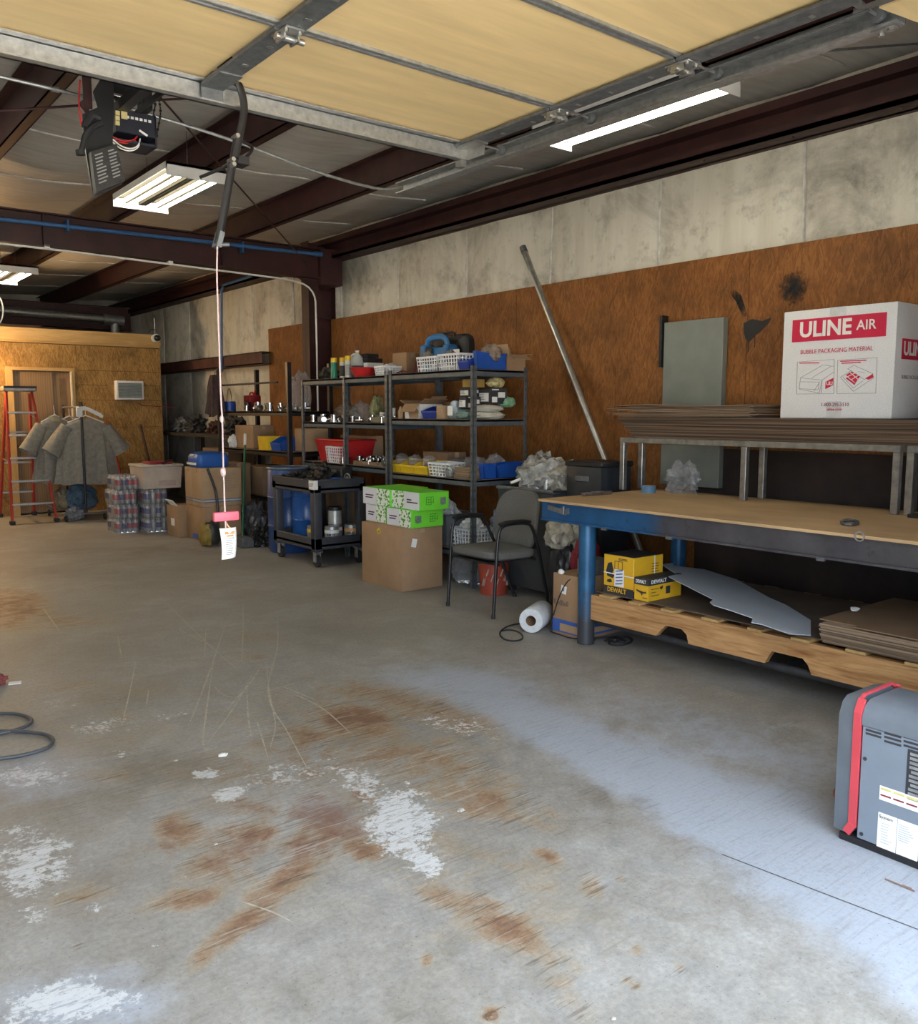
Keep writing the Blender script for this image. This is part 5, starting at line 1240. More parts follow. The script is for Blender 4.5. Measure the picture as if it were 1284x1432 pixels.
def back3(u, w, z):  # u across (y), w up, z depth
    x = .44 + .17 * (w - .36) + .05 * (u / .24) ** 2 * -1 - z
    return Vector((x, u, w))
def rback():
    P = []
    for k in range(30):
        a = 2 * math.pi * k / 30; c_, s_ = math.cos(a), math.sin(a)
        P.append((.235 * abs(c_) ** .5 * (1 if c_ > 0 else -1) * (1 - .12 * max(0, s_)), .655 + .225 * abs(s_) ** .55 * (1 if s_ > 0 else -1)))
    return P
pad(mb, rback(), -.035, .02, .012, back3)
mb.build('backrest', m_fabric, ch)
for s in (-1, 1):
    y = .265 * s; yb = .195 * s
    mb = MB()
    mb.tube([(.0, y, .0), (.02, y, .30), (.04, y, .60), (.07, y, .655), (.14, y * 1.02, .672), (.30, y * 1.02, .67), (.37, y, .64), (.42, y * .98, .52), (.47, y * .92, .42), (.62, yb, .0)], .0125, 10, smooth=2)
    mb.build('leg_frame', m_black, ch)
    mb = MB(); mb.tube([(.06, y, .672), (.12, y * 1.02, .688), (.28, y * 1.02, .686), (.34, y, .672)], .02, 10, smooth=2, flat=(.024, .012)); mb.build('armrest', m_blackp, ch)
    for x, yy in ((.0, y), (.62, yb)):
        mb = MB(); mb.cyl((x, yy, 0), (x + .001, yy, .03), .015, seg=12); mb.build('foot_cap', m_rubber, ch)
mb = MB(); mb.tube([(.05, -.265, .385), (.05, .265, .385)], .011, 8); mb.tube([(.42, -.25, .385), (.42, .25, .385)], .011, 8); mb.box(.0, -.2, .385, .45, .2, .397); mb.build('seat_frame', m_black, ch)
mb = MB(); mb.box(.46, -.20, .45, .475, -.17, .62); mb.box(.46, .17, .45, .475, .20, .62); mb.build('back_bracket', m_black, ch, smooth=False)

# ================================================================== STEEL SHELVING
def shelving(label, x0, x1, y0, y1, h, decks, mid=None, mat=m_shelf, dmat=m_shelf, post=.038, angle=True):
    t = thing('shelving_unit', label, 'shelving', ((x0 + x1) / 2, (y0 + y1) / 2, 0)); cx, cy = t.location.x, t.location.y
    ys = [y0, y1] + ([mid] if mid else [])
    for x in (x0, x1):
        for y in ys:
            sx = 1 if x == x0 else -1; sy = 1 if y == y0 else (-1 if y == y1 else 1)
            mb = MB()
            if angle:
                mb.box(min(x, x + sx * post) - cx, min(y, y + sy * .004) - cy, 0, max(x, x + sx * post) - cx, max(y, y + sy * .004) - cy, h)
                mb.box(min(x, x + sx * .004) - cx, min(y, y + sy * post) - cy, 0, max(x, x + sx * .004) - cx, max(y, y + sy * post) - cy, h)
                for k in range(int(h / .076)):
                    z = .05 + .076 * k
                    mb.box(x - cx - .0008 if sx > 0 else x - cx, y + sy * .014 - cy, z, x - cx + (.0 if sx > 0 else .0008), y + sy * .022 - cy, z + .022, mi=1)
                    mb.box(x + sx * .014 - cx, y - cy - (.0008 if sy > 0 else 0), z, x + sx * .022 - cx, y - cy + (0 if sy > 0 else .0008), z + .022, mi=1)
            else: mb.box(min(x, x + sx * post) - cx, min(y, y + sy * post) - cy, 0, max(x, x + sx * post) - cx, max(y, y + sy * post) - cy, h, .003)
            mb.build('post', [mat, m_ink], t, smooth=False)
    for z in decks:
        mb = MB()
        e = .006
        mb.box(x0 + e - cx, y0 + e - cy, z - .018, x1 - e - cx, y1 - e - cy, z - .0005, mi=1)
        for xx in (x0 + e, x1 - e - .03): mb.box(xx - cx, y0 + e - cy, z - .055, xx + .03 - cx, y1 - e - cy, z + .002, .004)
        for yy in (y0 + e, y1 - e - .03): mb.box(x0 + e - cx, yy - cy, z - .055, x1 - e - cx, yy + .03 - cy, z + .002, .004)
        mb.build('shelf', [dmat, m_board], t)
    return t
RX = 4.53
shelving('grey steel shelving unit with white baskets and blue bins on its top shelf', RX, 5.13, 5.525, 6.76, 1.845, (.30, .905, 1.405, 1.815))
shelving('blue-grey shelving unit holding spray cans, a jug and a red tub', RX, 5.13, 6.79, 8.46, 1.81, (.30, .94, 1.36, 1.805), mid=7.55, dmat=m_shelfblue)
shelving('black shelving rack with hanging jacket beside the rear wall', 4.50, 5.07, 8.70, 10.64, 2.01, (.48, 1.02, 1.475), mat=m_black, dmat=m_black, post=.05, angle=False)

# --- generic small goods ------------------------------------------------------
def fitting(mb, k):
    if k == 0: mb.lathe([(.0, 0), (.030, 0), (.030, .012), (.02, .014), (.02, .045), (.026, .047), (.026, .06), (.015, .06), (.015, .02), (0, .02)], (0, 0, 0), 16)
    elif k == 1: mb.tube([(-.03, 0, .02), (0, 0, .02), (.012, 0, .03), (.015, 0, .06)], .018, 12, smooth=1); mb.cyl((-.034, 0, .02), (-.024, 0, .02), .024); mb.cyl((.015, 0, .055), (.015, 0, .066), .024)
    else: mb.cyl((-.035, 0, .022), (.035, 0, .022), .02, seg=14); mb.cyl((0, 0, .022), (0, 0, .065), .017, seg=14); mb.cyl((-.04, 0, .022), (-.03, 0, .022), .025); mb.cyl((.03, 0, .022), (.04, 0, .022), .025)
fit_proto = {}
def fittings(label, group, pts, mat=None, scale=1.0, seed=1):
    r_ = random.Random(seed)
    for i, p in enumerate(pts):
        k = r_.randrange(3); key = (k, id(mat))
        if key not in fit_proto:
            mb = MB(); fitting(mb, k); o = mb.build('pipe_fitting', mat or m_chrome); fit_proto[key] = o
        else:
            o = fit_proto[key].copy(); COL.objects.link(o)
        tag(o, label, 'fitting', group); o.location = p; s_ = scale * r_.uniform(.8, 1.25); o.scale = (s_, s_, s_); o.rotation_euler = (0, 0, r_.uniform(0, 6.3))
def basket(label, x0, y0, z0, dx, dy, h, mat=m_whitep, group=None, nx=7, ny=8, nz=4):
    t = thing('plastic_basket', label, 'basket', (x0 + dx / 2, y0 + dy / 2, z0), 0, group)
    mb = MB(); lattice(mb, -dx / 2 + .012, -dy / 2 + .012, 0, dx / 2 - .012, dy / 2 - .012, h, nx, ny, nz, .008); mb.build('mesh_walls', mat, t, smooth=False)
    mb = MB(); f = dx / 2, dy / 2
    mb.tube([(-f[0], -f[1], h), (f[0], -f[1], h), (f[0], f[1], h), (-f[0], f[1], h)], .007, 6, closed=True); mb.build('rim', mat, t)
    return t
def bin_(label, x0, y0, z0, dx, dy, h, mat, name='parts_bin', group=None, cut=.45, cat='bin'):
    """stacking bin with a low front lip facing -X"""
    t = thing(name, label, cat, (x0 + dx / 2, y0 + dy / 2, z0), 0, group)
    hx, hy = dx / 2, dy / 2; mb = MB(); th = .004
    mb.box(-hx + .01, -hy, 0, hx, hy, th); mb.box(hx - th, -hy, 0, hx, hy, h)
    sd = [(-hx + .01, 0), (hx, 0), (hx, h), (-hx + .09 * dx / .3 + .03, h), (-hx - .005, h * cut + .02), (-hx - .005, h * cut)]
    for y in (-hy, hy - th): mb.prism(sd, lambda u, w, q, y=y: Vector((u, y + q, w)), 0, th)
    mb.prism([(-hx + .01, 0), (-hx + .01 + th, 0), (-hx - .001, h * cut + .01), (-hx - .009, h * cut + .01)], lambda u, w, q: Vector((u, q, w)), -hy, hy)
    mb.build('body', mat, t, smooth=False)
    mb = MB(); mb.box(-hx - .012, -hy - .003, h * cut, -hx - .002, hy + .003, h * cut + .02, .002); mb.box(hx - .01, -hy - .004, h - .012, hx + .004, hy + .004, h + .002, .002)
    mb.build('rim', mat, t, smooth=False)
    return t
def bag(label, c, size, seed=1, mat=None, name='plastic_bag', cat='bag', amp=.26):
    t = thing(name, label, cat, c)
    mb = MB(); mb.blob((0, 0, size[2] * .72), size, seed, amp, 3.2, 4 if max(size) > .07 else 3); mb.build('film', mat or m_clear, t)
    return t
def lidded_can(name, label, cat, loc, r_, h, body, lid, group=None, label_mat=None):
    t = thing(name, label, cat, loc, 0, group)
    mb = MB(); mb.lathe([(0, 0), (r_, 0), (r_, h * .78), (r_ * .96, h * .80), (0, h * .80)], (0, 0, 0), 20); mb.build('body', body, t)
    mb = MB(); mb.lathe([(r_ * .97, h * .79), (r_ * .97, h), (r_ * .9, h * 1.01), (0, h * 1.01)], (0, 0, 0), 20); mb.build('cap', lid, t)
    if label_mat: mb = MB(); mb.lathe([(r_ + .0006, h * .12), (r_ + .0006, h * .62)], (0, 0, 0), 20); mb.build('label', label_mat, t)
    return t
def sh(px, X, py=580): return onX(px, py, X).y

# ================= right-hand unit, top shelf =================
Z = 1.8175
y = lambda px, X=4.62: onX(px, 505, X).y
m_cardw = corrugated('box_board_front', (.36, .22, .12))
t, *_ = carton('cardboard_box', 'tall narrow brown box standing at the back of the left unit, beside the black case', 4.90, 7.0, 1.8075, 5.06, 7.24, 1.8075 + .235, m_card); 
# black case and blue case behind the baskets
t = thing('tool_case', 'large black rounded tool case behind the blue case, against the boards', 'case', (5.045, 6.46, Z))
mb = MB(); pad(mb, rrect(-.29, .0, .29, .36, .09, 8), -.06, .06, .012, lambda u, w, z: Vector((-z * .9, u, w))); mb.build('body', m_blackp, t)
mb = MB(); mb.tube([(-.05, -.10, .33), (-.05, -.09, .375), (-.05, .09, .375), (-.05, .10, .33)], .014, 8, smooth=1); mb.build('handle', m_blackp, t)
t = thing('tool_case', 'bright blue plastic tool case with moulded handle behind the white baskets', 'case', (4.90, 6.47, Z))
m_cblue = M('tool_case_blue', (.025, .15, .36), .4, 0, .1, 10)
mb = MB(); mb.box(-.05, -.22, 0, .05, .22, .24, .02, seg=2); mb.box(-.07, -.21, .10, .055, -.13, .26, .015); mb.box(-.07, .13, .10, .055, .22, .27, .015); mb.build('body', m_cblue, t)
mb = MB(); mb.tube([(-.02, -.15, .24), (-.02, -.13, .31), (-.02, -.06, .335), (-.02, .09, .335), (-.02, .15, .31), (-.02, .17, .24)], .024, 10, smooth=2, flat=(.03, .022)); mb.build('handle', m_cblue, t)
mb = MB(); mb.box(-.076, .02, .17, -.06, .12, .24, .01); mb.box(-.075, -.12, .05, -.06, -.02, .13, .004); mb.build('latch', m_blackp, t)
y1, y0 = y(588), onX(645, 505, 4.60).y
m_w = (y1 - y0) / 2 - .006
basket('white perforated basket on the top shelf, beside a coil of red cord', 4.58, y1 - m_w, Z, .26, m_w, .125)
basket('white perforated basket on the top shelf, touching the blue bin', 4.58, y0, Z, .26, m_w, .135)
y1, y0 = y(646), onX(664, 505, 4.64).y
bin_('small dark blue bin squeezed between white basket and larger blue bin', 4.58, y0 + .004, Z, .30, max(.05, y1 - y0 - .008), .125, m_blue2)
y1 = y(665); y0 = 5.56
bin_('large blue bin with bags sticking out on the top shelf', 4.60, y0, Z, .32, y1 - y0 - .004, .135, m_bluep, cut=.96)
bag('crumpled paper-like bag rising out of the large blue bin', (4.80, (y0 + y1) / 2 + .03, Z + .07), (.09, .08, .085), 4, M('grey_brown_paper', (.25, .19, .14), .7, 0, .25, 20))
bag('clear bag of parts poking out of the large blue bin', (4.78, y0 + .05, Z + .07), (.06, .05, .07), 6)
for q, (yy, lab) in enumerate(((y(596, 4.7) - .02, 'grey cloth scrap hanging over the rim of a white basket'), (y(628, 4.7) - .02, 'second grey cloth scrap between the two white baskets'))):
    bag(lab, (4.70, yy, Z + .06), (.06, .06, .075), 11 + q, M('grey_rag_%d' % q, (.16, .155, .14), .8, 0, .2, 20), 'rag', 'rag')
t = thing('paper_stack', 'printed white card poking up behind the white baskets', 'paper', (4.76, 6.06, Z + .004)); mb = MB(); mb.box(-.004, -.06, 0, .004, .06, .19); mb.build('card', m_paper, t); mb = MB(); lines(mb, (-.0042, .05, .06), MX, UZ, .1, .11, 6, .006, 3); mb.build('print', m_inkfaint, t, smooth=False)
t = thing('cardboard_box', 'small open carton with a raised flap at the end of the top shelf', 'box', (5.03, 5.70, Z))
mb = MB(); shell(mb, -.10, -.16, 0, .09, .02, .13, .004); mb.build('carton', m_card, t, smooth=False)
mb = MB(); flaps(mb, -.10, -.16, .09, .02, .13, .085, (1.4, -.5, .15, 1.2)); mb.build('flap', m_card2, t, smooth=False)
# red cord coil at the left end of this shelf
mb = MB()
for k in range(3): mb.tube([(.0 + .03 * k + .05 * math.cos(a_), .06 * math.cos(a_ + k), .055 + .05 * math.sin(a_)) for a_ in np.linspace(0, 6.283, 20)[:-1]], .006, 6, closed=True)
solo(mb, 'air_hose', M('dull_red_hose', (.17, .02, .03), .5), 'dark red coiled cord beside the tall narrow box', 'hose', (4.66, 6.50, Z))
mb = MB(); mb.tube([(4.60, 6.72, Z + .008), (4.62, 6.65, Z + .03), (4.60, 6.57, Z + .012), (4.59, 6.50, Z + .01), (4.60, 6.44, Z + .008)], .006, 6, smooth=2); solo(mb, 'power_cord', M('maroon_cord', (.10, .02, .025), .5), 'dark cord lying along the front edge of the top shelf', 'cord')

# ================= right-hand unit, second shelf =================
Z = 1.4075
t = thing('cardboard_box', 'open carton showing a torn brown side on the second shelf', 'box', (4.75, 6.5, Z))
mb = MB(); shell(mb, -.13, -.10, 0, .13, .13, .13, .004); mb.build('carton', m_paper, t, smooth=False)
mb = MB(); flaps(mb, -.13, -.10, .13, .13, .13, .09, (-.9, .5, .9, .4)); mb.build('flap', m_card, t, smooth=False)
mb = MB(); mb.prism([(.05, .005), (-.08, .005), (-.09, .07), (-.04, .11), (.04, .10), (.07, .06)], lambda u, w, q: Vector((-.1315 - q, u, w)), 0, .002); mb.build('torn_patch', m_card2, t, smooth=False)
bin_('dark blue bin on the second shelf beside a small brown box', 4.60, 6.12, Z, .30, .21, .11, m_blue2)
carton('cardboard_box', 'open brown box behind the blue bin on the second shelf', 4.93, 6.12, Z, 5.09, 6.5, Z + .15, m_card)
carton('cardboard_box', 'small tan box on the second shelf between blue bin and plastic packet', 4.585, 6.005, Z, 4.70, 6.10, Z + .115, m_card2)
t = thing('packet', 'blue and white printed packet on the second shelf', 'packet', (4.65, 5.92, Z)); mb = MB(); mb.blob((0, 0, .065), (.05, .075, .09), 5, .18, 2.5, 3); mb.build('film', M('pale_blue_packet', (.40, .47, .53), .3, 0, .3, 16), t); mb = MB(); mb.quad((-.058, .03, .03), MX, UZ, .07, .08); mb.build('label', m_paper, t, smooth=False)
t = thing('cable_spool', 'blue and white patterned carton by the plastic packet, second shelf', 'box', (4.75, 5.985, Z)); mb = MB(); mb.box(-.05, -.03, 0, .06, .03, .15, .003); mb.build('carton', M('blue_white_print', (.25, .33, .42), .5, 0, .5, 30), t)
for k, (lab, x0, y0, z0, sz, mt, sd) in enumerate((('green-grey folded bag at the edge of the second shelf', 4.64, 5.76, Z, (.08, .09, .05), M('green_grey_film', (.16, .25, .22), .35, 0, .2, 12), 7),
        ('flat white film bag, lower of two, at the shelf corner', 4.78, 5.63, Z, (.17, .11, .04), M('white_film_a', (.55, .52, .44), .35, 0, .15, 10), 8), ('flat white film bag, upper of two, at the shelf corner', 4.78, 5.64, Z + .062, (.16, .10, .036), M('white_film_b', (.56, .54, .47), .35, 0, .15, 10), 12),
        ('pale green bag on the flat white bags', 4.97, 5.62, Z + .10, (.09, .07, .055), M('pale_green_film', (.22, .42, .26), .35, 0, .3, 14), 13))):
    bag(lab, (x0, y0, z0), sz, sd, mt, 'film_bag', 'bag', .12)
bb = [('black carton with white label, lowest of the tilted stack, second shelf', 4.62, 5.72, Z + .088, .16, .10, .10, .0), ('black carton with printed side standing behind the shelf post', 4.80, 5.645, Z + .128, .18, .17, .13, -.08), ('black carton on top of the labelled black one', 4.70, 5.80, Z + .19, .14, .12, .075, .1)]
for lab, x0, y0, z0, dx, dy, h, rz in bb:
    t = thing('black_carton', lab, 'box', (x0 + dx / 2 - .03, y0 + .02, z0), rz); mb = MB(); mb.box(-dx / 2, -dy / 2, 0, dx / 2, dy / 2, h, .003); mb.build('carton', m_ink, t)
    mb = MB(); mb.quad((-dx / 2 - .0006, dy * .42, h * .15), MX, UZ, dy * .8, h * .55); mb.quad((-dx / 2 + .02, -dy / 2 - .0006, h * .1), PX, UZ, dx * .3, h * .35); mb.quad((-dx / 2 + .03 + dx * .3, -dy / 2 - .0006, h * .4), PX, UZ, dx * .4, h * .35); lines(mb, (-dx / 2 + .02, -dy / 2 - .0006, h * .8), PX, UZ, dx * .85, h * .15, 1, .01, 2); mb.build('label', m_paper, t, smooth=False)
    mb = MB(); lines(mb, (-dx / 2 - .0020, dy * .38, h * .2), MX, UZ, dy * .7, h * .45, 3, .006, 6); mb.build('label_print', m_inkfaint, t, smooth=False)
t, *_ = carton('cardboard_box', 'small yellow-brown box topping the black cartons', 4.66, 5.70, Z + .268, 4.80, 5.83, Z + .335, M('mustard_board', (.42, .27, .07), .6), .15, False)
t = thing('packet', 'white and yellow patterned packet on top of the black cartons', 'packet', (4.87, 5.64, Z + .262)); mb = MB(); mb.blob((0, 0, .04), (.09, .06, .055), 3, .15, 2.5, 3); mb.build('film', M('yellow_white_print', (.5, .42, .2), .4, 0, .6, 26), t)
t = thing('bottle', 'small tan bottle at the left end of the second shelf', 'bottle', (4.62, 6.70, Z)); mb = MB(); mb.lathe([(0, 0), (.025, 0), (.025, .07), (.012, .09), (.012, .11), (0, .11)], (0, 0, 0), 14); mb.build('body', m_card2, t)

# ================= right-hand unit, third shelf =================
Z = .9075
ya = onX(545, 650, 4.6).y; yb = onX(601, 650, 4.6).y; w3 = (ya - yb) / 3
for k, lab in enumerate(('yellow parts bin, first of three, next to the corner post', 'middle one of the three yellow parts bins', 'yellow parts bin touching the white basket, third of three')):
    bin_(lab, 4.575, ya - w3 * (k + 1) + .003, Z, .27, w3 - .006, .115, m_yellow, 'parts_bin', 'yellow parts bins on the third shelf', .5)
    bag('clear bag of fittings sticking out of the ' + ('first', 'middle', 'third')[k] + ' yellow bin', (4.67, ya - w3 * (k + .5), Z + .05), (.07, w3 * .3, .07), 20 + k)
y1, y0 = onX(602, 650, 4.6).y, onX(627, 650, 4.6).y
basket('small white perforated basket on the third shelf by the yellow bins', 4.575, y0 + .01, Z, .22, y1 - y0 - .012, .11, m_whitep, None, 5, 5, 4)
bag('shiny film bundle spilling from the small white basket', (4.60, y0 - .02, Z), (.03, .04, .05), 31, M('grey_foil', (.3, .31, .32), .25, .4, .2, 20))
y1, y0 = onX(633, 655, 4.6).y, 5.60
stack('cardboard_stack', 'neat pile of small flat cartons on the third shelf', 4.57, y0 + .02, Z, 4.80, y1 - .06, Z + .095, 9, 0, m_edge2, .006, 9)
bin_('blue bin at the near corner of the third shelf', 4.82, 5.545, Z, .28, .11, .13, m_bluep, cut=.7)
bin_('blue tilted bin just behind the near post, third shelf', 4.66, 5.545, Z + .0, .14, .055, .125, m_bluep, cut=.9)
for k, (xx, yy, sz) in enumerate(((4.90, 6.45, (.12, .14, .07)), (4.92, 6.18, (.13, .14, .085)), (4.88, 5.93, (.11, .12, .10)), (4.97, 5.76, (.1, .1, .11)))):
    bag(('clear bag heaped at the far end of the third shelf', 'clear bag behind the yellow bins on the third shelf', 'clear bag behind the pile of small flat cartons', 'clear bag by the blue bins on the third shelf')[k], (xx, yy, Z), sz, 40 + k)
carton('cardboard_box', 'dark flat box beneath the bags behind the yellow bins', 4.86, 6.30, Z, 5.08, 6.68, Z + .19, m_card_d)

# ================= right-hand unit, bottom shelf and floor under it =================
Z = .3025
y1, y0 = onX(640, 740, 4.58).y, onX(662, 740, 4.58).y
basket('white perforated basket on the bottom shelf, filled with bags', 4.575, 5.60, Z, .26, .28, .17, m_whitep, None, 7, 7, 5)
basket('white perforated basket behind the chair arm on the bottom shelf', 4.85, 5.56, Z, .24, .24, .16, m_whitep, None, 8, 7, 5)
bag('grey bag heaped in the bottom-shelf basket', (4.70, 5.74, Z + .1), (.10, .11, .10), 51, m_cloudy); bag('bluish film bag above the rear bottom-shelf basket', (4.97, 5.68, Z + .08), (.09, .09, .15), 52, M('bluish_film', (.28, .34, .42), .25, 0, .2, 12, .3))
t = thing('storage_tub', 'grey translucent tub on the bottom shelf beside the green cartons', 'tub', (4.72, 6.18, Z)); mb = MB(); shell(mb, -.13, -.22, 0, .17, .2, .27, .004, .02); mb.build('tub', M('grey_tub', (.13, .14, .15), .35, 0, .1, 6), t); mb = MB(); mb.tube([(-.15, -.24, .27), (.19, -.24, .27), (.19, .22, .27), (-.15, .22, .27)], .008, 6, closed=True); mb.build('rim', m_shelf, t)
bag('grey bag inside the grey tub', (4.73, 6.15, Z + .12), (.11, .15, .16), 53, m_cloudy)
bag('clear crumpled bag on the floor beneath the bottom shelf', (4.66, 5.78, 0), (.12, .14, .15), 54); bag('second clear bag on the floor beside the red bucket', (4.70, 5.60, 0), (.09, .08, .12), 55)
t = thing('bucket', 'orange-red printed bucket on the floor behind the chair', 'bucket', (4.54, 5.27, 0))
mb = MB(); mb.lathe([(0, 0), (.108, 0), (.128, .27), (.133, .27), (.133, .285), (.122, .285), (.105, .01), (0, .01)], (0, 0, 0), 28); mb.build('pail', M('bucket_orange_red', (.34, .055, .03), .45, 0, .1), t)
mb = MB()
for k in range(7):
    a_ = R(180 + 6 + 17 * k); z_ = .08 + .08 * ((k * 5) % 3) / 2; p0 = Vector((.121 * math.cos(a_), .121 * math.sin(a_), z_)); p1 = Vector((.125 * math.cos(a_ + .18), .125 * math.sin(a_ + .18), z_ + .06)); mb.bar(p0, p1, .03, .008)
mb.build('printed_shapes', M('bucket_print', (.45, .32, .27), .5, 0, .3, 30), t, smooth=False)
mb = MB(); mb.tube([(.13 * math.cos(a_), .13 * math.sin(a_), .262 - .0 * math.sin(a_)) for a_ in np.linspace(2.6, 5.6, 16)], .004, 6); mb.build('wire_handle', m_galv_d, t)

# ================= wheeled bin and dark tote between shelving and bench =================
t = thing('trash_cart', 'dark grey bin heaped with clear plastic waste behind the chair', 'bin', (4.93, 4.99, 0))
mb = MB(); shell(mb, -.24, -.24, .06, .24, .30, .86, .008, .05); mb.build('tub', M('dark_grey_tub', (.05, .052, .056), .5, 0, .15, 5), t)
mb = MB(); mb.tube([(-.29, -.29, .86), (.29, -.29, .86), (.29, .35, .86), (-.29, .35, .86)], .016, 8, closed=True); mb.build('rim', m_galv_d, t)
for x, yy in ((-.2, -.2), (.2, -.2), (-.2, .26), (.2, .26)): mb = MB(); mb.cyl((x - .02, yy, .03), (x + .02, yy, .03), .03, seg=14); mb.build('caster', m_rubber, t)
m_waste = M('clear_waste_film', (.36, .355, .33), .16, 0, .5, 9, .5, .9)
for k, (lab, c_, sz, sd) in enumerate((('large crumpled sheet of clear film topping the trash cart', (4.86, 4.98, .82), (.21, .25, .17), 61), ('beige film sheet at the near end of the trash cart', (4.90, 4.81, .81), (.21, .11, .15), 62), ('shiny film bag piled high at the rear of the trash cart', (4.98, 5.20, .82), (.19, .13, .19), 63))):
    bag(lab, c_, sz, sd, m_waste if k != 1 else M('beige_waste_film', (.33, .30, .24), .3, 0, .3, 8, .3, .8), 'film_waste', 'plastic waste', .3)
mb = MB(); mb.cyl((0, 0, 0), (.10, -.22, .10), .012); solo(mb, 'light_tube', m_white, 'white plastic tube sticking out of the trash cart waste', 'tube', (4.66, 5.20, .90))
mb = MB(); mb.cyl((0, 0, 0), (.01, .0, .10), .022, seg=16); solo(mb, 'light_tube', m_galv, 'short bright metal pipe end at the bench end of the waste', 'tube', (4.70, 4.84, .86))
t = thing('storage_tote', 'dark plastic tote standing against the boards beside the silver poles', 'tote', (4.91, 4.495, 0))
mb = MB(); mb.box(-.16, -.18, 0, .18, .18, 1.08, .02, seg=2); mb.build('body', M('dark_navy_plastic', (.016, .02, .026), .45, 0, .2, 8), t)
mb = MB(); mb.box(-.17, -.19, 1.06, .19, .19, 1.10, .01); mb.build('lid', m_blackp, t); mb = MB(); mb.box(-.17, -.06, .95, -.155, .08, .99, .004); mb.build('handle', m_galv_d, t)

# ================= left-hand unit =================
Z = 1.8075
def YX(px, X=4.64, py=520): return onX(px, py, X).y
mb = MB(); mb.blob((0, 0, .06), (.10, .14, .075), 71, .45, 3, 3); solo(mb, 'tool_heap', M('greasy_black', (.02, .02, .02), .5, .1, .4, 30), 'black greasy tangle of tools at the far end of the top shelf', 'tools', (4.78, YX(443), Z))
m_canw = M('white_can', (.55, .55, .52), .35, .1, .1, 10); m_cang = M('green_can', (.02, .20, .13), .35, .1, .1, 10)
lidded_can('spray_can', 'green spray can with yellow cap on the top shelf', 'spray can', (4.66, YX(465), Z), .033, .215, m_cang, m_yellow)
lidded_can('spray_can', 'white spray can with yellow cap standing between the green can and the red tub', 'spray can', (4.70, YX(479, 4.70), Z), .030, .215, m_canw, m_yellow, None, m_ink)
lidded_can('spray_can', 'white spray can with yellow cap directly behind the red tub', 'spray can', (4.64, YX(487), Z), .032, .22, m_canw, m_yellow, None, M('grey_can_label', (.3, .3, .3), .4))
t = thing('jug', 'translucent gallon jug half full of dark fluid on the top shelf', 'jug', (4.80, YX(500, 4.80), Z))
mb = MB(); mb.lathe([(0, 0), (.07, 0), (.076, .02), (.076, .15), (.065, .20), (.03, .245), (.022, .25), (.022, .27), (0, .27)], (0, 0, 0), 22); mb.build('body', M('milky_plastic', (.42, .43, .42), .3, 0, .06, 8), t)
mb = MB(); mb.lathe([(.0772, .012), (.0775, .13), (.0772, .131)], (0, 0, 0), 22); mb.build('dark_fluid', M('dark_fluid', (.07, .08, .09), .3), t)
mb = MB(); mb.tube([(-.01, .03, .25), (-.015, .075, .245), (-.02, .09, .20), (-.02, .078, .14)], .011, 8, smooth=2); mb.build('handle', m_whitep, t)
mb = MB(); mb.cyl((0, 0, .268), (0, 0, .285), .022, seg=16); mb.build('cap', m_whitep, t)
t = thing('appliance_box', 'white and black carton between the jug and the small white basket', 'box', (4.93, YX(518, 4.93), Z)); mb = MB(); mb.box(-.10, -.10, 0, .10, .11, .16, .004); mb.build('carton', m_paper, t); mb = MB(); mb.box(-.101, -.09, .16, .10, .12, .21, .01); mb.box(-.08, -.05, .21, .08, .14, .255, .012); mb.build('black_top', m_blackp, t)
t = thing('tub', 'shallow red plastic tub on the top shelf edge', 'tub', (4.66, YX(506), Z))
mb = MB(); N_ = 28
prof = [(0, 0), (.085, 0), (.13, .085), (.137, .088), (.128, .09), (.082, .006), (0, .006)]
mb.lathe(prof, (0, 0, 0), N_, M=Matrix.Scale(1.0, 4)); mb.build('tub', m_red, t)
mb = MB(); mb.tube([(.134 * math.cos(a_), .134 * math.sin(a_), .089) for a_ in np.linspace(0, 6.283, 30)[:-1]], .006, 6, closed=True); mb.build('rim', m_red, t)
mb = MB(); mb.blob((0, 0, .03), (.07, .07, .05), 5, .4, 3, 3); solo(mb, 'rag', M('purple_grey_rag', (.06, .045, .07), .85, 0, .3, 20), 'dark purple rag heaped beside the red tub', 'rag', (4.80, YX(519, 4.80), Z))
basket('small white basket at the near end of the left unit\'s top shelf', 4.58, YX(541, 4.6) + .02, Z, .20, .16, .085, m_whitep, None, 6, 6, 4)
mb = MB(); mb.blob((0, 0, .03), (.06, .06, .045), 15, .35, 3, 3); solo(mb, 'rag', M('white_rag', (.5, .5, .5), .85, 0, .3, 20), 'white rag lying in the small white basket', 'rag', (4.70, YX(541, 4.6) + .10, Z + .05))

Z = 1.363
fittings('chrome pipe fitting lying on the second shelf of the left unit', 'chrome fittings on the second shelf', [(4.60 + .07 * (k % 3), 8.32 - .072 * k, Z) for k in range(9)], None, 1.15, 3)
fittings('chrome pipe fitting on the second shelf, past the middle post', 'chrome fittings past the middle post', [(4.62 + .09 * (k % 2), 7.42 - .10 * k, Z) for k in range(6)], None, .95, 5)
bag('brown paper bag on the second shelf behind the chrome fittings', (4.92, 8.16, Z), (.11, .17, .11), 81, M('brown_bag', (.15, .10, .07), .8, 0, .2, 10), 'paper_bag')
bag('clear bag on the second shelf behind the chrome fittings', (4.92, 7.86, Z), (.11, .14, .12), 82)
bag('yellow-topped clear bag against the middle post', (4.98, 7.66, Z), (.07, .07, .16), 83, M('yellowish_film', (.32, .32, .14), .3, 0, .3, 14))
t, *_ = carton('cardboard_box', 'low open carton of small parts on the second shelf by the corner post', 4.62, 6.86, Z, 4.82, 7.22, Z + .055, M('olive_board', (.20, .18, .11), .7), 0, False)
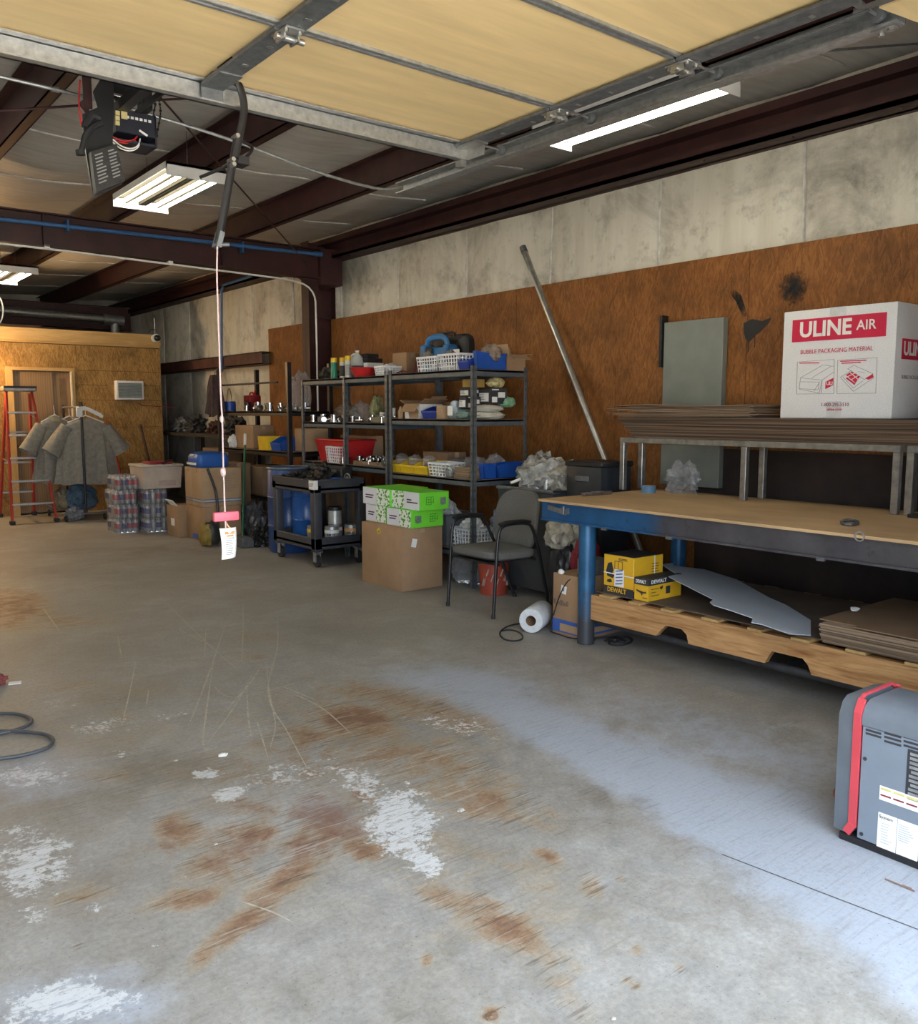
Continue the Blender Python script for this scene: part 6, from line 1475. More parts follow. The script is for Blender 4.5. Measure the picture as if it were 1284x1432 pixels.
lidded_can('canister', 'small shiny canister on the second shelf past the middle post', 'canister', (4.86, 7.36, Z), .035, .10, m_galv, m_whitep)
lidded_can('canister', 'small white bottle standing in the low open carton', 'bottle', (4.72, 6.96, Z + .055), .018, .085, m_whitep, m_white)

Z = .9425
t = thing('tub', 'large red plastic tub on the third shelf', 'tub', (4.80, 8.02, Z)); mb = MB(); shell(mb, -.13, -.28, 0, .15, .28, .23, .005, .04); mb.build('tub', m_red, t); mb = MB(); mb.tube([(-.17, -.32, .23), (.19, -.32, .23), (.19, .32, .23), (-.17, .32, .23)], .011, 8, closed=True); mb.build('rim', m_red, t)
carton('cardboard_box', 'tan carton behind the large red tub on the third shelf', 4.99, 7.75, Z, 5.12, 8.42, Z + .27, m_card2)
basket('white basket of tool parts in front of the large red tub', 4.575, 7.74, Z, .20, .28, .16, m_whitep, None, 6, 7, 5)
fittings('chrome ring fitting lying beside the white basket on the third shelf', 'chrome rings by the white basket', [(4.60 + .03 * (k % 2), 7.72 - .05 * k, Z) for k in range(3)], None, 1.0, 8)
t = thing('parts_tray', 'low tray packed with chrome fittings on the third shelf', 'tray', (4.78, 7.16, Z)); mb = MB(); shell(mb, -.19, -.31, 0, .2, .34, .04, .004); mb.build('tray', m_card_d, t)
m_darkchrome = M('dull_chrome', (.22, .215, .21), .25, 1.0, .2, 12)
fittings('dull chrome fitting standing in the packed tray on the third shelf', 'fittings in the packed tray', [(4.63 + .075 * (k % 5), 6.90 + .068 * (k // 5), Z + .0045) for k in range(45)], m_darkchrome, 1.15, 11)
Z = .3025
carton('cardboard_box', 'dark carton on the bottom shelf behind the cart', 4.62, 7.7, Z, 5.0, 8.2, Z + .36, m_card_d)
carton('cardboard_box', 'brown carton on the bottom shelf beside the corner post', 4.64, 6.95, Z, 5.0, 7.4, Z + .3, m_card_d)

# ================= black rack =================
t = thing('work_jacket', 'dark maroon jacket hanging from the far post of the black rack', 'jacket', (4.47, 10.60, 1.43))
mb = MB()
def jk(u, w):
    a = 2 * math.pi * u; z = .50 * w; r0 = .055 + .075 * (1 - w) ** .7; f = 1 + .18 * math.sin(5 * a + 3 * w) + .1 * math.sin(9 * a)
    return (.0 + r0 * .8 * f * math.cos(a), r0 * 1.35 * f * math.sin(a), z + .03 * math.sin(3 * a) * (1 - w))
mb.grid(40, 14, jk); mb.build('cloth', M('dark_maroon_cloth', (.055, .03, .03), .9, 0, .25, 20), t)
mb = MB(); mb.tube([(0, .0, .48), (.0, .0, .53), (.02, 0, .545), (.03, 0, .53)], .006, 6, smooth=1); mb.build('hook', m_galv_d, t)
mb = MB(); mb.cyl((4.53, 10.6, 1.80), (4.53, 9.0, 1.80), .012); solo(mb, 'hanging_bar', m_black, 'thin dark bar across the upper part of the black rack', 'bar')
Z = 1.4775
def YR(px, X=4.62): return onX(px, 570, X).y
t = thing('gas_can', 'small red fuel can on the black rack\'s upper shelf', 'fuel can', (4.85, YR(353, 4.85), Z)); mb = MB(); mb.box(-.08, -.10, 0, .08, .10, .2, .02, seg=2); mb.build('body', M('fuel_can_red', (.26, .012, .014), .4, 0, .12), t); mb = MB(); mb.tube([(0, -.05, .2), (0, -.03, .235), (0, .05, .235), (0, .07, .2)], .012, 8, smooth=1); mb.cyl((0, -.07, .19), (0, -.1, .26), .014); mb.build('handle', m_red, t)
lidded_can('pail', 'small blue pail with wire handle on the black rack', 'pail', (4.64, YR(319), Z), .08, .12, m_bluep, m_blue2)
mb = MB(); mb.tube([(0, -.08, .0), (0, -.05, .12), (0, 0, .18), (0, .05, .12), (0, .08, .0)], .004, 6, smooth=2); solo(mb, 'wire_hook', m_black, 'black wire hook standing up over the blue pail', 'hook', (4.64, YR(319), Z + .12))
fittings('chrome fitting on the upper shelf of the black rack', 'chrome fittings on the black rack', [(4.62 + .09 * (k % 3), 10.02 - .105 * k, Z) for k in range(12)], None, 1.35, 15)
bag('clear bag of shiny parts at the near end of the black rack', (4.75, 8.90, Z), (.13, .13, .26), 91)
lidded_can('canister', 'dark brown jar among the fittings on the black rack', 'jar', (4.68, YR(340), Z), .045, .11, M('brown_jar', (.05, .025, .02), .3), m_blackp)
Z = 1.0225
carton('cardboard_box', 'brown carton on the lower shelf of the black rack', 4.62, YR(353), Z, 4.9, YR(328), Z + .28, m_card)
t = thing('parts_bin', 'yellow bin on the lower shelf of the black rack', 'bin', (4.62, 9.42, Z)); mb = MB(); shell(mb, -.08, -.12, 0, .12, .12, .16, .005, .01); mb.build('body', m_yellow, t); mb = MB(); mb.blob((.02, 0, .06), (.07, .08, .09), 3, .3, 3, 3); mb.build('contents', m_cloudy, t)
bin_('blue bin on the lower shelf of the black rack beside the yellow one', 4.56, 9.02, Z, .30, .24, .16, m_bluep)
carton('cardboard_box', 'tan carton at the near end of the black rack\'s lower shelf', 4.72, 8.74, Z, 5.05, 8.98, Z + .26, m_card2)
bag('white glinting bag at the far end of the black rack\'s lower shelf', (4.60, 10.40, Z), (.06, .07, .09), 92, m_whitep)
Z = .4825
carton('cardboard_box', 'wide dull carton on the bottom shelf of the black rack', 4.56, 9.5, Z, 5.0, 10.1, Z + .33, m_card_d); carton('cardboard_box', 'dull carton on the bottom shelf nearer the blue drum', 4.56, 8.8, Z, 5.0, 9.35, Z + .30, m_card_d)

# dark shelf along the rear wall
t = thing('wall_shelf', 'long dark shelf with clutter along the rear wall', 'shelf', (5.2, 12.4, 0))
mb = MB(); mb.box(-.25, -1.5, 1.10, .28, 2.0, 1.15, .004); mb.build('board', M('dark_shelf_wood', (.035, .028, .022), .7, 0, .2, 5), t)
for yy in (-1.4, 0, 1.8):
    mb = MB(); mb.box(-.22, yy, 0, -.16, yy + .06, 1.10); mb.build('leg', m_black, t, smooth=False)
for k, (yy, s_, mt, lab) in enumerate(((13.6, .13, m_galv_d, 'grey oily machine part at the far end of the wall shelf'), (12.9, .16, m_greasy if False else m_rubber, 'black rounded machine part on the wall shelf'), (12.2, .11, m_oxide, 'rusty dark part on the wall shelf'), (11.5, .15, m_rubber, 'black tangle of hose at the near end of the wall shelf'))):
    bag(lab, (5.12, yy, 1.151), (s_ * .8, s_ * 1.5, s_), 100 + k, mt, 'machine_part', 'machine part', .45)
carton('cardboard_box', 'large brown carton under the dark wall shelf', 4.96, 11.4, 0, 5.35, 12.3, .95, m_card_d)

# ================= cart, drum, green cartons, big carton =================
ct = thing('utility_cart', 'dark grey two-tier plastic cart with tools on top', 'cart', (4.27, 7.58, 0))
m_cart = M('charcoal_plastic', (.045, .047, .056), .5, 0, .12, 6)
cx0, cx1, cy0, cy1 = -.325, .245, -.43, .43
def tray_(zb, zt):
    mb = MB(); mb.box(cx0, cy0, zb, cx1, cy1, zb + .02)
    for a_ in ((cx0, cy0, cx1, cy0 + .03), (cx0, cy1 - .03, cx1, cy1), (cx0, cy0, cx0 + .03, cy1), (cx1 - .03, cy0, cx1, cy1)): mb.box(a_[0], a_[1], zb - .03, a_[2], a_[3], zt, .008)
    return mb
tray_(.735, .835).build('top_tray', m_cart, ct); tray_(.20, .285).build('lower_tray', m_cart, ct)
for x in (cx0, cx1 - .085):
    for y in (cy0, cy1 - .085): mb = MB(); mb.box(x, y, .15, x + .085, y + .085, .79, .012, seg=2); mb.build('leg', m_cart, ct)
for x in (-.27, .19):
    for y in (-.37, .37):
        mb = MB(); mb.cyl((x - .016, y, .058), (x + .016, y, .058), .058, seg=22); ob = mb.build('caster', m_rubber, ct)
        mb = MB(); mb.box(x - .028, y - .02, .05, x - .02, y + .03, .15); mb.box(x + .02, y - .02, .05, x + .028, y + .03, .15); mb.box(x - .04, y - .04, .145, x + .04, y + .04, .155); mb.cyl((x - .03, y, .058), (x + .03, y, .058), .01); mb.build('caster_fork', m_galv, ob)
mb = MB(); mb.quad((cx0 - .004, cy0 + .09, .745), MX, UZ, .10, .085); mb.quad((cx0 - .0, cy0 - .002, .745), PX, UZ, .04, .085); mb.build('paper_label', m_paper, ct, smooth=False)
text('C 5 T', .045, frame((cx0 - .0058, cy0 + .045, .785), MX, UZ), m_ink, ct, 'lettering', .02, width=.07)
Z = .757
m_grease = M('greasy_tool_steel', (.028, .027, .026), .45, .3, .4, 24)
for k, (x, y, s_, sd, lab) in enumerate(((4.12, 7.82, (.11, .15, .075), 111, 'dark greasy power tool heaped at the far corner of the cart'), (4.30, 7.60, (.15, .16, .095), 112, 'dark lump of greasy tools in the middle of the cart top'), (4.12, 7.42, (.10, .14, .06), 113, 'low dark tangle of tools near the front of the cart top'), (4.38, 7.80, (.10, .13, .11), 115, 'dark tool bag at the back of the cart top'))):
    bag(lab, (x, y, Z), s_, sd, m_grease, 'greasy_tools', 'tools', .5)
mb = MB(); mb.bar((0, 0, .10), (.14, .32, .10), .035, .03, bev=.008); mb.cyl((.07, .16, .06), (.07, .16, .14), .03); mb.box(-.02, -.05, .0, .03, .03, .1); solo(mb, 'angle_grinder', M('grinder_brown', (.09, .06, .045), .5, .2, .3, 18), 'brown-black grinder lying across the heap on the cart', 'grinder', (4.18, 7.50, Z + .03))
t = thing('tool_box', 'small black box standing at the rear of the cart top', 'box', (4.40, 7.44, Z)); mb = MB(); mb.box(-.06, -.12, 0, .07, .12, .17, .01); mb.build('body', m_blackp, t); mb = MB(); mb.box(-.072, -.05, .12, -.07, .05, .15); mb.build('latch', m_galv_d, t)
t = thing('blue_carton', 'small blue and white carton on the near edge of the cart', 'box', (4.22, 7.22, Z)); mb = MB(); mb.box(-.035, -.05, 0, .05, .05, .085, .003); mb.build('carton', m_bluep, t); mb = MB(); mb.quad((-.0356, .03, .02), MX, UZ, .025, .05); mb.quad((.0, -.0506, .02), PX, UZ, .03, .05); mb.quad((-.03, -.0506, .06), PX, UZ, .07, .014); mb.build('label', m_paper, t, smooth=False)
mb = MB(); mb.tube([(.0, .055 * math.cos(a_), .062 + .055 * math.sin(a_)) for a_ in np.linspace(0, 6.283, 22)[:-1]], .007, 8, closed=True); mb.cyl((-.005, 0, .062), (.005, 0, .062), .03); solo(mb, 'grinding_wheel', M('grey_disc', (.18, .17, .15), .7, 0, .2, 20), 'round grey disc standing upright on the cart top', 'disc', (4.36, 7.24, Z))
mb = MB(); mb.bar((0, 0, .008), (.16, -.02, .012), .05, .012); solo(mb, 'red_pliers', m_red, 'red-handled tool lying behind the small blue carton', 'tool', (4.20, 7.33, Z + .03))
Z = .222
t = thing('plastic_drum', 'small blue drum standing on the lower tray of the cart', 'drum', (4.22, 7.80, Z))
mb = MB(); mb.lathe([(0, 0), (.13, 0), (.148, .02), (.15, .16), (.155, .17), (.15, .18), (.15, .40), (.155, .41), (.15, .42), (.148, .46), (.12, .48), (0, .48)], (0, 0, 0), 32); mb.build('body', M('drum_blue', (.018, .085, .30), .28, 0, .06, 5), t)
mb = MB(); mb.lathe([(.125, .48), (.125, .495), (.11, .5), (0, .5)], (0, 0, 0), 28); mb.build('lid', m_blue2, t)
lidded_can('paint_can', 'plain silver can raised on the cans at the cart\'s near end', 'can', (4.31, 7.40, Z + .155), .068, .165, M('brushed_can', (.50, .50, .48), .35, .5, .1, 14), m_blackp)
for k, (x, y, lab, lm) in enumerate(((4.10, 7.44, 'paint can with yellow rim and black letters on the lower tray', m_yellow), (4.20, 7.275, 'wide paint can with black letters beside the cart post', m_paper), (4.33, 7.43, 'paint can under the plain silver can', m_paper), (4.42, 7.275, 'pale can with orange mark at the back of the lower tray', M('orange_mark', (.6, .3, .12), .5)))):
    tt = lidded_can('paint_can', lab, 'can', (x, y, Z), .07, .15, M('can_grey_%d' % k, (.36, .36, .34), .4, .3, .2, 14), m_galv, None, None)
    mb = MB(); mb.lathe([(.0708, .085), (.0708, .117)], (0, 0, 0), 20); mb.build('label', lm, tt)
    mb = MB()
    for q in range(5):
        a_ = R(205 + 13 * q); mb.bar((.0712 * math.cos(a_), .0712 * math.sin(a_), .062), (.0712 * math.cos(a_ + .02), .0712 * math.sin(a_ + .02), .083), .011, .003)
    mb.build('lettering', m_ink, tt, smooth=False)
t = thing('plastic_drum', 'tall blue drum on the floor behind the cart', 'drum', (4.262, 8.27, 0))
mb = MB(); mb.lathe([(0, 0), (.20, 0), (.22, .03), (.22, .27), (.228, .285), (.22, .30), (.22, .57), (.228, .585), (.22, .60), (.22, .86), (.20, .89), (0, .89)], (0, 0, 0), 36); mb.build('body', M('drum_dark_blue', (.02, .06, .19), .33, 0, .1, 5), t)
mb = MB(); mb.tube([(.214 * math.cos(a_), .214 * math.sin(a_), .885) for a_ in np.linspace(0, 6.283, 40)[:-1]], .014, 8, closed=True); mb.build('rim', M('rim_grey_blue', (.12, .16, .2), .4, .2), t)

t, w, d, h = carton('cardboard_box', 'big plain brown carton on the floor under the green cartons', 3.975, 5.76, 0, 4.39, 6.375, .525, m_card, bev=.006)
mb = MB(); mb.quad((-w - .0006, .045, h * .84), (0, -.9, .44), (0, .44, .9), .045, .045); mb.build('yellow_sticker', M('yellow_sticker', (.62, .48, .03), .5), t, smooth=False)
mb = MB(); mb.quad((-w + .09, -d - .0006, h * .70), (.97, 0, -.22), (.22, 0, .97), .05, .07); mb.build('white_sticker', m_paper, t, smooth=False)
mb = MB(); mb.quad((-.02, d * .35, h * .86), MX, UZ, .01, .01); 
mb = MB(); mb.quad((-w - .0018, .035, h * .862), (0, -.9, .44), (0, .44, .9), .022, .02); mb.build('sticker_print', M('ochre', (.3, .2, .02), .6), t, smooth=False)
# printed leaf pattern
m, n, l, b = nt('clover_print')
v = coords(n, l); vo = n.new('ShaderNodeTexVoronoi'); vo.inputs['Scale'].default_value = 38; l.new(v, vo.inputs['Vector'])
nz = tnoise(n, l, v, 60, 2)
s_ = math_(n, l, 'ADD', vo.outputs['Distance'], math_(n, l, 'MULTIPLY', math_(n, l, 'SUBTRACT', nz, .5), .7))
l.new(ramp(n, l, s_, [(.30, (.05, .24, .03)), (.40, (.16, .5, .05)), (.46, (.74, .76, .72))]), b.inputs['Base Color']); b.inputs['Roughness'].default_value = .45
m_clover = m
def gbox(label, px0, px1, pr, X, z0, front, rv=False):
    y1, y0 = onX(px0, 715, X).y, onX(px1, 715, X).y
    x1 = onY(pr, 715, y0).x if pr else X + .40
    t = thing('printed_carton', label, 'box', (X, (y0 + y1) / 2, z0), 0, None); hy = (y1 - y0) / 2; L = x1 - X; h = .147
    mb = MB(); mb.box(0, -hy, 0, L, hy, h, .003); mb.build('carton', m_green, t)
    mb = MB(); W = 2 * hy; split = .52 if not rv else .46
    if not rv: mb.quad((-.0003, hy - .003, .003), MX, UZ, W * split, h - .006, 0); mb.quad((-.0003, hy - W * split, .003), MX, UZ, W * (.985 - split), h - .006, 1)
    else: mb.quad((-.0003, hy - .003, .003), MX, UZ, W * split, h - .006, 1); mb.quad((-.0003, hy - W * split, .003), MX, UZ, W * (.985 - split), h - .006, 0)
    mb.build('printed_front', [M('lavender_white', (.66, .66, .72), .5, 0, .03), m_clover], t, smooth=False)
    mb = MB(); yy = hy - W * (.06 if not rv else .52)
    for k, ww in enumerate((.30, .26) if not rv else (.16, .36)): mb.quad((-.0016, yy - .02, h * (.52 - .14 * k)), MX, UZ, W * ww, .010)
    mb.build('front_print', m_ink, t, smooth=False)
    if pr:
        mb = MB()
        bx_ = (L * .22, h * .30, L * .28, h * .42) if front else (L * .58, h * .28, L * .26, h * .42)
        for q in range(4):
            mb.quad((bx_[0] + bx_[2] * q / 3.6, -hy - .0006, bx_[1] + bx_[3] * (.15 if q % 2 else .0)), PX, UZ, .005, bx_[3] * (.7 if q % 2 else 1)); mb.quad((bx_[0], -hy - .0006, bx_[1] + bx_[3] * q / 3), PX, UZ, bx_[2] * (.5 + .4 * (q % 2)), .005)
        mb.build('line_print', M('dark_green_print', (.05, .28, .02), .5), t, smooth=False)
        mb = MB(); gx = L * .70 if front else L * .12; mb.quad((gx, -hy - .0006, h * .30), PX, UZ, L * .19, h * .38); mb.quad((gx + L * .03, -hy - .0018, h * .26), PX, UZ, .03, .025); mb.build('grey_panel', M('grey_green_print', (.16, .22, .17), .5, 0, .3, 60), t, smooth=False)
    return t
gbox('lower green and white clover carton at the near corner of the big brown box', 541, 575, 620, 4.03, .526, False)
gbox('lower clover carton behind, mostly hidden end, far end of the big brown box', 512, 540, None, 4.05, .526, False)
gbox('upper green and white clover carton, grey square near its right edge', 547, 587, 628, 4.06, .674, True, True)
gbox('upper clover carton with white label at the far end of the stack', 508, 545.5, None, 4.04, .674, False)

# ================= left cluster: cases of cans, tote, cartons =================
m, n, l, b = nt('shrink_wrapped_labels')
v = coords(n, l, (1, 1, 1)); vo = n.new('ShaderNodeTexVoronoi'); vo.inputs['Scale'].default_value = 16; l.new(v, vo.inputs['Vector'])
sc_ = n.new('ShaderNodeSeparateColor'); l.new(vo.outputs['Color'], sc_.inputs[0])
l.new(ramp(n, l, math_(n, l, 'ADD', math_(n, l, 'MULTIPLY', sc_.outputs[0], .8), math_(n, l, 'MULTIPLY', tnoise(n, l, v, 30, 3), .25)), [(.25, (.22, .012, .02)), (.42, (.24, .02, .03)), (.46, (.02, .03, .12)), (.6, (.03, .05, .2)), (.64, (.42, .42, .44)), (.8, (.2, .2, .22))]), b.inputs['Base Color'])
b.inputs['Roughness'].default_value = .18; b.inputs['Specular IOR Level'].default_value = .7
m_wrapbody = m
m_canred = M('can_red', (.30, .012, .022), .22, .35, .15, 10); m_canblue = M('can_blue', (.015, .025, .14), .22, .35, .2, 10); m_cansil = M('can_silver', (.42, .42, .44), .2, .7, .2, 10)
m_film = M('glossy_wrap', (.62, .62, .66), .06, 0, .3, 30, .8, 1.0, 0, .20)
def can_case(label, x0, y0, z0, cols, nx=4, ny=6, r_=.033, h=.168, group=None):
    """shrink-wrapped case of bottles; the bottles move with the case and are its body"""
    t = thing('bottle_case', label, 'bottle case', (x0 + nx * r_, y0 + ny * r_, z0), 0, group)
    hx, hy = nx * r_, ny * r_
    mats = list(dict.fromkeys(cols)); mb = MB()
    for i in range(nx):
        for j in range(ny):
            if 0 < i < nx - 1 and 0 < j < ny - 1 and (i + j) % 1 == 0 and False: continue
            c_ = (-hx + r_ * (2 * i + 1), -hy + r_ * (2 * j + 1), .002)
            mi = mats.index(cols[(i * 2 + j // 2) % len(cols)])
            mb.lathe([(0, 0), (r_ * .9, 0), (r_ * .98, .012), (r_ * .98, .055)], c_, 10, mats.index(m_cansil)); mb.lathe([(r_ * .985, .05), (r_ * .985, .115)], c_, 10, mi); mb.lathe([(r_ * .98, .112), (r_ * .9, .13), (r_ * .4, .15), (r_ * .4, h), (0, h)], c_, 10, mats.index(m_cansil))
    mb.build('bottles', mats, t)
    mb = MB(); mb.box(-hx - .003, -hy - .003, 0, hx + .003, hy + .003, h + .004, .02, seg=2); mb.build('shrink_film', m_film, t)
    return t
RB = [m_canred, m_canblue, m_cansil]
lx, ly = 3.225, 10.74
for k in range(4):
    can_case(('red and silver bottle case at the floor, front of the left stack', 'second bottle case up in the left stack', 'third bottle case up in the left stack', 'topmost slumped bottle case with bright red panel')[k], lx + .012 * (k % 2) + (.03 if k == 3 else 0), ly + .02 * k, .175 * k, [m_canred, m_cansil, m_canblue, m_cansil, m_canred, m_cansil, m_canred])
for k in range(3):
    can_case(('blue bottle case on the floor, behind the left stack', 'middle blue bottle case behind the left stack', 'upper red and blue bottle case under the pale tote')[k], 3.535 + .01 * k, 10.60 + .02 * k, .175 * k, [m_canblue, m_canblue, m_cansil, m_cansil] if k < 2 else [m_canblue, m_canred, m_cansil], 4, 6)
t = thing('storage_tote', 'pale translucent storage tote on the bottle cases', 'tote', (3.74, 10.82, .53))
m_tote = M('frosted_plastic', (.50, .42, .35), .35, 0, .1, 6)
mb = MB(); shell(mb, -.20, -.19, 0, .25, .26, .27, .004, .02); mb.box(-.17, -.16, .02, .22, .23, .20, .02); mb.build('tub', m_tote, t)
mb = MB(); mb.box(-.235, -.225, .265, .285, .295, .295, .012, seg=2); mb.build('lid', M('tote_lid', (.52, .46, .40), .4, 0, .08), t)
mb = MB(); mb.box(-.02, -.1975, .03, .19, -.193, .20, .002); mb.build('front_panel', M('tote_panel', (.42, .33, .28), .4), t)
t = thing('clipboard', 'red flat folder and black cord lying on the pale tote', 'folder', (3.76, 10.80, .826)); mb = MB(); mb.box(-.13, -.15, 0, .14, .15, .03, .006); mb.build('folder', M('dark_red_folder', (.25, .02, .03), .5), t); mb = MB(); mb.tube([(.0, -.2, .01), (.10, -.12, .045), (.2, -.02, .04), (.22, .1, .01)], .012, 6, smooth=2); mb.build('cord', m_blackp, t)
# cartons
t, w, d, h = carton('cardboard_box', 'brown carton with white label on the floor by the bottle cases', 3.68, 9.93, 0, 3.92, 10.28, .37, m_card, cat='box')
mb = MB(); mb.quad((-w - .0006, .05, .13), MX, UZ, .11, .085); mb.build('label', m_paper, t, smooth=False)
mb = MB(); mb.prism([(-w, h), (-w - .06, h + .07), (-w - .056, h + .075), (-w + .004, h + .004)], lambda u, w_, q: Vector((u, q, w_)), -d, d * .3); mb.build('flap', m_paper, t, smooth=False)
c0 = onZ(287, 759)
t, w, d, h = carton('cardboard_box', 'large brown carton on the floor behind the hanging warning tag', c0.x, c0.y, 0, c0.x + .44, c0.y + .52, .40, m_card)
mb = MB(); mb.quad((-w - .0006, d * .4, .02), MX, UZ, .16, .055); mb.build('blue_print', m_blueink, t, smooth=False)
bx0, by0 = c0.x + .0, c0.y
t, w, d, h = carton('cardboard_box', 'tan carton with blue bands stacked on the large brown carton, near one', bx0 - .01, by0 + .01, .401, bx0 + .46, by0 + .30, .835, m_card2)
mb = MB()
for z_ in (.045, .075): mb.quad((-w - .0006, d - .01, z_), MX, UZ, 2 * d - .02, .012); mb.quad((-w + .01, -d - .0006, z_), PX, UZ, 2 * w - .02, .012)
lines(mb, (-w * .0, -d - .0006, .16), PX, UZ, w * .9, .22, 8, .004, 3)
mb.build('blue_bands', M('faded_blue_print', (.11, .14, .22), .6), t, smooth=False)
mb = MB(); mb.quad((-w - .0016, d - .01, .057), MX, UZ, 2 * d - .02, .018); mb.quad((-w + .01, -d - .0016, .057), PX, UZ, 2 * w - .02, .018); mb.build('white_band', M('pale_band', (.42, .40, .38), .6), t, smooth=False)
t, w, d, h = carton('cardboard_box', 'tan carton with blue bands just behind the near banded carton', bx0 + .0, by0 + .31, .401, bx0 + .42, by0 + .54, .835, m_card2)
mb = MB()
for z_ in (.045, .075): mb.quad((-w - .0006, d - .01, z_), MX, UZ, 2 * d - .02, .012)
mb.build('blue_bands', M('faded_blue_print_b', (.11, .14, .22), .6), t, smooth=False)
t = thing('blue_lid_tub', 'blue lidded tub on top of the banded cartons', 'tub', (bx0 + .20, by0 + .33, .836))
mb = MB(); pad(mb, rrect(-.19, -.17, .20, .17, .06), 0, .15, .03, lambda u, w, z: Vector((u, w, z))); mb.build('tub', M('tub_blue', (.02, .10, .38), .4, 0, .06), t)
mb = MB(); mb.box(-.200, -.12, .03, -.190, .14, .055); mb.box(-.195, -.03, .13, -.165, .03, .15); mb.build('white_marks', m_paper, t, smooth=False)
carton('cardboard_box', 'dull flat carton behind the blue lidded tub', bx0 + .44, by0 + .36, 0, bx0 + .74, by0 + .8, .86, m_card_d)
# broom, stick, dustpan, bag near the tag
def pole_tool(name, label, cat, p0, p1, r_, mat, head=None, grip=None):
    t = thing(name, label, cat, p0); v = Vector(p1) - Vector(p0)
    mb = MB(); mb.cyl((0, 0, 0), v, r_, seg=12); mb.build('handle', mat, t)
    if grip: mb = MB(); mb.cyl(v * .90, v * 1.005, r_ * 1.3, seg=12); mb.build('grip', grip, t)
    if head:
        mb = MB(); mb.box(*head[0], .01); mb.build('head', head[1], t)
    return t
b0 = onZ(339, 764); top = onX(343, 608, 4.40)
m_gpole = M('green_pole', (.01, .10, .05), .4, 0, .1)
pole_tool('broom', 'green-handled broom with grey head leaning on the black rack', 'broom', (b0.x, b0.y, 0), (top.x, top.y, top.z), .013, m_gpole, ((-.07, -.16, 0, .07, .14, .11), M('broom_grey', (.09, .09, .09), .8, 0, .3, 60)), m_whitep)
s0 = onY(306, 752, c0.y - .06); s1 = onY(290, 655, c0.y - .04)
mb = MB(); mb.tube([(s0.x, s0.y, .02), (s0.x - .0, s0.y, .35), onY(303, 690, c0.y - .05), onY(297, 672, c0.y - .05), s1], .014, 8, smooth=2); solo(mb, 'pry_bar', m_black, 'black bent bar leaning against the banded cartons', 'bar')
t = thing('bag_of_absorbent', 'yellow and black bag slumped on the floor behind the warning tag', 'bag', tuple(onZ(300, 764))); mb = MB(); mb.blob((0, .05, .13), (.10, .09, .16), 7, .2, 2.5, 3); mb.build('sack', M('black_sack', (.03, .03, .025), .5, 0, .3, 12), t); mb = MB(); mb.blob((-.07, .06, .12), (.07, .10, .15), 8, .2, 2.5, 3); mb.build('yellow_side', M('dull_yellow_sack', (.24, .16, .03), .6, 0, .2, 10), t)
bag('dark heap of parts on the floor beside the blue drum', tuple(onZ(362, 764)), (.11, .11, .12), 121, m_grease, 'machine_part', 'machine part', .5)
bag('grey film bag beneath the black rack near the green broom', (4.46, 9.55, 0), (.15, .18, .24), 122, M('dull_film', (.10, .10, .11), .3, 0, .3, 10), 'plastic_bag')

# ================= clothes rack =================
ck = thing('clothes_rack', 'black rolling clothes rack carrying grey shirts', 'clothes rack', (3.30, 12.3, 0))
mb = MB(); mb.cyl((0, 0, .10), (0, 0, 1.56), .016); mb.cyl((.0, 0, 1.52), (.0, 0, 1.60), .022); mb.build('upright', m_black, ck)
mb = MB(); mb.cyl((0, .9, .10), (0, .9, 1.56), .016); mb.build('upright', m_black, ck)
mb = MB(); mb.cyl((0, -.03, 1.53), (0, .93, 1.53), .014); mb.build('hanging_rail', m_galv, ck)
mb = MB(); mb.bar((-.28, 0, .10), (.26, 0, .10), .03, .02); mb.bar((-.28, .9, .10), (.26, .9, .10), .03, .02); mb.bar((0, 0, .10), (0, .9, .10), .03, .02); mb.build('base_frame', m_galv_d, ck, smooth=False)
for x in (-.26, .24):
    for y in (0, .9): mb = MB(); mb.cyl((x - .012, y, .04), (x + .012, y, .04), .04, seg=18); mb.cyl((x, y, .04), (x, y, .1), .008); mb.build('caster', m_rubber, ck)
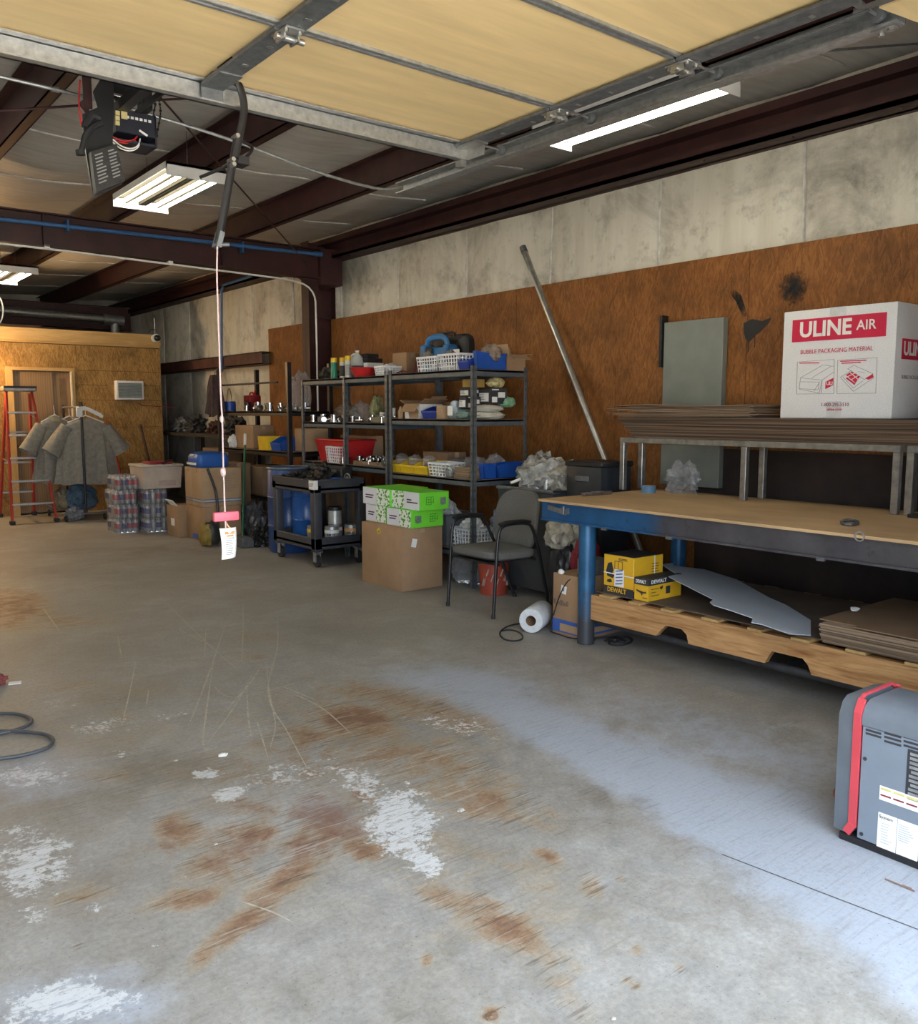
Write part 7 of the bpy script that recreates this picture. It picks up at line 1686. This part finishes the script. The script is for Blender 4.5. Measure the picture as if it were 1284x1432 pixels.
def shirt(label, y, dx, w=.27, zt=1.36, L=.88, ang=0, mat=m_shirt, collar=True, seed=1, group=None):
    t = thing('work_shirt', label, 'shirt', (3.30 + dx, 12.3 + y, 0), R(ang), group)
    mb = MB()
    def body(u, v):
        a = 2 * math.pi * u; z = zt - L * v
        sh_ = min(1, (v / .12)) ** .6
        hw = (.06 + (w - .06) * sh_) * (1 + .28 * v); dp = .045 + .075 * min(1, v * 3)
        f = 1 + .13 * v * math.sin(9 * a + seed) + .08 * v * math.sin(15 * a + 2 * seed + 2 * v) + .04 * noise.noise((u * 8 + seed, v * 4, 0))
        c_, s_ = math.cos(a), math.sin(a)
        return (hw * abs(c_) ** .8 * (1 if c_ > 0 else -1) * f, dp * s_ * f, z + .012 * math.sin(5 * a + seed) * v)
    mb.grid(64, 26, body); mb.build('body', mat, t)
    for s in (-1, 1):
        mb = MB()
        def slv(u, v, s=s):
            a = 2 * math.pi * u; p0 = Vector((s * (w - .05), 0, zt - .10)); p1 = Vector((s * (w + .17), -.01, zt - .45)); c_ = p0.lerp(p1, v); r1 = .085 + .035 * v
            f = 1 + .08 * math.sin(4 * a + seed + 3 * v)
            return (c_.x + s * r1 * math.cos(a) * .85 * f, c_.y + .09 * math.sin(a) * f, c_.z + r1 * math.cos(a) * .55)
        mb.grid(24, 10, slv); mb.build('sleeve', mat, t)
    if collar:
        mb = MB()
        def col(u, v):
            a = 2 * math.pi * u; r1 = .075 + .03 * v
            return (r1 * math.cos(a), .055 * math.sin(a) - .012 * v, zt + .03 - .055 * v + .015 * math.sin(a))
        mb.grid(24, 4, col); mb.build('collar', m_shirt2, t)
        mb = MB(); mb.bar((-.01, -.10, zt - .08), (.0, -.128, zt - .45), .03, .004, up=(0, 1, 0)); mb.build('placket', mat, t)
    mb = MB(); mb.tube([(-w * .8, 0, zt - .05), (0, 0, zt + .05), (w * .8, 0, zt - .05)], .010, 8); mb.tube([(0, 0, zt + .05), (0, 0, zt + .12), (.0, .02, zt + .165), (.0, -.015, zt + .175)], .004, 6, smooth=1); mb.build('hanger', m_whitep, t)
    return t
shirt('grey shirt with open khaki collar at the front of the rack', .40, -.24, .24, 1.38, .86, 16, m_shirt, True, 2)
shirt('wide grey shirt hanging behind the rack\'s front upright', .14, .09, .29, 1.37, .88, -4, m_shirt, False, 5)
shirt('grey shirt further back on the clothes rack', .68, .02, .27, 1.36, .86, 6, M('grey_shirt_dark', (.15, .14, .125), .92, 0, .14, 22), False, 8)
mb = MB(); mb.tube([(0, 0, 0), (.06, 0, .02), (.19, -.01, -.05), (.26, -.01, -.085), (.25, -.01, -.11)], .022, 8, smooth=1, flat=(.012, .026)); mb.box(-.06, -.012, -.1, .02, .012, .03, .008); solo(mb, 'hanger', m_whitep, 'empty white plastic hanger at the top of the clothes rack', 'hanger', (3.28, 12.24, 1.50))
t = thing('laundry_bundle', 'bundle of blue denim under the hanging shirts', 'clothes', (3.30, 12.66, .115)); mb = MB(); mb.blob((0.02, .0, .16), (.22, .16, .21), 131, .3, 2.5, 4); mb.build('denim', m_denim, t); mb = MB(); mb.blob((-.21, .02, .14), (.12, .14, .17), 132, .3, 2.5, 3); mb.build('khaki_cloth', M('khaki_cloth', (.22, .18, .12), .9, 0, .2, 20), t)
mb = MB(); mb.bar((0, 0, .03), (.12, -.05, .22), .06, .02); solo(mb, 'timber_offcut', m_card2, 'short board leaning by the rack base near the bottle cases', 'board', (3.60, 11.9, 0))
bag('grey sneaker-like heap of cloth at the foot of the rack', tuple(onZ(104, 727)), (.13, .09, .10), 133, M('striped_grey_cloth', (.24, .24, .25), .85, 0, .5, 26), 'cloth_heap', 'clothes', .3)

# ================= step ladder =================
ld = thing('step_ladder', 'red fibreglass stepladder with grey steps in front of the office door', 'ladder', (2.68, 12.42, 0))
m_fib = M('red_fibreglass', (.36, .028, .02), .5, 0, .1, 8); m_alu = M('aluminium', (.42, .42, .42), .35, .7, .1, 14)
TOPZ, TY = 1.76, .50
def rail(x0, x1, y0, y1, z1, nm): mb = MB(); mb.bar((x0, y0, 0.03), (x1, y1, z1), .028, .06, bev=.004, up=(0, 1, 0)); mb.build(nm, m_fib, ld, smooth=False); mb = MB(); mb.box(x0 - .03, y0 - .045, 0, x0 + .03, y0 + .045, .05, .006); mb.build('foot', m_rubber, ld)
rail(-.27, -.155, 0, TY, TOPZ, 'front_rail'); rail(.27, .155, 0, TY, TOPZ, 'front_rail')
rail(-.22, -.145, 1.02, TY + .06, TOPZ - .05, 'rear_rail'); rail(.22, .145, 1.02, TY + .06, TOPZ - .05, 'rear_rail')
for k in range(5):
    z = .27 + .30 * k; f = z / TOPZ; hw = .27 + (.155 - .27) * f; y = TY * f
    mb = MB(); mb.box(-hw, y - .045, z - .028, hw, y + .045, z, .004); mb.build('step', m_alu, ld)
    mb = MB()
    for s in (-1, 1): mb.bar((s * (hw + .01), y - .02, z - .10), (s * (hw - .09), y - .02, z - .028), .012, .004)
    mb.build('brace', m_alu, ld, smooth=False)
for k in range(3):
    z = .35 + .42 * k; f = z / TOPZ; hw = .22 - .075 * f; y = 1.02 - .46 * f
    mb = MB(); mb.box(-hw, y - .012, z - .012, hw, y + .012, z + .012); mb.build('rear_bar', m_alu, ld, smooth=False)
mb = MB(); mb.box(-.20, TY - .10, TOPZ - .02, .20, TY + .14, TOPZ + .045, .012); mb.build('top_cap', m_alu, ld)
mb = MB(); mb.box(-.202, TY - .106, TOPZ + .02, .202, TY - .10, TOPZ + .05); mb.build('cap_edge', m_blackp, ld, smooth=False)
for s in (-1, 1): mb = MB(); mb.bar((s * .21, TY * .45, .8), (s * .19, .78, .83), .02, .004); mb.build('spreader', m_alu, ld, smooth=False)

# ================= on and around the office front =================
ac = thing('air_conditioner', 'white window air conditioner set in the office wall', 'air conditioner', ((A0 + A1) / 2, OFFY, B0))
mb = MB(); w_ = (A1 - A0) / 2; mb.box(-w_, -.09, 0.002, w_, .25, B1 - B0, .01); mb.build('housing', m_whitep, ac)
mb = MB(); mb.box(-w_ + .03, -.095, .035, w_ - .03, -.088, B1 - B0 - .035); mb.build('grille_recess', M('grille_grey', (.13, .16, .17), .5), ac, smooth=False)
mb = MB()
for k in range(9): z = .05 + .022 * k; mb.box(-w_ + .032, -.102, z, w_ - .032, -.094, z + .009)
mb.build('louvre', M('louvre_grey', (.30, .34, .35), .5), ac, smooth=False)
dc = thing('security_camera', 'white dome camera on the top corner of the office', 'camera', (4.74, OFFY - .03, 2.585))
mb = MB(); mb.cyl((0, 0, .0), (0, -.07, .0), .06, seg=24); mb.cyl((0, .0, .06), (0, .0, .3), .004, seg=6); mb.build('base', m_whitep, dc)
mb = MB(); mb.lathe([(.05, 0), (.047, .02), (.035, .04), (.018, .05), (0, .052)], (0, 0, 0), 20, M=Matrix.Translation((0.01, -.07, 0)) @ Matrix.Rotation(R(90), 4, 'X')); mb.build('dome', M('dark_dome', (.01, .01, .012), .08), dc)
mb = MB(); mb.tube([(-.1, 0, .07), (-.05, 0, .14), (.03, 0, .13), (.06, 0, .05)], .006, 6, smooth=2); mb.build('cable', m_blackp, dc)
mb = MB(); p = Vector((4.44, OFFY - .03, 1.60)); mb.tube([p, p + Vector((.05, -.02, -.03)), p + Vector((.55, -.05, -.07))], .007, 6); solo(mb, 'drain_hose', M('dark_red_tube', (.17, .02, .02), .5), 'thin dark red tube sticking out below the air conditioner', 'tube')
pole_tool('broom', 'red-handled broom leaning on the office front behind the shirts', 'broom', (4.16, 13.22, 0), (3.985, 13.46, 1.33), .013, m_fib, ((-.12, -.05, 0, .14, .05, .12), m_black))
pole_tool('shovel', 'dark-handled shovel leaning on the office front near its corner', 'shovel', (4.62, 13.2, 0), (4.46, 13.46, 1.27), .016, m_oxide, ((-.1, -.02, 0, .1, .02, .28), m_galv_d))
mb = MB(); mb.tube([onY(x, y, 12.6) for x, y in ((-14, 395), (0, 415), (5, 432), (3, 447), (-4, 456))], .009, 6, smooth=2); solo(mb, 'hanging_cable', m_whitep, 'white cable looping down at the far left above the office', 'cable')

# ================= loose things on the floor =================
hs = thing('rubber_hose', 'black rubber hose lying in loops at the left of the floor', 'hose', (0, 0, 0))
def hz(px, py, z=.012): return onZ(px, py, z)
mb = MB(); P = [hz(-70, 1010), hz(-20, 999), hz(20, 997), hz(42, 1003), hz(46, 1010), hz(30, 1019), hz(0, 1026), hz(-60, 1035), hz(-110, 1050), hz(-60, 1030), hz(-10, 1022), hz(40, 1023), hz(70, 1028), hz(76, 1036), hz(68, 1046), hz(35, 1056), hz(0, 1061), hz(-60, 1068)]
mb.tube(P, .0085, 10, smooth=3); mb.build('hose', M('hose_dark', (.06, .068, .078), .45, 0, .15), hs)
t = thing('hose_coupling', 'dull red rag and white tag lying at the left edge of the floor', 'rag', tuple(onZ(3, 957))); mb = MB(); mb.blob((-.03, 0, .025), (.06, .05, .035), 141, .35, 3, 3); mb.build('rag', M('dull_red_rag', (.22, .05, .045), .85, 0, .2, 20), t)
mb = MB(); p0 = onZ(12, 957) - t.location; mb.bar(p0 + Vector((0, 0, .004)), onZ(30, 955) - t.location + Vector((0, 0, .004)), .05, .004); mb.build('tag', m_paper, t, smooth=False)
m_chip = M('pale_chip', (.44, .42, .38), .8, 0, .2, 40)
for k, (px, py, s_, lab) in enumerate(((312, 1057, .022, 'pinkish white tissue scrap on the floor beside the scratches'), (246, 1064, .009, 'small white scrap on the floor near the tissue'), (570, 1096, .010, 'small white chip on the floor by the flaking paint'), (645, 1134, .015, 'flat pale chip on the rusty stain'), (687, 1422, .016, 'brown pebble at the front edge of the floor'), (1200, 848, .0, ''), (302, 1181, .007, 'tiny pale pebble on the rust stain'), (858, 1425, .007, 'white flake near the front edge of the floor'))):
    if not s_: continue
    mb = MB(); mb.blob((0, 0, s_ * .2), (s_, s_ * .8, s_ * .28), 150 + k, .5, 3, 3); solo(mb, 'paper_scrap' if k < 2 else 'floor_chip', (m_paper if k == 0 else m_chip) if k != 4 else M('brown_pebble', (.16, .1, .06), .8), lab, 'scrap' if k < 2 else 'chip', tuple(onZ(px, py)))
for k, (pts, lab) in enumerate((([(1238, 1229), (1255, 1236), (1279, 1246)], 'thin rusty wire on the floor in front of the machine'), ([(1262, 1238), (1275, 1243)], 'short bent wire beside the longer rusty wire'))):
    mb = MB(); mb.tube([onZ(x, y, .003) for x, y in pts], .0025, 6); solo(mb, 'wire', M('rusty_wire_%d' % k, (.2, .12, .09), .6), lab, 'wire')
